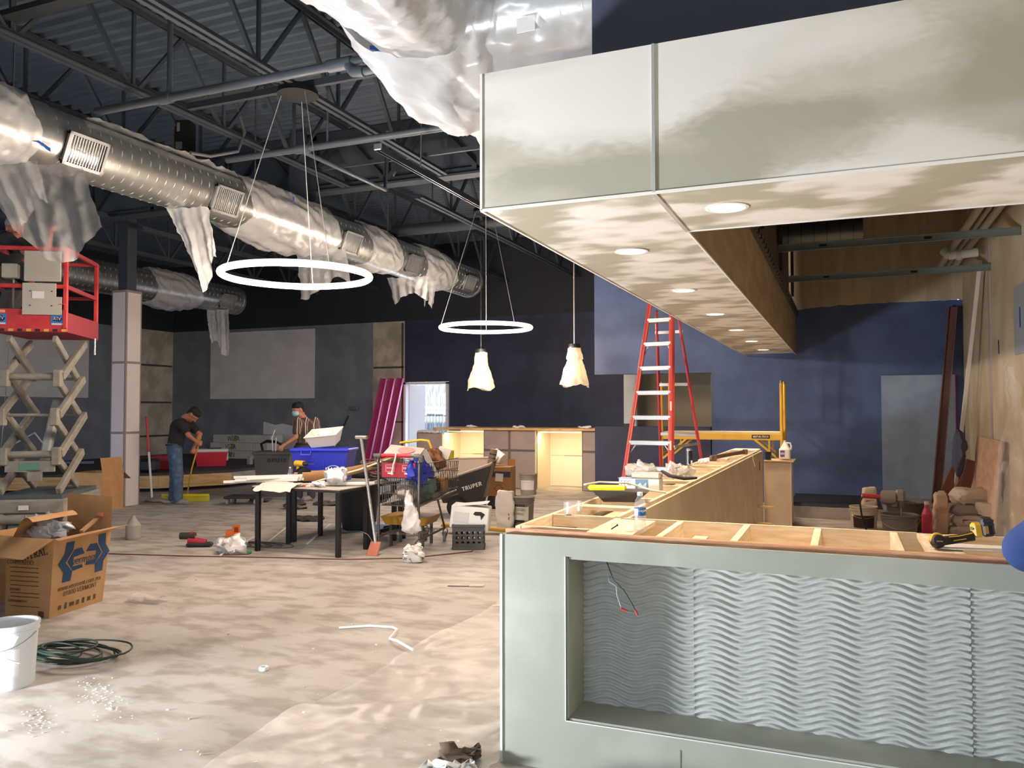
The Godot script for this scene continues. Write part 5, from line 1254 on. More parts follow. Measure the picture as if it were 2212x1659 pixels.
func centre_clutter() -> void:
	table(V(-5.72, 0, -7.82), 1.2, 0.66, "grey topped work table with black legs, the nearer of two")
	table(V(-5.74, 0, -8.5), 1.2, 0.64, "grey topped work table with black legs, pushed behind the nearer one")
	var T := 0.75
	# blue tote with a white tub in it
	var o := thing("blue_tote", "bright blue plastic tote with white oval logo on the rear table", "tote", V(-5.98, T, -8.42), 18)
	var bl := c("#2633b8", 0.4)
	put(B.new().hexa([V(-0.29, 0, -0.17), V(0.29, 0, -0.17), V(0.29, 0, 0.17), V(-0.29, 0, 0.17), V(-0.35, 0.37, -0.22), V(0.35, 0.37, -0.22), V(0.35, 0.37, 0.22), V(-0.35, 0.37, 0.22)]), "body", bl, o)
	put(B.new().box(V(0, 0.385, 0), V(0.74, 0.035, 0.48), Transform3D.IDENTITY, 0.01), "rim", c("#2b3acb", 0.4), o)
	for s in [-0.12, 0.0, 0.12]: put(B.new().box(V(0.05 + s * 2.0, 0.2, 0.2), V(0.015, 0.34, 0.02), XF(Vector3.ZERO)), "rib", bl, o)
	var lg := XF(V(0.17, 0.14, 0.2), -7)
	text("WCA", 0.09, c("#dfe3f2"), o, lg, "lettering", "Droid Sans", 700)
	var ov := []
	for i in 24: ov.append(lg * V(cos(TAU * i / 24) * 0.09, sin(TAU * i / 24) * 0.055, 0.003))
	put(B.new().tube(ov, 0.0035, 5, true), "logo_ring", c("#dfe3f2"), o)
	put(B.new().tube([V(-0.22, 0.37, 0.235), V(-0.22, 0.33, 0.245), V(-0.1, 0.33, 0.245), V(-0.1, 0.37, 0.235)], 0.008, 6), "handle", c("#4552d8", 0.4), o)
	var tb := thing("clear_tub", "translucent white tub tilted on top of the blue tote", "tub", V(-5.92, T + 0.41, -8.36), 18)
	var tm := StandardMaterial3D.new()
	tm.albedo_color = Color(0.92, 0.91, 0.88, 0.75); tm.roughness = 0.4; tm.transparency = BaseMaterial3D.TRANSPARENCY_ALPHA
	var tt := XF(V(0, 0.045, 0), 16, 0, 6)
	var lo := [V(-0.15, 0, -0.11), V(0.15, 0, -0.11), V(0.15, 0, 0.11), V(-0.15, 0, 0.11)]
	var hi := [V(-0.2, 0.15, -0.16), V(0.2, 0.15, -0.16), V(0.2, 0.15, 0.16), V(-0.2, 0.15, 0.16)]
	var sides := B.new()
	for i in 4:
		var j := (i + 1) % 4
		var inn := 0.97
		sides.hexa([tt * lo[i], tt * lo[j], tt * (lo[j] * inn), tt * (lo[i] * inn), tt * hi[i], tt * hi[j], tt * V(hi[j].x * inn, hi[j].y, hi[j].z * inn), tt * V(hi[i].x * inn, hi[i].y, hi[i].z * inn)])
	sides.box(V(0, 0.003, 0), V(0.3, 0.006, 0.22), tt)
	put(sides, "tub_wall", tm, tb)
	var rp := []
	for q in hi: rp.append(tt * q)
	put(B.new().tube(rp, 0.009, 8, true), "rim", c("#e6e4de", 0.5), tb)
	one(lump(V(0.11, 0.06, 0.08), 0.05, 9.0, 131), "white_rag", c("#efeeea"), "bunched white rag inside the tilted clear tub", "rag", V(-5.92, T + 0.54, -8.36))
	# cardboard trough with white pvc channels
	var tr := thing("cardboard_trough", "long bent cardboard trough lying across the tables, propped up at its right end", "cardboard", V(-6.08, T, -7.9))
	var rows := []
	for i in 13:
		var u := i / 12.0
		var ctr := V(0.0 + 1.15 * u, 0.03 + 0.26 * u * u, -0.12 - 0.5 * u)
		var row := []
		for q in [V(0, 0.11, -0.07), V(0, 0.0, -0.06), V(0, -0.01, 0.06), V(0, 0.1, 0.07)]: row.append(ctr + q * (1.0 - 0.25 * u))
		rows.append(row)
	put(B.new().grid(rows), "trough", card(), tr)
	put(B.new().tube([V(0.35, 0.03, 0.06), V(0.8, 0.17, -0.2), V(1.2, 0.33, -0.42)], 0.012, 6), "edge_strip", c("#e4d3b8", 0.6), tr)
	put(B.new().box(V(-0.01, 0.05, -0.12), V(0.01, 0.13, 0.15)), "end_flap", card(), tr)
	var pv := c("#e8e8e2", 0.45)
	for i in 7:
		var y := T + 0.03 + 0.02 * (i % 3)
		var a := V(-0.62 + 0.07 * (i * 37 % 5), 0, 0.32 - 0.035 * i)
		var b := V(0.15, 0.02, -0.05 - 0.02 * i)
		var st := thing("pvc_channel", ["white plastic channel lying nearest on the table edge", "second white plastic channel from the near table edge", "third white plastic channel in the bundle", "middle white plastic channel of the bundle, sticking out far", "fifth white plastic channel in the bundle", "upper white plastic channel touching the cardboard trough", "rear white plastic channel beside the water bottle"][i], "channel", V(-6.12, y, -7.82), 0, "white plastic channels")
		put(B.new().bar(a, b, 0.045, 0.03, Vector3.UP, 0.003), "channel", pv, st)
		put(B.new().bar(a + V(0, 0.012, 0), b + V(0, 0.017, 0), 0.03, 0.008), "lip", c("#c9c9c2", 0.5), st)
	one(B.new().bar(V(0, 0, 0), V(0.75, 0.02, -0.3), 0.06, 0.03, Vector3.UP, 0.004), "pvc_channel", pv, "white plastic channel lying alone on the near table under the bag", "channel", V(-5.75, T + 0.015, -7.72))
	one(sheet(12, 12, func(u: float, q: float) -> Vector3: return V((u - 0.5) * 0.5, 0.01 - maxf(0.0, q - 0.7) * 0.25, (q - 0.5) * 0.35), 0.02, 8.0, 133), "paper_sheet", c("#dccfc0"), "thin crumpled paper hanging over the near table edge", "paper", V(-5.95, T + 0.022, -7.54))
	one(lump(V(0.13, 0.09, 0.1), 0.07, 8.0, 135), "plastic_bag", film(0.75), "crumpled white plastic bag on the near table", "bag", V(-5.42, T + 0.1, -7.85))
	one(lump(V(0.08, 0.03, 0.06), 0.04, 11.0, 136), "paper_scrap", c("#ece8e2"), "small crumpled paper on the near table corner", "paper", V(-5.52, T + 0.03, -7.66))
	for i in 4: one(B.new().box(V(0, 0.012, 0), V(0.05, 0.024, 0.03), XF(Vector3.ZERO, 0, 30.0 * i), 0.004), "small_fitting", c(["#e6e2dc", "#c04a44", "#d8d4ce", "#b0a8a0"][i], 0.5), ["white fitting at the left of the four bits on the near table", "red capped fitting among the bits on the near table", "pale fitting third in the row of bits on the near table", "grey fitting beside the crumpled paper on the near table"][i], "fitting", V(-5.75 + 0.065 * i, T, -7.6 - 0.03 * (i % 2)))
	bottle(V(-6.27, T, -8.12), "clear water bottle on the table beside the yellow drill", false)
	var d := drill(V(-6.1, T, -8.1), -8, "yellow cordless drill standing on the table before the blue tote")
	d.scale = Vector3.ONE * 1.12
	var sp := thing("wire_spool", "black wire spool lying on the table before the blue tote", "spool", V(-6.02, T, -8.04), 60)
	for s in [-0.045, 0.045]: put(B.new().lathe([[0.02, -0.004], [0.09, -0.004], [0.092, 0.0], [0.09, 0.004], [0.02, 0.004]], XF(V(0, 0.092, s), 90), 28), "flange", c("#1d1d1e", 0.4), sp)
	put(B.new().tube([V(0, 0.092, -0.045), V(0, 0.092, 0.045)], 0.06, 20), "wire_winding", c("#3d3a36", 0.6), sp)
	one(B.new().box(V(0, 0.015, 0), V(0.05, 0.03, 0.03), Transform3D.IDENTITY, 0.008), "red_stopper", c("#c13432"), "small red cap beside the wire spool on the table", "stopper", V(-6.16, T, -7.98))
	# heap of cables on the rear table end
	var hp := thing("cable_heap", "tangled heap of brown and black cables on the rear table end", "cables", V(-5.25, T, -8.5))
	for i in 8:
		var pts := []
		for k in 18:
			var an := TAU * k / 18
			pts.append(V(cos(an) * (0.1 + 0.02 * i) + 0.02 * sin(i), 0.03 + 0.03 * i + 0.02 * sin(an * 2.0 + i), sin(an) * (0.12 + 0.01 * i)))
		put(B.new().tube(pts, 0.01, 6, true), "loop", c(["#2a2422", "#4a3528", "#3a3a3a", "#6a4a34"][i % 4], 0.6), hp)
	# dark things below the tables
	var dk := thing("black_bin", "big black rubbish bin standing behind the tables", "bin", V(-6.15, 0, -9.45))
	put(B.new().lathe([[0, 0], [0.2, 0], [0.22, 0.02], [0.29, 0.72], [0.31, 0.73], [0.31, 0.76], [0.28, 0.76], [0.24, 0.1], [0, 0.08]], Transform3D.IDENTITY, 28), "body", c("#1b1b1d", 0.6), dk)
	var oc := thing("chair_base", "black five armed office chair base under the rear table", "chair", V(-5.35, 0, -9.2), 20)
	for i in 5:
		var an := TAU * i / 5
		put(B.new().bar(V(0, 0.12, 0), V(cos(an) * 0.3, 0.07, sin(an) * 0.3), 0.06, 0.04, Vector3.UP, 0.01), "foot", c("#161617", 0.5), oc)
		put(B.new().tube([V(cos(an) * 0.3 - 0.025, 0.03, sin(an) * 0.3), V(cos(an) * 0.3 + 0.025, 0.03, sin(an) * 0.3)], 0.03, 12), "caster", c("#101011", 0.5), oc)
	put(B.new().tube([V(0, 0.1, 0), V(0, 0.45, 0)], 0.035, 12), "post", c("#161617", 0.4), oc)
	put(B.new().box(V(0, 0.5, 0), V(0.5, 0.1, 0.48), Transform3D.IDENTITY, 0.04), "seat", c("#1c1c1e", 0.8), oc)
	one(B.new().box(V(0, 0.006, 0), V(0.75, 0.012, 0.6)), "blue_tarp", c("#3d6a9e", 0.5), "blue plastic sheet lying on the floor behind the tables", "sheet", V(-5.9, 0, -9.6), 20)
	cart()
	# floor scraper leaning on the cart
	var sc := thing("floor_scraper", "steel handled floor scraper with a red blade leaning on the cart", "scraper", V(-4.88, 0, -7.85))
	put(B.new().tube([V(0, 0.1, 0), V(-0.24, 1.3, -0.06)], 0.019, 12), "handle", c("#b5b2ab", 0.3, 0.8), sc)
	put(B.new().tube([V(-0.31, 1.31, -0.06), V(-0.16, 1.31, -0.06)], 0.022, 12), "grip_bar", c("#bdbab3", 0.3, 0.8), sc)
	put(B.new().hexa([V(-0.07, 0.0, 0.1), V(0.07, 0.0, 0.08), V(0.06, 0.006, 0.08), V(-0.06, 0.006, 0.1), V(-0.06, 0.14, 0.0), V(0.06, 0.14, -0.01), V(0.06, 0.146, 0.0), V(-0.06, 0.146, 0.01)]), "blade", c("#b56a52", 0.7), sc)
	put(B.new().tube([V(-0.02, 0.12, 0.01), V(-0.1, 0.22, 0.01), V(-0.2, 0.25, 0.0)], 0.004, 6), "brace_wire", c("#8d8a84", 0.4, 0.8), sc)
	# milk crate with a torn white carton
	var cr := thing("milk_crate", "dark grey milk crate with round holes standing before the cart", "crate", V(-4.12, 0, -8.68), 23)
	var cg := c("#4a4744", 0.6)
	for f in 4:
		var yaw := Basis(Vector3.UP, PI / 2 * f)
		var w := 0.36
		put(B.new().box(V(0, 0.012, w / 2), V(w, 0.025, 0.03), Transform3D(yaw, Vector3.ZERO), 0.004), "foot_rim", cg, cr)
		put(B.new().box(V(0, 0.275, w / 2), V(w + 0.02, 0.03, 0.025), Transform3D(yaw, Vector3.ZERO), 0.004), "rim", cg, cr)
		for x in 6: put(B.new().box(V(-0.16 + x * 0.064, 0.15, w / 2), V(0.022, 0.24, 0.012), Transform3D(yaw, Vector3.ZERO)), "bar", cg, cr)
		for y in 4: put(B.new().box(V(0, [0.05, 0.11, 0.17, 0.235][y], w / 2), V(w, [0.05, 0.018, 0.018, 0.05][y], 0.013), Transform3D(yaw, Vector3.ZERO)), "band", cg, cr)
		for x in 5:
			for y in 2:
				var rg := []
				for k in 10: rg.append(yaw * V(-0.128 + x * 0.064 + cos(TAU * k / 10) * 0.021, [0.08, 0.14][y] + sin(TAU * k / 10) * 0.021, w / 2 + 0.004))
				put(B.new().tube(rg, 0.005, 5, true), "hole_rim", cg, cr)
	put(B.new().box(V(0, 0.02, 0), V(0.34, 0.012, 0.34)), "bottom", cg, cr)
	var wc := thing("white_carton", "torn white printed carton lying in the milk crate", "carton", V(-4.12, 0.2, -8.7), 18)
	var wcm := c("#e6e4dc", 0.7)
	put(B.new().box(V(0.0, 0.16, 0), V(0.45, 0.27, 0.3), XF(Vector3.ZERO, 0, 0, -6), 0.012), "carton_body", wcm, wc)
	put(B.new().box(V(0.06, 0.31, 0.02), V(0.4, 0.006, 0.27), XF(Vector3.ZERO, 0, 0, 5)), "lid_flap", c("#dcdad6", 0.7), wc)
	put(B.new().box(V(-0.1, 0.16, 0.152), V(0.18, 0.12, 0.003), XF(Vector3.ZERO, 0, 0, -6)), "printed_panel", c("#d2cfc8"), wc)
	put(B.new().prism([Vector2(-0.07, 0.0), Vector2(-0.05, 0.03), Vector2(0.02, 0.035), Vector2(0.07, 0.01), Vector2(0.03, -0.06), Vector2(0.015, -0.01), Vector2(-0.04, -0.015)], 0.004, XF(V(0.13, 0.2, 0.153), 0, 0, -6)), "torn_hole", c("#2c2420"), wc)
	# tipping tub cart with a cardboard tube
	var tc := thing("tub_cart", "black tipping tub cart with a dusty pale inside behind the crate", "cart", V(-5.42, 0, -11.35), 14)
	var tl := [V(-0.33, 0.2, -0.22), V(0.25, 0.2, -0.22), V(0.25, 0.2, 0.22), V(-0.33, 0.2, 0.22)]
	var th := [V(-0.42, 0.84, -0.36), V(0.42, 0.86, -0.36), V(0.42, 0.8, 0.36), V(-0.42, 0.52, 0.36)]
	var ob := B.new()
	var ib := B.new()
	for i in 4:
		var j := (i + 1) % 4
		ob.quad(tl[i], tl[j], th[j], th[i], (tl[i] + tl[j]) * 0.5 - V(0, 0.2, 0))
		ib.quad(tl[i] * 0.94 + V(0, 0.03, 0), tl[j] * 0.94 + V(0, 0.03, 0), th[j] * 0.97 + V(0, 0.02, 0), th[i] * 0.97 + V(0, 0.015, 0), -((tl[i] + tl[j]) * 0.5 - V(0, 0.2, 0)))
	ob.quad(tl[0], tl[1], tl[2], tl[3], Vector3.DOWN)
	ib.quad(tl[0] * 0.94 + V(0, 0.03, 0), tl[1] * 0.94 + V(0, 0.03, 0), tl[2] * 0.94 + V(0, 0.03, 0), tl[3] * 0.94 + V(0, 0.03, 0), Vector3.UP)
	put(ob, "tub_outside", c("#34302e", 0.6), tc)
	put(ib, "tub_inside", c("#b5a596", 0.8), tc)
	put(B.new().tube([th[0], th[1], th[2], th[3]], 0.022, 10, true), "rim", c("#a99a8d", 0.6), tc)
	text("TRUPER", 0.085, c("#d5d0c8"), tc, XF(V(0.14, 0.47, 0.33), -16, 0, 18), "lettering", "Droid Sans", 700)
	for s in [-0.3, 0.3]: put(B.new().lathe([[0.0, -0.04], [0.13, -0.04], [0.15, -0.02], [0.15, 0.02], [0.13, 0.04], [0.0, 0.04]], XF(V(-0.1, 0.15, s), 90), 20), "wheel", c("#1a1918", 0.7), tc)
	put(B.new().bar(V(-0.1, 0.15, -0.3), V(-0.1, 0.15, 0.3), 0.03, 0.03), "axle", c("#55514d", 0.5, 0.5), tc)
	put(B.new().tube([V(0.3, 0.2, 0.1), V(0.32, 0.0, 0.1)], 0.02, 8), "stand", c("#55514d", 0.5, 0.5), tc)
	var ct := thing("cardboard_tube", "dusty printed cardboard tube standing in the tub cart", "tube", V(-5.12, 0.3, -11.32))
	put(B.new().tube([V(0, 0, 0), V(0.16, 0.72, -0.02)], 0.055, 18), "tube", c("#8d7a66", 0.8), ct)
	for t in [0.72, 0.8, 0.88]: put(B.new().tube([V(0.16 * t, 0.72 * t, -0.02 * t), V(0.16 * (t + 0.03), 0.72 * (t + 0.03), -0.02)], 0.057, 18), "printed_ring", c("#4a3d33", 0.8), ct)
	# yellow folded thing and debris behind the cart
	one(B.new().bar(V(-0.4, 0.1, 0), V(0.5, 0.05, -0.2), 0.14, 0.04, Vector3.UP, 0.01), "yellow_beam", c("#c79a2c", 0.5), "yellow flat beam lying on the floor behind the crate", "beam", V(-4.55, 0.0, -9.6))
	# brown carton pile with an empty pot, pails and cement
	var bc := thing("brown_carton", "brown carton with a dark blue band and diamond mark behind the crate", "carton", V(-5.3, 0.21, -12.35), 10)
	put(B.new().box(V(0, 0.24, 0), V(0.46, 0.48, 0.4), Transform3D.IDENTITY, 0.004), "carton_body", c("#9c7142", 0.8), bc)
	put(B.new().box(V(0, 0.36, 0.2015), V(0.46, 0.09, 0.003)), "printed_band", c("#2f3158", 0.7), bc)
	put(B.new().box(V(0.02, 0.31, 0.204), V(0.13, 0.13, 0.003), XF(Vector3.ZERO, 0, 0, -4)), "paper_label", c("#d2cabc"), bc)
	put(B.new().prism([Vector2(-0.085, 0), Vector2(0, 0.075), Vector2(0.085, 0), Vector2(0, -0.075)], 0.002, XF(V(0.03, 0.13, 0.202))), "diamond_mark", c("#5a3d22"), bc)
	put(B.new().prism([Vector2(-0.07, 0), Vector2(0, 0.062), Vector2(0.07, 0), Vector2(0, -0.062)], 0.002, XF(V(0.03, 0.13, 0.2035))), "diamond_mark", c("#9c7142", 0.8), bc)
	put(B.new().box(V(0.18, 0.53, -0.1), V(0.13, 0.12, 0.01)), "flap", c("#8d6238", 0.8), bc)
	one(B.new().box(V(0, 0.105, 0), V(0.42, 0.21, 0.38), Transform3D.IDENTITY, 0.02), "black_case", c("#2a2a2c", 0.5), "low black case under the brown carton", "case", V(-5.25, 0, -12.35), 10)
	var pot := pail(V(-5.25, 0.72, -12.35), 0.11, 0.17, "#dedbd6", "empty white paint pot tipped over on the brown carton", "", 0, false, 62)
	pot.position.y = 0.8
	pail(V(-5.62, 0, -14.5), 0.17, 0.4, "#8f867d", "grey lidded bucket with a white and blue label by the grey boards", "#dcd8d6", 10, true)
	var p2 := pail(V(-4.13, 0, -10.45), 0.155, 0.42, "#6d655d", "dark grey lidded bucket with white print beside the cement bag", "#d5cfc4", 0, true)
	for i in 6: put(B.new().box(V(-0.075 + i * 0.03, 0.315, 0.155), V(0.014, 0.03, 0.004), XF(Vector3.ZERO, 0, 0, 0)), "printed_slash", c("#26221f"), p2)
	text("READY MIX", 0.04, c("#6d665e"), p2, XF(V(0.0, 0.25, 0.156)))
	text("CEMENT", 0.04, c("#6d665e"), p2, XF(V(0.0, 0.2, 0.156)))
	put(B.new().box(V(0, 0.1, 0.15), V(0.15, 0.03, 0.004)), "printed_bar", c("#26221f"), p2)
	var cb := bag(V(-4.33, 0, -10.28), V(0.26, 0.5, 0.16), "#d8d0c6", "white cement bag standing upright with a red number", 141, 18)
	text("20", 0.1, c("#b0323a"), cb, XF(V(0.085, 0.17, 0.075), 0, 20, 90), "lettering", "Droid Sans", 700)
	put(B.new().lathe([[0.0, 0.0], [0.05, 0.0], [0.05, 0.004], [0.0, 0.004]], XF(V(0.075, 0.33, 0.07), 90, 0, 0), 20), "round_logo", c("#3a3f62"), cb)
	ladder()
	scaffold()

func cart() -> void:
	var o := thing("shopping_cart", "wire shopping cart with a red handle heaped with scrap", "cart", V(-4.72, 0, -8.05))
	var st := c("#6d6863", 0.35, 0.75)
	var W := 0.27
	# uprights and frame; z runs away from the viewer (0 .. -1.15)
	for s in [-1, 1]:
		put(B.new().tube([V(s * W, 1.02, 0.0), V(s * W, 1.08, -0.03), V(s * W, 1.1, -0.02), V(s * (W - 0.01), 0.5, -0.02), V(s * (W + 0.0), 0.16, -0.03)], 0.016, 8), "frame_post", st, o)
		put(B.new().tube([V(s * W, 0.55, -0.02), V(s * W * 0.9, 0.62, -1.0)], 0.014, 8), "frame_rail", st, o)
		put(B.new().tube([V(s * W, 0.16, -0.03), V(s * W * 0.95, 0.2, -0.6), V(s * 0.14, 0.18, -0.95)], 0.015, 8), "lower_rail", st, o)
		put(B.new().tube([V(s * W * 0.95, 0.55, -0.5), V(s * W * 0.9, 0.2, -0.7)], 0.013, 8), "brace", st, o)
	put(B.new().tube([V(-W - 0.02, 1.1, 0), V(W + 0.02, 1.1, 0)], 0.018, 10), "handle_core", st, o)
	put(B.new().tube([V(-W + 0.06, 1.1, 0), V(W - 0.1, 1.1, 0)], 0.021, 12), "handle", c("#b5283a", 0.4), o)
	for s in [-1, 1]: put(B.new().tube([V(s * (W - 0.05), 1.1, 0), V(s * (W + 0.03), 1.1, 0), V(s * (W + 0.02), 1.04, -0.03)], 0.028, 10), "handle_cap", c("#6a6663", 0.6), o)
	# basket: rear panel, sides, front, bottom wires
	var wire := func(name: String, pts: Array, r := 0.0045) -> void: put(B.new().tube(pts, r, 5), name, st, o)
	for i in 19:
		var x := lerpf(-W + 0.02, W - 0.02, i / 18.0)
		wire.call("basket_wire", [V(x, 1.03, -0.06), V(x * 0.97, 0.52, -0.08)])
		wire.call("basket_wire", [V(x * 0.97, 0.52, -0.08), V(x * 0.88, 0.62, -1.0), V(x * 0.92, 0.98, -1.1)])
	for y in [1.03, 0.84, 0.8, 0.76, 0.66, 0.52]: wire.call("basket_wire", [V(-W + 0.015, y, -0.065), V(W - 0.015, y, -0.065)], 0.005)
	for s in [-1, 1]:
		for i in 16:
			var z := lerpf(-0.08, -1.05, i / 15.0)
			var k := 1.0 - 0.1 * i / 15.0
			wire.call("basket_wire", [V(s * (W - 0.01) * k, 1.0 - 0.02 * i / 15.0, z), V(s * (W - 0.02) * k, 0.54 + 0.08 * i / 15.0, z)], 0.0028)
		for y in [1.0, 0.88, 0.76, 0.64, 0.55]: wire.call("basket_wire", [V(s * (W - 0.01), y, -0.06), V(s * (W - 0.035), y + 0.02, -1.08)], 0.0055)
	for y in [0.98, 0.86, 0.74, 0.64]: wire.call("basket_wire", [V(-W * 0.9, y, -1.08), V(W * 0.9, y, -1.08)], 0.005)
	for i in 8: wire.call("tray_wire", [V(-W + 0.03, 0.2, -0.05 - i * 0.08), V(W - 0.03, 0.2, -0.05 - i * 0.08)], 0.004)
	# child seat panel
	put(B.new().box(V(-0.01, 0.93, -0.035), V(0.44, 0.17, 0.008), Transform3D.IDENTITY, 0.004), "seat_panel", c("#a02a3a", 0.5), o)
	for s in [-0.12, 0.1]:
		var f := XF(V(s, 0.945, -0.029))
		var fr := B.new()
		for q in [[0, 0.045, 0.11, 0.004], [0, -0.03, 0.11, 0.004], [-0.055, 0.008, 0.004, 0.075], [0.055, 0.008, 0.004, 0.075]]: fr.box(V(q[0], q[1], 0), V(q[2], q[3], 0.002), f)
		put(fr, "printed_frame", c("#e3c9cc"), o)
		for k in 4: put(B.new().box(V(-0.036 + k * 0.024, 0.012, 0), V(0.012, 0.022, 0.002), f), "printed_icon", c("#e3c9cc"), o)
		put(B.new().box(V(0, -0.05, 0), V(0.06, 0.016, 0.002), f, 0.001), "printed_logo", c("#e9dadb"), o)
	# wheels
	for q in [[-W + 0.0, 0.0], [W - 0.0, 0.0], [-0.13, -0.95], [0.13, -0.95]]:
		put(B.new().lathe([[0.0, -0.014], [0.055, -0.016], [0.062, -0.01], [0.062, 0.01], [0.055, 0.016], [0.0, 0.014]], XF(V(q[0], 0.062, q[1] + 0.03), 0, 20, 90), 20), "wheel", c("#8d8881", 0.6), o)
		put(B.new().lathe([[0.0, -0.018], [0.025, -0.018], [0.025, 0.018], [0.0, 0.018]], XF(V(q[0], 0.062, q[1] + 0.03), 0, 20, 90), 12), "hub", c("#4b4845", 0.5), o)
		put(B.new().tube([V(q[0] - 0.025, 0.062, q[1] + 0.03), V(q[0] - 0.03, 0.13, q[1] + 0.01), V(q[0], 0.17, q[1] - 0.02), V(q[0] + 0.03, 0.13, q[1] + 0.01), V(q[0] + 0.025, 0.062, q[1] + 0.03)], 0.007, 6), "fork", st, o)
	# what lies in and on the cart
	var fb := thing("flat_carton", "pink printed flat carton lying on top of the loaded cart", "carton", V(-4.78, 1.1, -8.3), 12)
	put(B.new().box(V(0, 0.03, 0), V(0.42, 0.035, 0.3), XF(V(0, 0, 0), 18, 0, -6), 0.004), "carton_body", c("#d9b6ae", 0.6), fb)
	put(B.new().lathe([[0.0, 0.0], [0.1, 0.0], [0.1, 0.003], [0.0, 0.003]], XF(V(0.03, 0.05, 0.01), 18, 0, -6), 28), "printed_disc", c("#cf8e88", 0.6), fb)
	for i in 5: put(B.new().box(V(-0.02 + i * 0.024, 0.0545, 0.01), V(0.006, 0.002, 0.15), XF(V(0, 0, 0), 18, 0, -6)), "printed_stripe", c("#e7cdc6", 0.6), fb)
	one(B.new().box(V(0, 0, 0), V(0.02, 0.34, 0.26), XF(Vector3.ZERO, 10, 0, 24), 0.004), "white_board", c("#cfcdc8", 0.6), "white board standing tilted at the right of the pink carton", "board", V(-4.53, 0.98, -8.4))
	var bg := lump(V(0.1, 0.16, 0.2), 0.08, 7.0, 151)
	one(bg, "blue_bag", c("#2432a0", 0.45), "dark blue plastic bag stuffed at the right of the cart seat", "bag", V(-4.55, 0.9, -8.25))
	one(lump(V(0.14, 0.22, 0.2), 0.05, 5.0, 152), "green_bag", c("#4d6560", 0.6), "dull green sack inside the cart basket", "bag", V(-4.6, 0.74, -8.42))
	one(lump(V(0.13, 0.12, 0.16), 0.07, 8.0, 153), "brown_paper", c("#8a5a3a", 0.8), "crumpled brown paper at the far end of the cart", "paper", V(-4.66, 0.98, -8.78))
	one(B.new().box(V(0, 0.06, 0), V(0.16, 0.2, 0.06), XF(Vector3.ZERO, 0, 20, -20), 0.005), "switch_box", c("#d9d3c8", 0.5), "white electrical box sticking out of the cart end", "box", V(-4.6, 1.0, -8.9))
	one(B.new().lathe([[0, 0], [0.045, 0], [0.05, 0.1], [0, 0.1]], Transform3D.IDENTITY, 14), "yellow_cup", c("#d8c42c", 0.5), "yellow cup on the scrap at the far cart end", "cup", V(-4.52, 1.02, -8.98))
	one(lump(V(0.2, 0.1, 0.2), 0.07, 6.0, 154), "dark_scrap", c("#3a342f", 0.7), "dark cable scrap filling the lower cart basket", "scrap", V(-4.75, 0.68, -8.7))
	one(B.new().box(V(0, 0, 0), V(0.34, 0.02, 0.3), XF(Vector3.ZERO, 14, 10, 14), 0.004), "white_sheet", c("#d6d0c6", 0.6), "white board scrap lying on the cart bottom", "board", V(-4.8, 0.62, -8.32))
	one(lump(V(0.15, 0.09, 0.12), 0.03, 6.0, 155), "grey_bowl", c("#a39a90", 0.6), "grey rounded scrap behind the lower cart wires", "scrap", V(-4.7, 0.66, -8.24))
	one(B.new().box(V(0, 0, 0), V(0.2, 0.14, 0.2), XF(Vector3.ZERO, 0, 12, 0), 0.004), "brown_box", c("#a8743c", 0.8), "small orange brown box in the far cart basket", "box", V(-4.62, 0.72, -8.86))
	one(B.new().tube([V(0, 0.0, 0.02), V(-0.005, -0.06, 0.03), V(-0.03, -0.13, 0.03), V(-0.05, -0.2, 0.02), V(-0.05, -0.24, 0.02)], [0.01, 0.01, 0.011, 0.01, 0.018], 8), "white_plug", c("#e6dccb", 0.5), "white cable with a plug hanging over the red cart handle", "cable", V(-4.73, 1.125, -8.05))
	one(B.new().tube([V(-0.24, 1.16, 0), V(0.05, 1.2, 0), V(0.14, 1.19, -0.02), V(0.17, 1.1, -0.04)], 0.016, 10), "hand_truck", c("#d6a92c", 0.45), "yellow tube handle rising behind the pink carton", "trolley", V(-4.78, 0.06, -8.62))
	var tote := thing("yellow_tray", "yellow plastic tray on the floor under the cart", "tray", V(-4.85, 0, -8.6), 8)
	put(B.new().hexa([V(-0.25, 0.26, -0.2), V(0.25, 0.26, -0.2), V(0.25, 0.26, 0.2), V(-0.25, 0.26, 0.2), V(-0.3, 0.36, -0.24), V(0.3, 0.36, -0.24), V(0.3, 0.36, 0.24), V(-0.3, 0.36, 0.24)]), "tray", c("#b8892c", 0.5), tote)
	for q in [[-0.2, -0.15], [0.2, -0.15], [-0.2, 0.15], [0.2, 0.15]]: put(B.new().box(V(q[0], 0.13, q[1]), V(0.03, 0.26, 0.03)), "leg", c("#3b3733", 0.5), tote)
	var pb := sheet(22, 24, func(u: float, w: float) -> Vector3:
		var an := TAU * w
		var r := lerpf(0.015, 0.13, pow(u, 0.8)) if u < 0.85 else lerpf(0.13, 0.03, (u - 0.85) / 0.15)
		return V(cos(an) * r + 0.07 * u, -0.5 * u, sin(an) * r * 0.6), 0.035, 7.0, 161, true)
	one(pb, "plastic_bag", film(0.7, "#ece6e0"), "white carrier bag hanging from the cart's lower basket corner", "bag", V(-4.55, 0.72, -7.97))

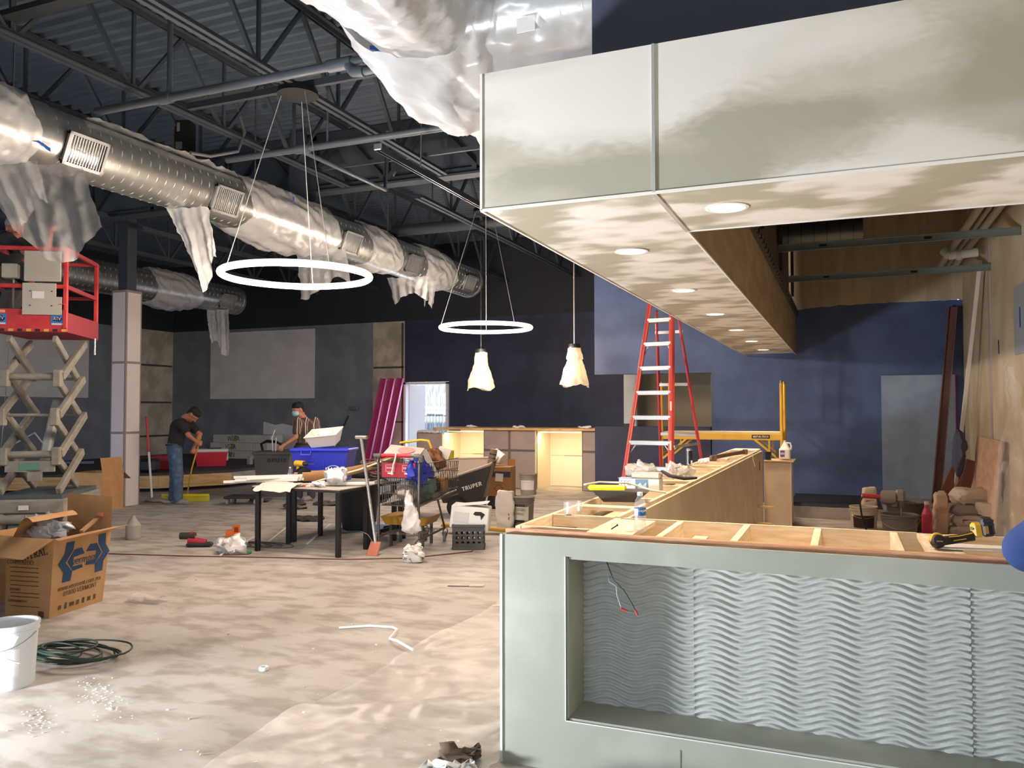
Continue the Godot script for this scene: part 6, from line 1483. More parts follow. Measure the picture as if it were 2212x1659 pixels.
func ladder() -> void:
	var o := thing("step_ladder", "tall red fibreglass step ladder with silver steps behind the bar", "ladder", V(-2.1, 0, -10.2), -9)
	var red := c("#c23a2c", 0.45)
	var al := c("#a6a8aa", 0.4, 0.6)
	var H := 3.0
	var fx := func(s: float, y: float) -> float: return s * lerpf(0.36, 0.15, y / H)
	var fz := func(y: float) -> float: return lerpf(0.78, 0.08, y / H)
	var bz := func(y: float) -> float: return lerpf(-0.82, -0.08, y / H)
	for s in [-1.0, 1.0]:
		var a := V(fx.call(s, 0.0), 0, fz.call(0.0))
		var b := V(fx.call(s, H), H, fz.call(H))
		put(B.new().bar(a, b, 0.03, 0.085, Vector3.BACK, 0.004), "front_rail", red, o)
		put(B.new().bar(a + V(-s * 0.02, 0, 0.035), b + V(-s * 0.02, 0, 0.035), 0.03, 0.008, Vector3.BACK), "rail_flange", c("#d2523c", 0.45), o)
		var rb := [V(s * 0.35, 0, bz.call(0.0)), V(s * 0.14, 2.9, bz.call(2.9))]
		put(B.new().bar(rb[0], rb[1], 0.025, 0.06, Vector3.BACK, 0.004), "rear_rail", c("#b5303a", 0.45), o)
		put(B.new().box(V(fx.call(s, 0.03), 0.03, fz.call(0.03)), V(0.05, 0.06, 0.1), Transform3D.IDENTITY, 0.008), "foot", c("#22201f"), o)
		put(B.new().box(V(s * 0.35, 0.03, bz.call(0.03)), V(0.05, 0.06, 0.08), Transform3D.IDENTITY, 0.008), "foot", c("#22201f"), o)
		put(B.new().bar(V(s * 0.3, 1.18, fz.call(1.18)), V(s * 0.27, 1.18, bz.call(1.18)), 0.02, 0.03), "spreader", c("#8a8683", 0.35, 0.7), o)
		put(B.new().bar(V(fx.call(s, 0.13), 0.13, fz.call(0.13)), V(fx.call(s, 0.3) * 0.55, 0.3, fz.call(0.3)), 0.02, 0.012), "step_brace", al, o)
	for i in range(1, 10):
		var y := 0.305 * i
		put(B.new().box(V(0, y, fz.call(y) - 0.01), V(fx.call(1.0, y) * 2.0 - 0.02, 0.055, 0.1), Transform3D.IDENTITY, 0.004), "step", al, o)
		for s in [-1.0, 1.0]:
			if i in [1, 2, 3, 4, 8]: put(B.new().bar(V(fx.call(s, y) * 0.94, y - 0.12, fz.call(y)), V(fx.call(s, y) * 0.66, y - 0.02, fz.call(y)), 0.018, 0.01), "step_brace", al, o)
			for e in [-0.012, 0.012]: put(B.new().lathe([[0.0, 0.0], [0.006, 0.0], [0.004, 0.004], [0.0, 0.005]], XF(V(fx.call(s, y) * 0.985, y + e, fz.call(y) + 0.045), 90), 8), "rivet", al, o)
	for y in [0.6, 1.3, 1.95, 2.62]: put(B.new().box(V(0, y, bz.call(y)), V(0.29 * lerpf(2.3, 1.1, y / H), 0.045, 0.03), Transform3D.IDENTITY, 0.004), "rear_bar", al, o)
	put(B.new().box(V(0, H + 0.03, 0), V(0.36, 0.1, 0.24), Transform3D.IDENTITY, 0.01), "top_cap", red, o)
	for y in [1.15, 1.62]: put(B.new().box(V(fx.call(1.0, y), y, fz.call(y) + 0.044), V(0.022, 0.2, 0.003)), "rail_label", c("#e8d9c8"), o)

func scaffold() -> void:
	var o := thing("rolling_scaffold", "yellow rolling scaffold frame with a low deck beside the blue wall", "scaffold", V(-1.76, 0, -13.0))
	var ye := c("#d3a42a", 0.5)
	for s in [-0.9, 0.9]:
		for z in [0.33, -0.33]:
			put(B.new().tube([V(s, 0.12, z), V(s, 2.02, z)], 0.026, 10), "post", ye, o)
			put(B.new().tube([V(s, 2.0, z), V(s, 2.06, z)], 0.02, 10), "post_pin", c("#8a7a4a", 0.4, 0.5), o)
			put(B.new().lathe([[0, -0.02], [0.06, -0.02], [0.065, 0.0], [0.06, 0.02], [0, 0.02]], XF(V(s, 0.065, z), 0, 0, 90), 16), "caster", c("#2a2826"), o)
		for y in [0.3, 0.62, 0.94, 1.9] if s < 0 else [0.3, 0.62, 0.94]: put(B.new().tube([V(s, y, 0.33), V(s, y, -0.33)], 0.018, 8), "rung", ye, o)
	for z in [0.33, -0.33]:
		put(B.new().box(V(0, 1.21, z), V(1.78, 0.1, 0.035), Transform3D.IDENTITY, 0.006), "side_beam", ye, o)
		for s in [-1.0, 1.0]:
			put(B.new().bar(V(s * 0.88, 0.86, z), V(s * 0.5, 1.18, z), 0.03, 0.045, Vector3.BACK), "brace", ye, o)
			put(B.new().bar(V(s * 0.72, 1.0, z), V(s * 0.72, 1.17, z), 0.025, 0.03, Vector3.BACK), "brace_post", ye, o)
	put(B.new().box(V(0, 1.27, 0), V(1.76, 0.022, 0.66)), "deck_board", c("#c9b98f", 0.8), o)
	put(B.new().box(V(0.6, 1.215, 0.3495), V(0.26, 0.055, 0.004)), "name_plate", c("#2b2220"), o)
	text("METALTECH", 0.04, c("#e8dcc8"), o, XF(V(0.6, 1.215, 0.353)), "lettering", "Droid Sans", 700)
	put(B.new().box(V(0.84, 0.98, 0.36), V(0.05, 0.12, 0.03)), "lock_pin_box", c("#5b5648", 0.4, 0.5), o)

func bar_top_things() -> void:
	var T := 1.068
	bottle(V(-0.87, T - 0.004, -3.66), "clear water bottle with a blue label on the near bar top", true)
	var j := thing("glass_jar", "short clear plastic jar on the bar corner frame", "jar", V(-1.31, T, -4.02))
	var gl := StandardMaterial3D.new()
	gl.albedo_color = Color(0.97, 0.95, 0.93, 0.1); gl.roughness = 0.08; gl.transparency = BaseMaterial3D.TRANSPARENCY_ALPHA
	put(B.new().lathe([[0, 0], [0.046, 0], [0.05, 0.005], [0.05, 0.055], [0.047, 0.062], [0.05, 0.066], [0.05, 0.075], [0.045, 0.077], [0.045, 0.006], [0, 0.004]], Transform3D.IDENTITY, 28), "jar_body", gl, j)
	put(B.new().tube([V(-0.03, 0.008, 0.02), V(0.0, 0.009, 0.025)], 0.003, 6), "screw", c("#3a3430"), j)
	# folding tray, yellow handled
	var t := thing("mixing_tray", "black plastic trowel box with a yellow handle band on the bar", "tray", V(-1.27, T, -4.8), 12)
	put(B.new().hexa([V(-0.1, 0.0, -0.07), V(0.12, 0.0, -0.07), V(0.1, 0.0, 0.07), V(-0.09, 0.0, 0.07), V(-0.17, 0.075, -0.1), V(0.19, 0.06, -0.1), V(0.17, 0.06, 0.1), V(-0.16, 0.075, 0.1)]), "body", c("#3c3a3c", 0.5), t)
	put(B.new().bar(V(-0.18, 0.088, 0.105), V(0.05, 0.09, 0.105), 0.03, 0.032, Vector3.UP, 0.012), "handle_band", c("#e3d822", 0.45), t)
	put(B.new().tube([V(-0.2, 0.105, 0.1), V(-0.12, 0.11, -0.02), V(-0.0, 0.108, -0.02), V(0.06, 0.112, 0.05), V(0.2, 0.075, 0.08), V(0.28, 0.06, 0.06)], 0.01, 8, false, 0.6), "rim_edge", c("#cfc4b4", 0.6), t)
	# box of face masks and plastic heap
	var m := thing("mask_box", "white and blue cardboard box of face masks on the bar", "box", V(-1.3, T, -5.5), 0)
	put(B.new().box(V(0, 0.04, 0), V(0.28, 0.08, 0.12), Transform3D.IDENTITY, 0.003), "carton", c("#e7e5e0", 0.6), m)
	put(B.new().box(V(0.02, 0.04, 0.0605), V(0.09, 0.078, 0.002)), "printed_panel", c("#5d7f98", 0.6), m)
	put(B.new().prism([Vector2(-0.03, -0.02), Vector2(-0.025, 0.01), Vector2(-0.01, 0.02), Vector2(0.005, 0.0), Vector2(0.03, 0.025), Vector2(0.035, -0.02)], 0.001, XF(V(0.02, 0.035, 0.062))), "printed_mask", c("#a9c3d2", 0.6), m)
	text("FFG", 0.045, c("#5c6670"), m, XF(V(-0.09, 0.05, 0.061)))
	put(B.new().box(V(-0.1, 0.082, 0), V(0.1, 0.002, 0.11)), "printed_top", c("#9fbccb"), m)
	one(lump(V(0.11, 0.04, 0.07), 0.05, 11.0, 171), "plastic_scrap", film(0.5, "#d8d4cc"), "crumpled clear plastic on top of the mask box", "plastic", V(-1.33, T + 0.125, -5.6))
	one(B.new().box(V(0, 0.02, 0), V(0.2, 0.045, 0.1), Transform3D.IDENTITY, 0.012), "grey_bracket", c("#b9b5ac", 0.5), "grey rounded bracket lying behind the mask box", "bracket", V(-1.26, T + 0.082, -5.52))
	one(lump(V(0.1, 0.045, 0.07), 0.06, 11.0, 172), "plastic_scrap", film(0.4, "#e2ded6"), "crumpled clear film with black straps right of the mask box", "plastic", V(-1.2, T + 0.075, -6.3))
	one(B.new().tube([V(-0.12, 0.06, 0), V(-0.05, 0.03, 0.04), V(0.06, 0.015, 0.06), V(0.15, 0.02, 0.03)], [0.02, 0.028, 0.03, 0.02], 8, false, 0.5), "black_strap", c("#1d1b1a", 0.6), "black padded strap lying under the crumpled film", "strap", V(-1.18, T + 0.02, -6.2))
	# can, clamp bar, jug, cup
	var cn := thing("drink_can", "tall black and silver drink can standing on the bar", "can", V(-1.43, T, -8.12))
	put(B.new().lathe([[0, 0], [0.026, 0], [0.031, 0.01], [0.032, 0.15], [0.027, 0.165], [0.027, 0.168], [0, 0.164]], Transform3D.IDENTITY, 24), "can_body", c("#8f979b", 0.3, 0.8), cn)
	put(sheet(2, 12, func(u: float, w: float) -> Vector3: return V(sin(-0.2 + 1.9 * w) * 0.0325, 0.145 - 0.13 * u, cos(-0.2 + 1.9 * w) * 0.0325), 0, 1, 1), "printed_band", c("#17181a", 0.4), cn)
	put(B.new().box(V(0.014, 0.03, 0.03), V(0.018, 0.04, 0.003), XF(Vector3.ZERO, 0, 25)), "barcode", c("#d8d8d4"), cn)
	var bc := thing("bar_clamp", "brown steel bar clamp lying along the far bar top", "clamp", V(-1.22, T + 0.01, -9.7), 0)
	put(B.new().bar(V(-0.1, 0.03, 0.9), V(0.1, 0.03, -0.55), 0.03, 0.04), "bar", c("#6e5444", 0.5, 0.3), bc)
	put(B.new().box(V(-0.09, 0.02, 0.8), V(0.06, 0.06, 0.12)).box(V(0.1, 0.03, -0.5), V(0.05, 0.06, 0.1)), "jaw", c("#7d6250", 0.5, 0.3), bc)
	one(B.new().tube([V(0, 0, 0), V(0.04, 0.02, 0), V(0.05, -0.08, 0.02), V(0.07, -0.16, 0.02)], 0.008, 6, false, 0.4), "paper_ribbon", c("#f0e6d6"), "white ribbon curling over the inner bar edge", "ribbon", V(-1.085, T + 0.02, -10.3))
	for i in 3: one(lump(V(0.045, 0.012, 0.04), 0.025, 10.0, 175 + i), "paper_scrap", c("#efe9df"), ["crumpled white scrap on the bar beside the can", "pale wrapper on the bar behind the can", "flat white scrap near the bar clamp"][i], "paper", V([-1.3, -1.36, -1.2][i], T + 0.02, [-8.2, -8.6, -9.0][i]))
	# milk jug on the end cabinet and black cup
	var jg := thing("milk_jug", "translucent white gallon jug with a purple label on the end cabinet", "jug", V(-0.78, 0.91, -12.1))
	put(sheet(20, 28, func(u: float, w: float) -> Vector3:
		var an := TAU * w
		var e := 0.5
		var r := 0.08
		if u < 0.05: r = 0.08 * u / 0.05
		elif u > 0.6: r = lerpf(0.08, 0.02, pow((u - 0.6) / 0.4, 0.8))
		return V(signf(cos(an)) * pow(absf(cos(an)), e) * r, 0.25 * u, signf(sin(an)) * pow(absf(sin(an)), e) * r), 0, 1, 1, true), "jug_body", c("#e9e6e0", 0.4), jg)
	put(B.new().lathe([[0, 0.25], [0.02, 0.25], [0.02, 0.275], [0, 0.275]], Transform3D.IDENTITY, 14), "cap", c("#e5e2dc"), jg)
	put(B.new().tube([V(0.02, 0.24, 0), V(0.07, 0.235, 0), V(0.085, 0.19, 0), V(0.078, 0.13, 0)], 0.014, 8), "handle", c("#e9e6e0", 0.4), jg)
	put(B.new().box(V(-0.03, 0.09, 0.08), V(0.06, 0.09, 0.003)), "label_patch", c("#6a4a86"), jg)
	put(B.new().box(V(-0.03, 0.09, 0.0825), V(0.05, 0.03, 0.002)), "label_stripe", c("#c9b7d8"), jg)
	var cu := thing("black_cup", "black plastic cup on the end cabinet beside the jug", "cup", V(-1.0, 0.91, -11.98))
	put(B.new().lathe([[0, 0], [0.04, 0], [0.047, 0.1], [0.05, 0.102], [0.05, 0.115], [0, 0.11]], Transform3D.IDENTITY, 20), "cup_body", c("#262425", 0.4), cu)
	# right-angle drill on the near bar, white sheet under it
	var a := thing("angle_drill", "yellow and black right angle cordless drill lying on the near bar", "drill", V(0.335, T + 0.003, -3.62), 10)
	a.scale = Vector3.ONE * 0.76
	var ye := c("#d3a32a", 0.45)
	var bk := c("#1f1d1c", 0.5)
	put(B.new().lathe([[0, -0.03], [0.028, -0.03], [0.034, -0.02], [0.034, 0.015], [0.028, 0.03], [0, 0.032]], XF(V(0, 0.036, 0.02), 70, 0, 0), 20), "gear_head", bk, a)
	put(B.new().lathe([[0.03, -0.01], [0.0365, -0.012], [0.0365, 0.012], [0.03, 0.02], [0, 0.022]], XF(V(0, 0.042, 0.0), 70, 0, 0), 20), "head_cover", ye, a)
	put(B.new().box(V(0, 0.038, 0.05), V(0.03, 0.016, 0.004), XF(Vector3.ZERO, 0, 0, 0)), "name_plate", c("#8d7440"), a)
	put(B.new().tube([V(0.03, 0.04, 0.01), V(0.1, 0.052, 0.01), V(0.17, 0.07, 0.01)], [0.024, 0.022, 0.026], 14), "body_grip", bk, a)
	put(B.new().tube([V(0.05, 0.062, 0.026), V(0.1, 0.07, 0.03), V(0.16, 0.086, 0.03)], 0.003, 6).tube([V(0.07, 0.045, 0.033), V(0.13, 0.057, 0.034)], 0.003, 6), "yellow_line", ye, a)
	put(B.new().box(V(0.2, 0.075, 0.01), V(0.05, 0.075, 0.06), XF(V(0, 0, 0), 0, 0, 8), 0.012), "battery_mount", ye, a)
	put(B.new().box(V(0.245, 0.085, 0.01), V(0.06, 0.095, 0.075), XF(V(0, 0, 0), 0, 0, 8), 0.012), "battery", c("#26262a", 0.5), a)
	for y in [0.1, 0.12]: put(B.new().box(V(0.247, y, 0.05), V(0.05, 0.008, 0.004), XF(V(0, 0, 0), 0, 0, 8)), "battery_rib", c("#3b3b40", 0.4), a)
	put(B.new().box(V(0.235, 0.075, 0.049), V(0.016, 0.04, 0.003), XF(V(0, 0, 0), 0, 0, 8)), "battery_label", c("#a8823a"), a)
	put(B.new().lathe([[0, 0], [0.012, 0.002], [0.016, 0.01], [0.012, 0.018], [0, 0.02]], XF(V(0.17, 0.1, 0.02)), 12).lathe([[0, 0], [0.01, 0.002], [0.012, 0.01], [0, 0.016]], XF(V(0.19, 0.108, 0.01)), 12), "chrome_ball", c("#c9c9c9", 0.15, 0.9), a)
	one(B.new().prism([Vector2(-0.16, -0.04), Vector2(-0.1, -0.07), Vector2(0.2, -0.07), Vector2(0.24, 0.08), Vector2(-0.06, 0.08)], 0.004, Transform3D(Basis(Vector3.RIGHT, Vector3(0, 0, -1), Vector3.UP), Vector3.ZERO)), "white_sheet", c("#f1efe9", 0.5), "white paper sheet under the angle drill on the bar", "paper", V(0.47, T + 0.006, -3.66))

func floor_things() -> void:
	# sander / small red tool, coil, rods, outlet, bags
	var s := thing("red_tool", "small red and black power tool lying on the floor left of the tables", "tool", V(-7.13, 0, -7.5), 25)
	put(B.new().box(V(0.03, 0.03, 0), V(0.3, 0.05, 0.12), Transform3D.IDENTITY, 0.02), "base", c("#2b2828", 0.6), s)
	put(B.new().tube([V(-0.1, 0.08, 0), V(0.1, 0.05, 0)], [0.05, 0.04], 12), "body", c("#a82838", 0.5), s)
	put(B.new().bar(V(-0.02, 0.08, 0), V(-0.08, 0.17, 0), 0.06, 0.06, Vector3.RIGHT, 0.015), "grip", c("#9c2434", 0.5), s)
	put(B.new().tube([V(-0.2, 0.13, 0.0), V(-0.02, 0.13, 0)], 0.042, 12), "motor", c("#37302f", 0.6), s)
	var w := thing("grey_hose", "thin grey cable coil on the floor beside the red tool", "cable", V(-6.75, 0, -7.75))
	for i in 5:
		var pts := []
		for k in 22: pts.append(V(cos(TAU * k / 22) * (0.2 + 0.05 * i) + 0.1 * i, 0.01 + 0.006 * i, sin(TAU * k / 22) * (0.09 + 0.02 * i)))
		put(B.new().tube(pts, 0.006, 5, true), "loop", c("#55504d", 0.5), w)
	var q := thing("outlet_box", "small orange electrical box on the floor behind the red tool", "box", V(-7.3, 0, -8.25), 30)
	put(B.new().box(V(0, 0.04, 0), V(0.1, 0.08, 0.06)).box(V(0.07, 0.09, -0.03), V(0.09, 0.1, 0.06)), "box_body", c("#e0702c", 0.5), q)
	put(B.new().box(V(0.075, 0.09, 0.002), V(0.05, 0.06, 0.004)), "opening", c("#8d3c12"), q)
	for i in 3: one(B.new().bar(V(0, 0.012, 0), V([-0.62, -0.9, -0.72][i], 0.014, [-1.4, -1.7, -1.5][i]), 0.02, 0.014), "white_rod", c("#e4e2de", 0.5), ["white rod on the floor pointing at the white bag", "long white rod on the floor running under the tables", "white rod on the floor lying behind the front table leg"][i], "rod", V([-6.42, -6.45, -6.0][i], 0, [-7.1, -7.9, -8.1][i]) + V([-0.0, 0.0, 0.0][i], 0, 0))
	one(lump(V(0.2, 0.09, 0.13), 0.09, 6.0, 181), "plastic_bag", film(0.8, "#efeceb"), "white plastic bag lying on the floor before the table leg", "bag", V(-6.45, 0.07, -7.3))
	var gb := thing("spray_tube", "small clear tube with a green base lying by the table leg", "tube", V(-6.25, 0, -7.35))
	put(B.new().tube([V(-0.1, 0.02, 0.0), V(-0.1, 0.1, 0.0)], 0.018, 10), "tube", c("#d9dcdc", 0.3), gb)
	put(B.new().box(V(-0.04, 0.02, 0), V(0.16, 0.03, 0.06), Transform3D.IDENTITY, 0.008), "green_base", c("#2f9a5c", 0.5), gb)
	one(lump(V(0.11, 0.08, 0.08), 0.08, 9.0, 182), "white_cloth", c("#e5dfd6"), "crumpled white cloth on the floor before the shopping cart", "cloth", V(-4.28, 0.07, -7.62))
	one(sheet(10, 16, func(u: float, k: float) -> Vector3: return V((k - 0.5) * 0.34, 0.03 * sin(PI * u) + 0.004, (u - 0.5) * 0.16), 0.025, 7.0, 183), "plastic_scrap", film(0.55, "#e9dcd2"), "flat scrap of plastic film on the floor right of the boxes", "plastic", V(-5.5, 0.02, -5.22))
	one(B.new().lathe([[0, 0], [0.028, 0], [0.03, 0.004], [0.03, 0.018], [0.026, 0.022], [0.02, 0.022], [0.02, 0.012], [0, 0.012]], Transform3D.IDENTITY, 20), "white_disc", c("#f1eeea", 0.4), "small white round cap alone on the floor", "disc", V(-3.37, 0, -4.12))
	one(B.new().tube([V(-3.48, 0.01, -5.09), V(-3.3, 0.012, -5.22), V(-3.12, 0.012, -5.25), V(-3.02, 0.03, -5.15), V(-2.98, 0.012, -4.98), V(-2.84, 0.05, -4.84), V(-2.68, 0.02, -4.78)], 0.008, 7), "white_strip", c("#f1eeea", 0.5), "thin white curved plastic strip on the floor by the sheet edge", "strip")
	var k := thing("putty_knife", "thin putty knife with a pale handle on the floor", "tool", V(-3.2, 0.006, -6.75), 18)
	put(B.new().box(V(-0.1, 0, 0), V(0.2, 0.004, 0.018)), "blade", c("#6a5a4a", 0.4, 0.5), k)
	put(B.new().bar(V(0.0, 0.005, 0), V(0.14, 0.008, 0), 0.028, 0.014, Vector3.UP, 0.005), "handle", c("#f0d9c2"), k)
	one(B.new().tube([V(-9.2, 0.005, -6.2), V(-7.65, 0.006, -6.75), V(-6.8, 0.006, -6.95), V(-5.8, 0.006, -7.25), V(-5.0, 0.006, -7.45), V(-4.4, 0.006, -7.78), V(-3.95, 0.006, -8.4), V(-4.2, 0.006, -9.2)], 0.007, 6), "extension_cable", c("#6a3a34", 0.6), "thin dark red cord running across the floor before the tables", "cord")
	# clear plastic sheet on the floor at the bar
	var fs := sheet(90, 60, func(u: float, k2: float) -> Vector3:
		var z := lerpf(-2.2, -6.7, u)
		var x := lerpf(-2.72 + 0.03 * sin(u * 17.0), -1.5, k2)
		var r := 0.008 + 0.016 * pow(maxf(0.0, sin(x * 3.0 + z * 4.3 + 2.0 * sin(z * 1.7))), 10.0) + 0.02 * pow(maxf(0.0, sin(z * 2.1 + x * 1.3)), 24.0)
		return V(x, r, z), 0.012, 7.0, 191)
	one(fs, "floor_sheet", film(0.2, "#f6f0ea", 0.27), "clear wrinkled plastic sheet taped on the floor along the bar", "plastic sheet")
	one(B.new().tube([V(-2.68, 0.02, -6.1), V(-2.3, 0.03, -6.35), V(-1.95, 0.05, -6.75), V(-1.7, 0.035, -6.8)], [0.012, 0.02, 0.035, 0.03], 8, false, 0.4), "sheet_fold", film(0.6, "#e9d6c2", 0.3), "rolled fold at the far end of the clear floor sheet", "plastic sheet")
	one(lump(V(0.11, 0.025, 0.08), 0.05, 11.0, 193), "dirt_clump", c("#5a4a3c", 0.9), "small dark clump of dirt on the clear floor sheet", "dirt", V(-1.68, 0.02, -3.42))
	one(lump(V(0.12, 0.06, 0.09), 0.09, 9.0, 194), "plastic_scrap", c("#e9eef0", 0.3), "white crumpled plastic at the foot of the near bar corner", "plastic", V(-1.56, 0.05, -3.1))
	# swept rubble: chips too small to count, scattered on the slab
	var mm := MultiMesh.new()
	mm.transform_format = MultiMesh.TRANSFORM_3D
	mm.mesh = B.new().box(Vector3.ZERO, V(0.02, 0.006, 0.012)).mesh()
	mm.instance_count = 170
	for i in 170:
		var z := -3.0 - 9.0 * pow(rng.randf(), 1.3)
		var x := rnd(1.1 * z - 1.0, 0.26 * z - 0.7)
		if x > -1.55 and z > -12: x = -1.7 - rng.randf()
		mm.set_instance_transform(i, Transform3D(Basis(Vector3.UP, rnd(0, TAU)).scaled(Vector3.ONE * rnd(0.3, 0.9)), V(x, 0.004, z)))
	var ch := MultiMeshInstance3D.new()
	ch.name = "debris"
	ch.multimesh = mm
	ch.material_override = c("#d3cbc2")
	add_child(ch)
	ch.set_meta("kind", "stuff"); ch.set_meta("label", "scattered pale chips and crumbs over the concrete floor"); ch.set_meta("category", "debris")
	var m2 := MultiMesh.new()
	m2.transform_format = MultiMesh.TRANSFORM_3D
	m2.mesh = mm.mesh
	m2.instance_count = 160
	for i in 160:
		var k3 := i % 3
		var qq := Vector2(rng.randfn(0, 0.13), rng.randfn(0, 0.05)).rotated(0.5)
		m2.set_instance_transform(i, Transform3D(Basis(Vector3.UP, rnd(0, TAU)).scaled(V(rnd(0.15, 0.7), 0.3, rnd(0.15, 0.6))), V([-4.02, -3.93, -3.75][k3] + qq.x, 0.003, [-3.45, -3.02, -3.3][k3] + qq.y)))
	var pf := MultiMeshInstance3D.new()
	pf.name = "plaster_crumbs"
	pf.multimesh = m2
	pf.material_override = c("#e8e8e4")
	add_child(pf)
	pf.set_meta("kind", "stuff"); pf.set_meta("label", "white plaster crumbs smeared on the bright floor at lower left"); pf.set_meta("category", "debris")
	for i in 5: one(lump(V(0.22, 0.03, 0.13), 0.05, 6.0, 196 + i), "rubbish_pile", c(["#4a4442", "#5d5550", "#3d3a3a", "#6a625a", "#504844"][i], 0.9), ["dark swept rubbish pile behind the tables", "flat dark rubbish beside the swept pile behind the tables", "black wire scrap pile on the floor behind the table legs", "pale rubbish at the right of the swept pile", "small rubbish heap before the grey waste bin"][i], "rubbish", V([-8.7, -8.2, -7.3, -8.4, -9.6][i], 0.02, [-11.4, -11.6, -9.9, -11.0, -11.6][i]))
	var cart2 := thing("dolly", "small black dolly with casters on the floor left of the rubbish", "dolly", V(-9.6, 0, -11.2), 20)
	put(B.new().box(V(0, 0.13, 0), V(0.6, 0.04, 0.4), Transform3D.IDENTITY, 0.01), "deck", c("#2d2b2b", 0.7), cart2)
	for x in [-0.24, 0.24]:
		for z in [-0.14, 0.14]: put(B.new().tube([V(x - 0.02, 0.055, z), V(x + 0.02, 0.055, z)], 0.055, 14), "caster", c("#8a8682", 0.5), cart2)

# ---- people -------------------------------------------------------------
func sdf(bones: Array, cell: float, k: float, grow := 0.0) -> B:
	var lo := Vector3.ONE * 1e9
	var hi := -lo
	for b in bones:
		var r: float = maxf(b[2], b[3]) + grow + cell * 2.5
		for p in [b[0], b[1]]:
			lo = lo.min(p - Vector3.ONE * r)
			hi = hi.max(p + Vector3.ONE * r)
	var n := Vector3i((hi - lo) / cell) + Vector3i.ONE * 2
	var val := PackedFloat32Array()
	val.resize(n.x * n.y * n.z)
	val.fill(9.0)
	for b in bones:
		var a: Vector3 = b[0]
		var ab: Vector3 = b[1] - a
		var l2 := maxf(ab.length_squared(), 1e-9)
		var ra: float = b[2] + grow
		var rb: float = b[3] + grow
		var flat: float = b[4] if b.size() > 4 else 1.0
		var mr := maxf(ra, rb) + k + cell * 2.5
		var i0 := Vector3i((a.min(b[1]) - Vector3.ONE * mr - lo) / cell).clamp(Vector3i.ZERO, n - Vector3i.ONE)
		var i1 := Vector3i((a.max(b[1]) + Vector3.ONE * mr - lo) / cell + Vector3.ONE).clamp(Vector3i.ZERO, n - Vector3i.ONE)
		for z in range(i0.z, i1.z + 1):
			for y in range(i0.y, i1.y + 1):
				var row := (z * n.y + y) * n.x
				for x in range(i0.x, i1.x + 1):
					var p := lo + Vector3(x, y, z) * cell - a
					var t := clampf(p.dot(ab) / l2, 0.0, 1.0)
					var q := p - ab * t
					q.z /= flat
					var d := q.length() - lerpf(ra, rb, t)
					var e := val[row + x]
					var h := clampf(0.5 + 0.5 * (e - d) / k, 0.0, 1.0)
					val[row + x] = d if e > 8.0 else lerpf(e, d, h) - k * h * (1.0 - h)
	var out := B.new()
	var vid := {}
	var pos := PackedVector3Array()
	var nor := PackedVector3Array()
	var sx := n.x
	var sxy := n.x * n.y
	for z in n.z - 1:
		for y in n.y - 1:
			for x in n.x - 1:
				var i := (z * n.y + y) * n.x + x
				var s0 := val[i] < 0.0
				var v := [val[i], val[i + 1], val[i + sx], val[i + sx + 1], val[i + sxy], val[i + sxy + 1], val[i + sxy + sx], val[i + sxy + sx + 1]]
				var inside := 0
				for e in v:
					if e < 0.0: inside += 1
				if inside == 0 or inside == 8: continue
				var sum := Vector3.ZERO
				var cnt := 0
				for e in [[0, 1], [2, 3], [4, 5], [6, 7], [0, 2], [1, 3], [4, 6], [5, 7], [0, 4], [1, 5], [2, 6], [3, 7]]:
					var va: float = v[e[0]]
					var vb: float = v[e[1]]
					if (va < 0.0) != (vb < 0.0):
						var t := va / (va - vb)
						var pa := Vector3(e[0] & 1, (e[0] >> 1) & 1, (e[0] >> 2) & 1)
						var pb := Vector3(e[1] & 1, (e[1] >> 1) & 1, (e[1] >> 2) & 1)
						sum += pa.lerp(pb, t)
						cnt += 1
				vid[i] = pos.size()
				pos.append(lo + (Vector3(x, y, z) + sum / cnt) * cell)
				nor.append(Vector3(v[1] + v[3] + v[5] + v[7] - v[0] - v[2] - v[4] - v[6], v[2] + v[3] + v[6] + v[7] - v[0] - v[1] - v[4] - v[5], v[4] + v[5] + v[6] + v[7] - v[0] - v[1] - v[2] - v[3]).normalized())
	for z in range(1, n.z - 1):
		for y in range(1, n.y - 1):
			for x in range(1, n.x - 1):
				var i := (z * n.y + y) * n.x + x
				var s := val[i] < 0.0
				for ax in 3:
					var st: int = [1, sx, sxy][ax]
					if (val[i + st] < 0.0) == s: continue
					var u: int = [sx, sxy, 1][ax]
					var w: int = [sxy, 1, sx][ax]
					var q := [i, i - u, i - u - w, i - w]
					var ok := true
					for e in q:
						if not vid.has(e): ok = false
					if not ok: continue
					var a0: int = vid[q[0]]
					var a1: int = vid[q[1]]
					var a2: int = vid[q[2]]
					var a3: int = vid[q[3]]
					out.tri(pos[a0], pos[a1], pos[a2], nor[a0], nor[a1], nor[a2])
					out.tri(pos[a0], pos[a2], pos[a3], nor[a0], nor[a2], nor[a3])
	return out

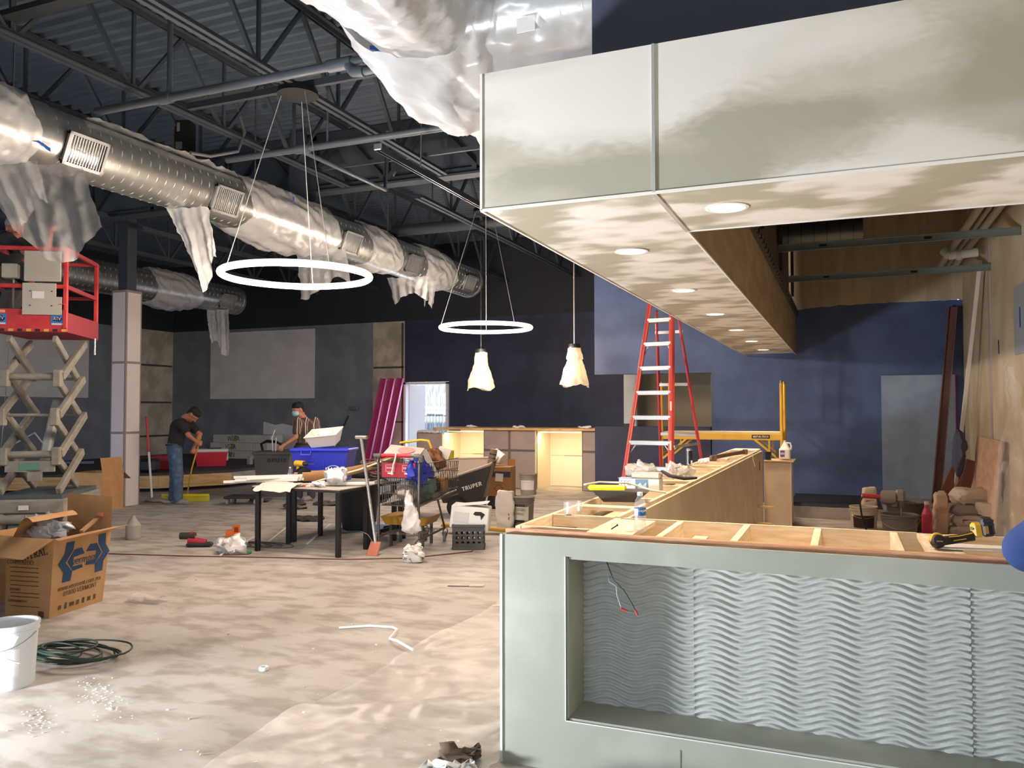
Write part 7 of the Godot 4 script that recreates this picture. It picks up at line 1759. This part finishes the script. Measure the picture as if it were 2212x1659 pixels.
func hand_bones(wrist: Vector3, dir: Vector3, side: Vector3, curl: float) -> Array:
	# palm, four unequal bent fingers and a thumb from the side of the palm
	var up := dir.cross(side).normalized()
	var palm := wrist + dir * 0.085
	var out := [[wrist, palm, 0.026, 0.03]]
	for i in 4:
		var a := palm + side * (-0.03 + 0.02 * i) - dir * 0.01
		var l: float = [0.034, 0.04, 0.038, 0.03][i]
		var d1 := (dir * cos(curl) + up * sin(curl)).normalized()
		var d2 := (dir * cos(curl * 2.2) + up * sin(curl * 2.2)).normalized()
		out.append([a, a + d1 * l, 0.0095, 0.009])
		out.append([a + d1 * l, a + d1 * l + d2 * l * 0.85, 0.009, 0.0075])
	var t0 := wrist + dir * 0.035 - side * 0.03
	var t1 := t0 + (dir * 0.6 - side * 0.6 + up * 0.4).normalized() * 0.04
	out.append([t0, t1, 0.012, 0.0105])
	out.append([t1, t1 + (dir * 0.9 + up * 0.5).normalized() * 0.032, 0.0105, 0.009])
	return out

func head_parts(o: Node3D, ctr: Vector3, face: Vector3, upv: Vector3, skin: Material, hair: Material, mask: bool, cap := false) -> void:
	var z := face.normalized()
	var x := upv.cross(z).normalized()
	var y := z.cross(x)
	var at := func(a: float, b: float, d: float) -> Vector3: return ctr + x * a + y * b + z * d
	var hb := [[at.call(0, 0.03, -0.02), at.call(0, 0.035, 0.02), 0.087, 0.08], [at.call(0, -0.01, 0.03), at.call(0, -0.085, 0.055), 0.06, 0.036], [at.call(0, 0.0, 0.09), at.call(0, -0.028, 0.112), 0.01, 0.015], [at.call(0, -0.04, -0.03), at.call(0, -0.15, -0.05), 0.055, 0.056]]
	for s in [-1.0, 1.0]:
		hb.append([at.call(s * 0.08, 0.012, -0.01), at.call(s * 0.083, -0.03, 0.0), 0.014, 0.011])
		hb.append([at.call(s * 0.018, 0.028, 0.083), at.call(s * 0.052, 0.026, 0.068), 0.011, 0.011])
	put(sdf(hb, 0.0085, 0.02), "head", skin, o)
	var hr := [[at.call(0, 0.05, -0.035), at.call(0, 0.06, 0.012), 0.094, 0.086], [at.call(-0.04, 0.09, 0.035), at.call(0.04, 0.09, 0.035), 0.04, 0.04]]
	if not cap: hr.append([at.call(0, 0.0, -0.06), at.call(0, -0.04, -0.06), 0.06, 0.05])
	put(sdf(hr, 0.011, 0.02), "cap" if cap else "hair", hair, o)
	for s in [-1.0, 1.0]:
		put(sdf([[at.call(s * 0.026, 0.012, 0.079), at.call(s * 0.042, 0.012, 0.073), 0.008, 0.008]], 0.004, 0.01), "eye", c("#1c1614", 0.3), o)
		put(B.new().tube([at.call(s * 0.016, 0.034, 0.09), at.call(s * 0.038, 0.04, 0.085), at.call(s * 0.056, 0.034, 0.072)], 0.004, 5), "eyebrow", hair if not cap else c("#3a2a22"), o)
	if mask:
		put(sdf([[at.call(-0.028, -0.05, 0.066), at.call(0.028, -0.05, 0.066), 0.05, 0.05], [at.call(0, -0.02, 0.1), at.call(0, -0.07, 0.085), 0.022, 0.03]], 0.008, 0.02), "face_mask", c("#9fc9d6", 0.8), o)
		for s in [-1.0, 1.0]: put(B.new().tube([at.call(s * 0.062, -0.035, 0.06), at.call(s * 0.088, -0.02, 0.0)], 0.0025, 5), "mask_loop", c("#dfe8ea"), o)
	else:
		put(B.new().tube([at.call(-0.022, -0.058, 0.088), at.call(0, -0.056, 0.095), at.call(0.022, -0.058, 0.088)], 0.004, 6), "mouth", c("#8a4a40", 0.6), o)

func person(label: String, at: Vector3, yaw: float, J: Dictionary, skin: String, shirt: Material, trouser: Material, hair: Material, mask: bool, cap := false, long_sleeve := false) -> Node3D:
	# J: joints in the figure's own axes: hip_l hip_r knee_* ankle_* toe_* sh_* el_* wr_* chest neck head face
	var o := thing("person", label, "person", at, yaw)
	var sk := c(skin, 0.6)
	var pelvis: Vector3 = (J.hip_l + J.hip_r) * 0.5
	var body := [[pelvis, J.chest, 0.12, 0.135, 0.85], [J.chest, J.neck, 0.12, 0.055], [J.neck, J.head + V(0, -0.06, 0), 0.055, 0.055]]
	for s in ["l", "r"]:
		body += [[J.chest.lerp(J["sh_" + s], 0.5), J["sh_" + s], 0.085, 0.06], [J["sh_" + s], J["el_" + s], 0.052, 0.04], [J["el_" + s], J["wr_" + s], 0.041, 0.027]]
		body += [[J["hip_" + s], J["knee_" + s], 0.09, 0.058], [J["knee_" + s], J["ankle_" + s], 0.056, 0.04]]
		var d: Vector3 = (J["wr_" + s] - J["el_" + s]).normalized()
		var side := d.cross(V(0, 0.3, 1)).normalized()
		body += hand_bones(J["wr_" + s], d, side, 0.75)
	put(sdf(body, 0.013, 0.02), "body", sk, o)
	var sh := [[pelvis + V(0, 0.03, 0), J.chest, 0.125, 0.14, 0.85], [J.chest, J.chest.lerp(J.neck, 0.62), 0.125, 0.08]]
	for s in ["l", "r"]:
		sh.append([J.chest.lerp(J["sh_" + s], 0.4), J["sh_" + s], 0.095, 0.072])
		sh.append([J["sh_" + s], J["sh_" + s].lerp(J["el_" + s], 0.62), 0.072, 0.062])
		if long_sleeve: sh += [[J["sh_" + s], J["el_" + s], 0.07, 0.06], [J["el_" + s], J["el_" + s].lerp(J["wr_" + s], 0.9), 0.06, 0.045]]
	put(sdf(sh, 0.015, 0.03, 0.012), "shirt", shirt, o)
	var tr := [[pelvis + V(0, 0.06, 0), pelvis, 0.128, 0.125, 0.9]]
	for s in ["l", "r"]: tr += [[J["hip_" + s], J["knee_" + s], 0.1, 0.074], [J["knee_" + s], J["ankle_" + s] + V(0, 0.01, 0), 0.073, 0.062]]
	put(sdf(tr, 0.015, 0.03, 0.012), "trousers", trouser, o)
	put(B.new().tube(range(20).map(func(i: int) -> Vector3: return pelvis + V(cos(TAU * i / 20) * 0.145, 0.09, sin(TAU * i / 20) * 0.125)), 0.018, 8, true), "belt", c("#2a2320", 0.6), o)
	for s in ["l", "r"]:
		var a: Vector3 = J["ankle_" + s]
		put(sdf([[V(a.x, 0.055, a.z) + (a - V(a.x, a.y, a.z)), V(J["toe_" + s].x, 0.04, J["toe_" + s].z), 0.052, 0.042], [V(a.x, 0.045, a.z), V(a.x, 0.09, a.z), 0.045, 0.05]], 0.012, 0.02), "shoe", c("#8a8580", 0.7), o)
	head_parts(o, J.head, J.face, J.get("up", Vector3.UP), sk, hair, mask, cap)
	return o

func people() -> void:
	var jeans := nm("jeans", ntex(0.04, [[0.3, "#3d5068"], [0.6, "#475c75"], [0.9, "#5f7288"]], 201), V(0.8, 0.8, 0.8), 0.9, false)
	# sweeping worker
	var J := {"hip_l": V(-0.11, 0.93, -0.07), "hip_r": V(-0.02, 0.93, 0.09), "knee_l": V(-0.1, 0.5, -0.09), "knee_r": V(0.03, 0.5, 0.1), "ankle_l": V(-0.13, 0.08, -0.09), "ankle_r": V(0.05, 0.08, 0.12), "toe_l": V(0.02, 0.04, -0.07), "toe_r": V(0.2, 0.04, 0.15),
		"chest": V(0.0, 1.32, 0.0), "neck": V(0.15, 1.48, 0.01), "head": V(0.25, 1.54, 0.02), "face": V(0.55, -0.82, 0.12), "up": V(0.8, 0.6, 0), "sh_l": V(0.08, 1.4, -0.17), "sh_r": V(0.12, 1.4, 0.19), "el_l": V(0.3, 1.2, -0.16), "el_r": V(0.26, 1.2, 0.25), "wr_l": V(0.28, 0.98, 0.03), "wr_r": V(0.36, 1.08, 0.14)}
	person("worker in a black shirt and paint spotted jeans bending over a broom", V(-10.73, 0, -10.83), 22.3, J, "#a86a52", c("#1f1e20", 0.9), jeans, c("#1c1614", 0.8), false)
	var br := thing("push_broom", "wide yellow push broom held by the bending worker", "broom", V(-10.75, 0, -10.85), 22.3)
	put(B.new().tube([V(0.42, 1.16, 0.1), V(0.24, 0.62, 0.02), V(0.03, 0.12, -0.3)], 0.013, 8), "handle", c("#c29a2e", 0.5), br)
	put(B.new().bar(V(-0.42, 0.11, -0.3), V(0.42, 0.11, -0.3), 0.06, 0.05, Vector3.UP, 0.01), "broom_head", c("#d6c626", 0.6), br)
	put(B.new().bar(V(-0.42, 0.045, -0.3), V(0.42, 0.045, -0.3), 0.08, 0.085), "bristles", c("#b9b13a", 0.9), br)
	one(lump(V(0.35, 0.04, 0.12), 0.04, 6.0, 211), "dust_pile", c("#b3aaa2", 0.95), "grey dust pile swept up behind the worker's feet", "dust", V(-11.2, 0.02, -10.9))
	# masked young worker behind the blue tote
	var stripe := StandardMaterial3D.new()
	var g := GradientTexture2D.new()
	var gd := Gradient.new()
	gd.offsets = PackedFloat32Array([0.0, 0.42, 0.44, 0.5, 0.52, 0.7, 0.72, 0.76, 0.78])
	gd.colors = PackedColorArray([Color("#4a3c3a"), Color("#4a3c3a"), Color("#e9dfd2"), Color("#e9dfd2"), Color("#4a3c3a"), Color("#4a3c3a"), Color("#c9b49a"), Color("#c9b49a"), Color("#4a3c3a")])
	gd.interpolation_mode = Gradient.GRADIENT_INTERPOLATE_CONSTANT
	g.gradient = gd; g.width = 128; g.height = 4; g.fill_to = Vector2(1, 0)
	stripe.albedo_texture = g; stripe.uv1_triplanar = true; stripe.uv1_scale = V(8, 1, 8); stripe.roughness = 0.9
	J = {"hip_l": V(-0.08, 0.93, -0.02), "hip_r": V(0.1, 0.93, 0.03), "knee_l": V(-0.1, 0.5, 0.0), "knee_r": V(0.13, 0.5, 0.03), "ankle_l": V(-0.1, 0.08, -0.03), "ankle_r": V(0.14, 0.08, 0.02), "toe_l": V(-0.2, 0.04, 0.08), "toe_r": V(0.06, 0.04, 0.14),
		"chest": V(0.05, 1.3, 0.02), "neck": V(-0.01, 1.49, 0.03), "head": V(-0.1, 1.63, 0.05), "face": V(-0.8, -0.28, 0.62), "sh_l": V(-0.08, 1.41, 0.14), "sh_r": V(0.16, 1.41, -0.1), "el_l": V(-0.1, 1.14, 0.2), "el_r": V(0.24, 1.16, -0.12), "wr_l": V(-0.3, 1.0, 0.26), "wr_r": V(0.1, 0.98, 0.06)}
	person("young worker in a striped shirt and pale blue face mask behind the tote", V(-9.0, 0, -12.05), 22.3, J, "#b07a5e", stripe, c("#3a3f4a", 0.9), c("#15110f", 0.8), true)
	# worker crouching over the rail on the lift
	J = {"hip_l": V(-0.25, 0.62, -0.12), "hip_r": V(-0.2, 0.62, 0.1), "knee_l": V(-0.02, 0.42, -0.14), "knee_r": V(0.02, 0.42, 0.12), "ankle_l": V(-0.16, 0.08, -0.14), "ankle_r": V(-0.14, 0.08, 0.12), "toe_l": V(0.0, 0.04, -0.14), "toe_r": V(0.02, 0.04, 0.12),
		"chest": V(-0.05, 0.92, 0.0), "neck": V(0.0, 1.06, 0.02), "head": V(-0.0, 1.15, 0.05), "face": V(0.6, -0.25, 0.75), "sh_l": V(-0.04, 1.0, 0.17), "sh_r": V(0.06, 1.0, -0.16), "el_l": V(0.18, 0.86, 0.2), "el_r": V(0.3, 0.98, -0.1), "wr_l": V(0.24, 0.9, 0.02), "wr_r": V(0.36, 1.1, 0.0)}
	person("worker in a grey cap and dark shirt crouching on the red lift platform", V(-8.85, 2.57, -6.42), 32.5, J, "#a5604c", c("#26282c", 0.9), c("#4a4744", 0.9), c("#8d8d90", 0.9), false, true)
	# person at the bar: only the blue sleeved elbow reaches into the picture
	J = {"hip_l": V(-0.09, 0.95, 0), "hip_r": V(0.09, 0.95, 0), "knee_l": V(-0.1, 0.5, 0.02), "knee_r": V(0.1, 0.5, 0.02), "ankle_l": V(-0.1, 0.08, 0), "ankle_r": V(0.1, 0.08, 0), "toe_l": V(-0.1, 0.04, -0.15), "toe_r": V(0.1, 0.04, -0.15),
		"chest": V(0.0, 1.3, -0.06), "neck": V(0, 1.5, -0.1), "head": V(0, 1.63, -0.14), "face": V(0.1, -0.5, -0.8), "sh_l": V(-0.19, 1.42, -0.08), "sh_r": V(0.19, 1.42, -0.08), "el_l": V(-0.405, 1.145, -0.2), "el_r": V(0.32, 1.16, -0.16), "wr_l": V(-0.2, 1.13, -0.42), "wr_r": V(0.15, 1.13, -0.4)}
	person("person in a bright blue long sleeved top leaning on the bar, cut off at right", V(0.98, 0, -3.02), 0, J, "#a9745c", c("#2a4076", 0.9), c("#2f3440", 0.9), c("#1c1614", 0.8), false, false, true)
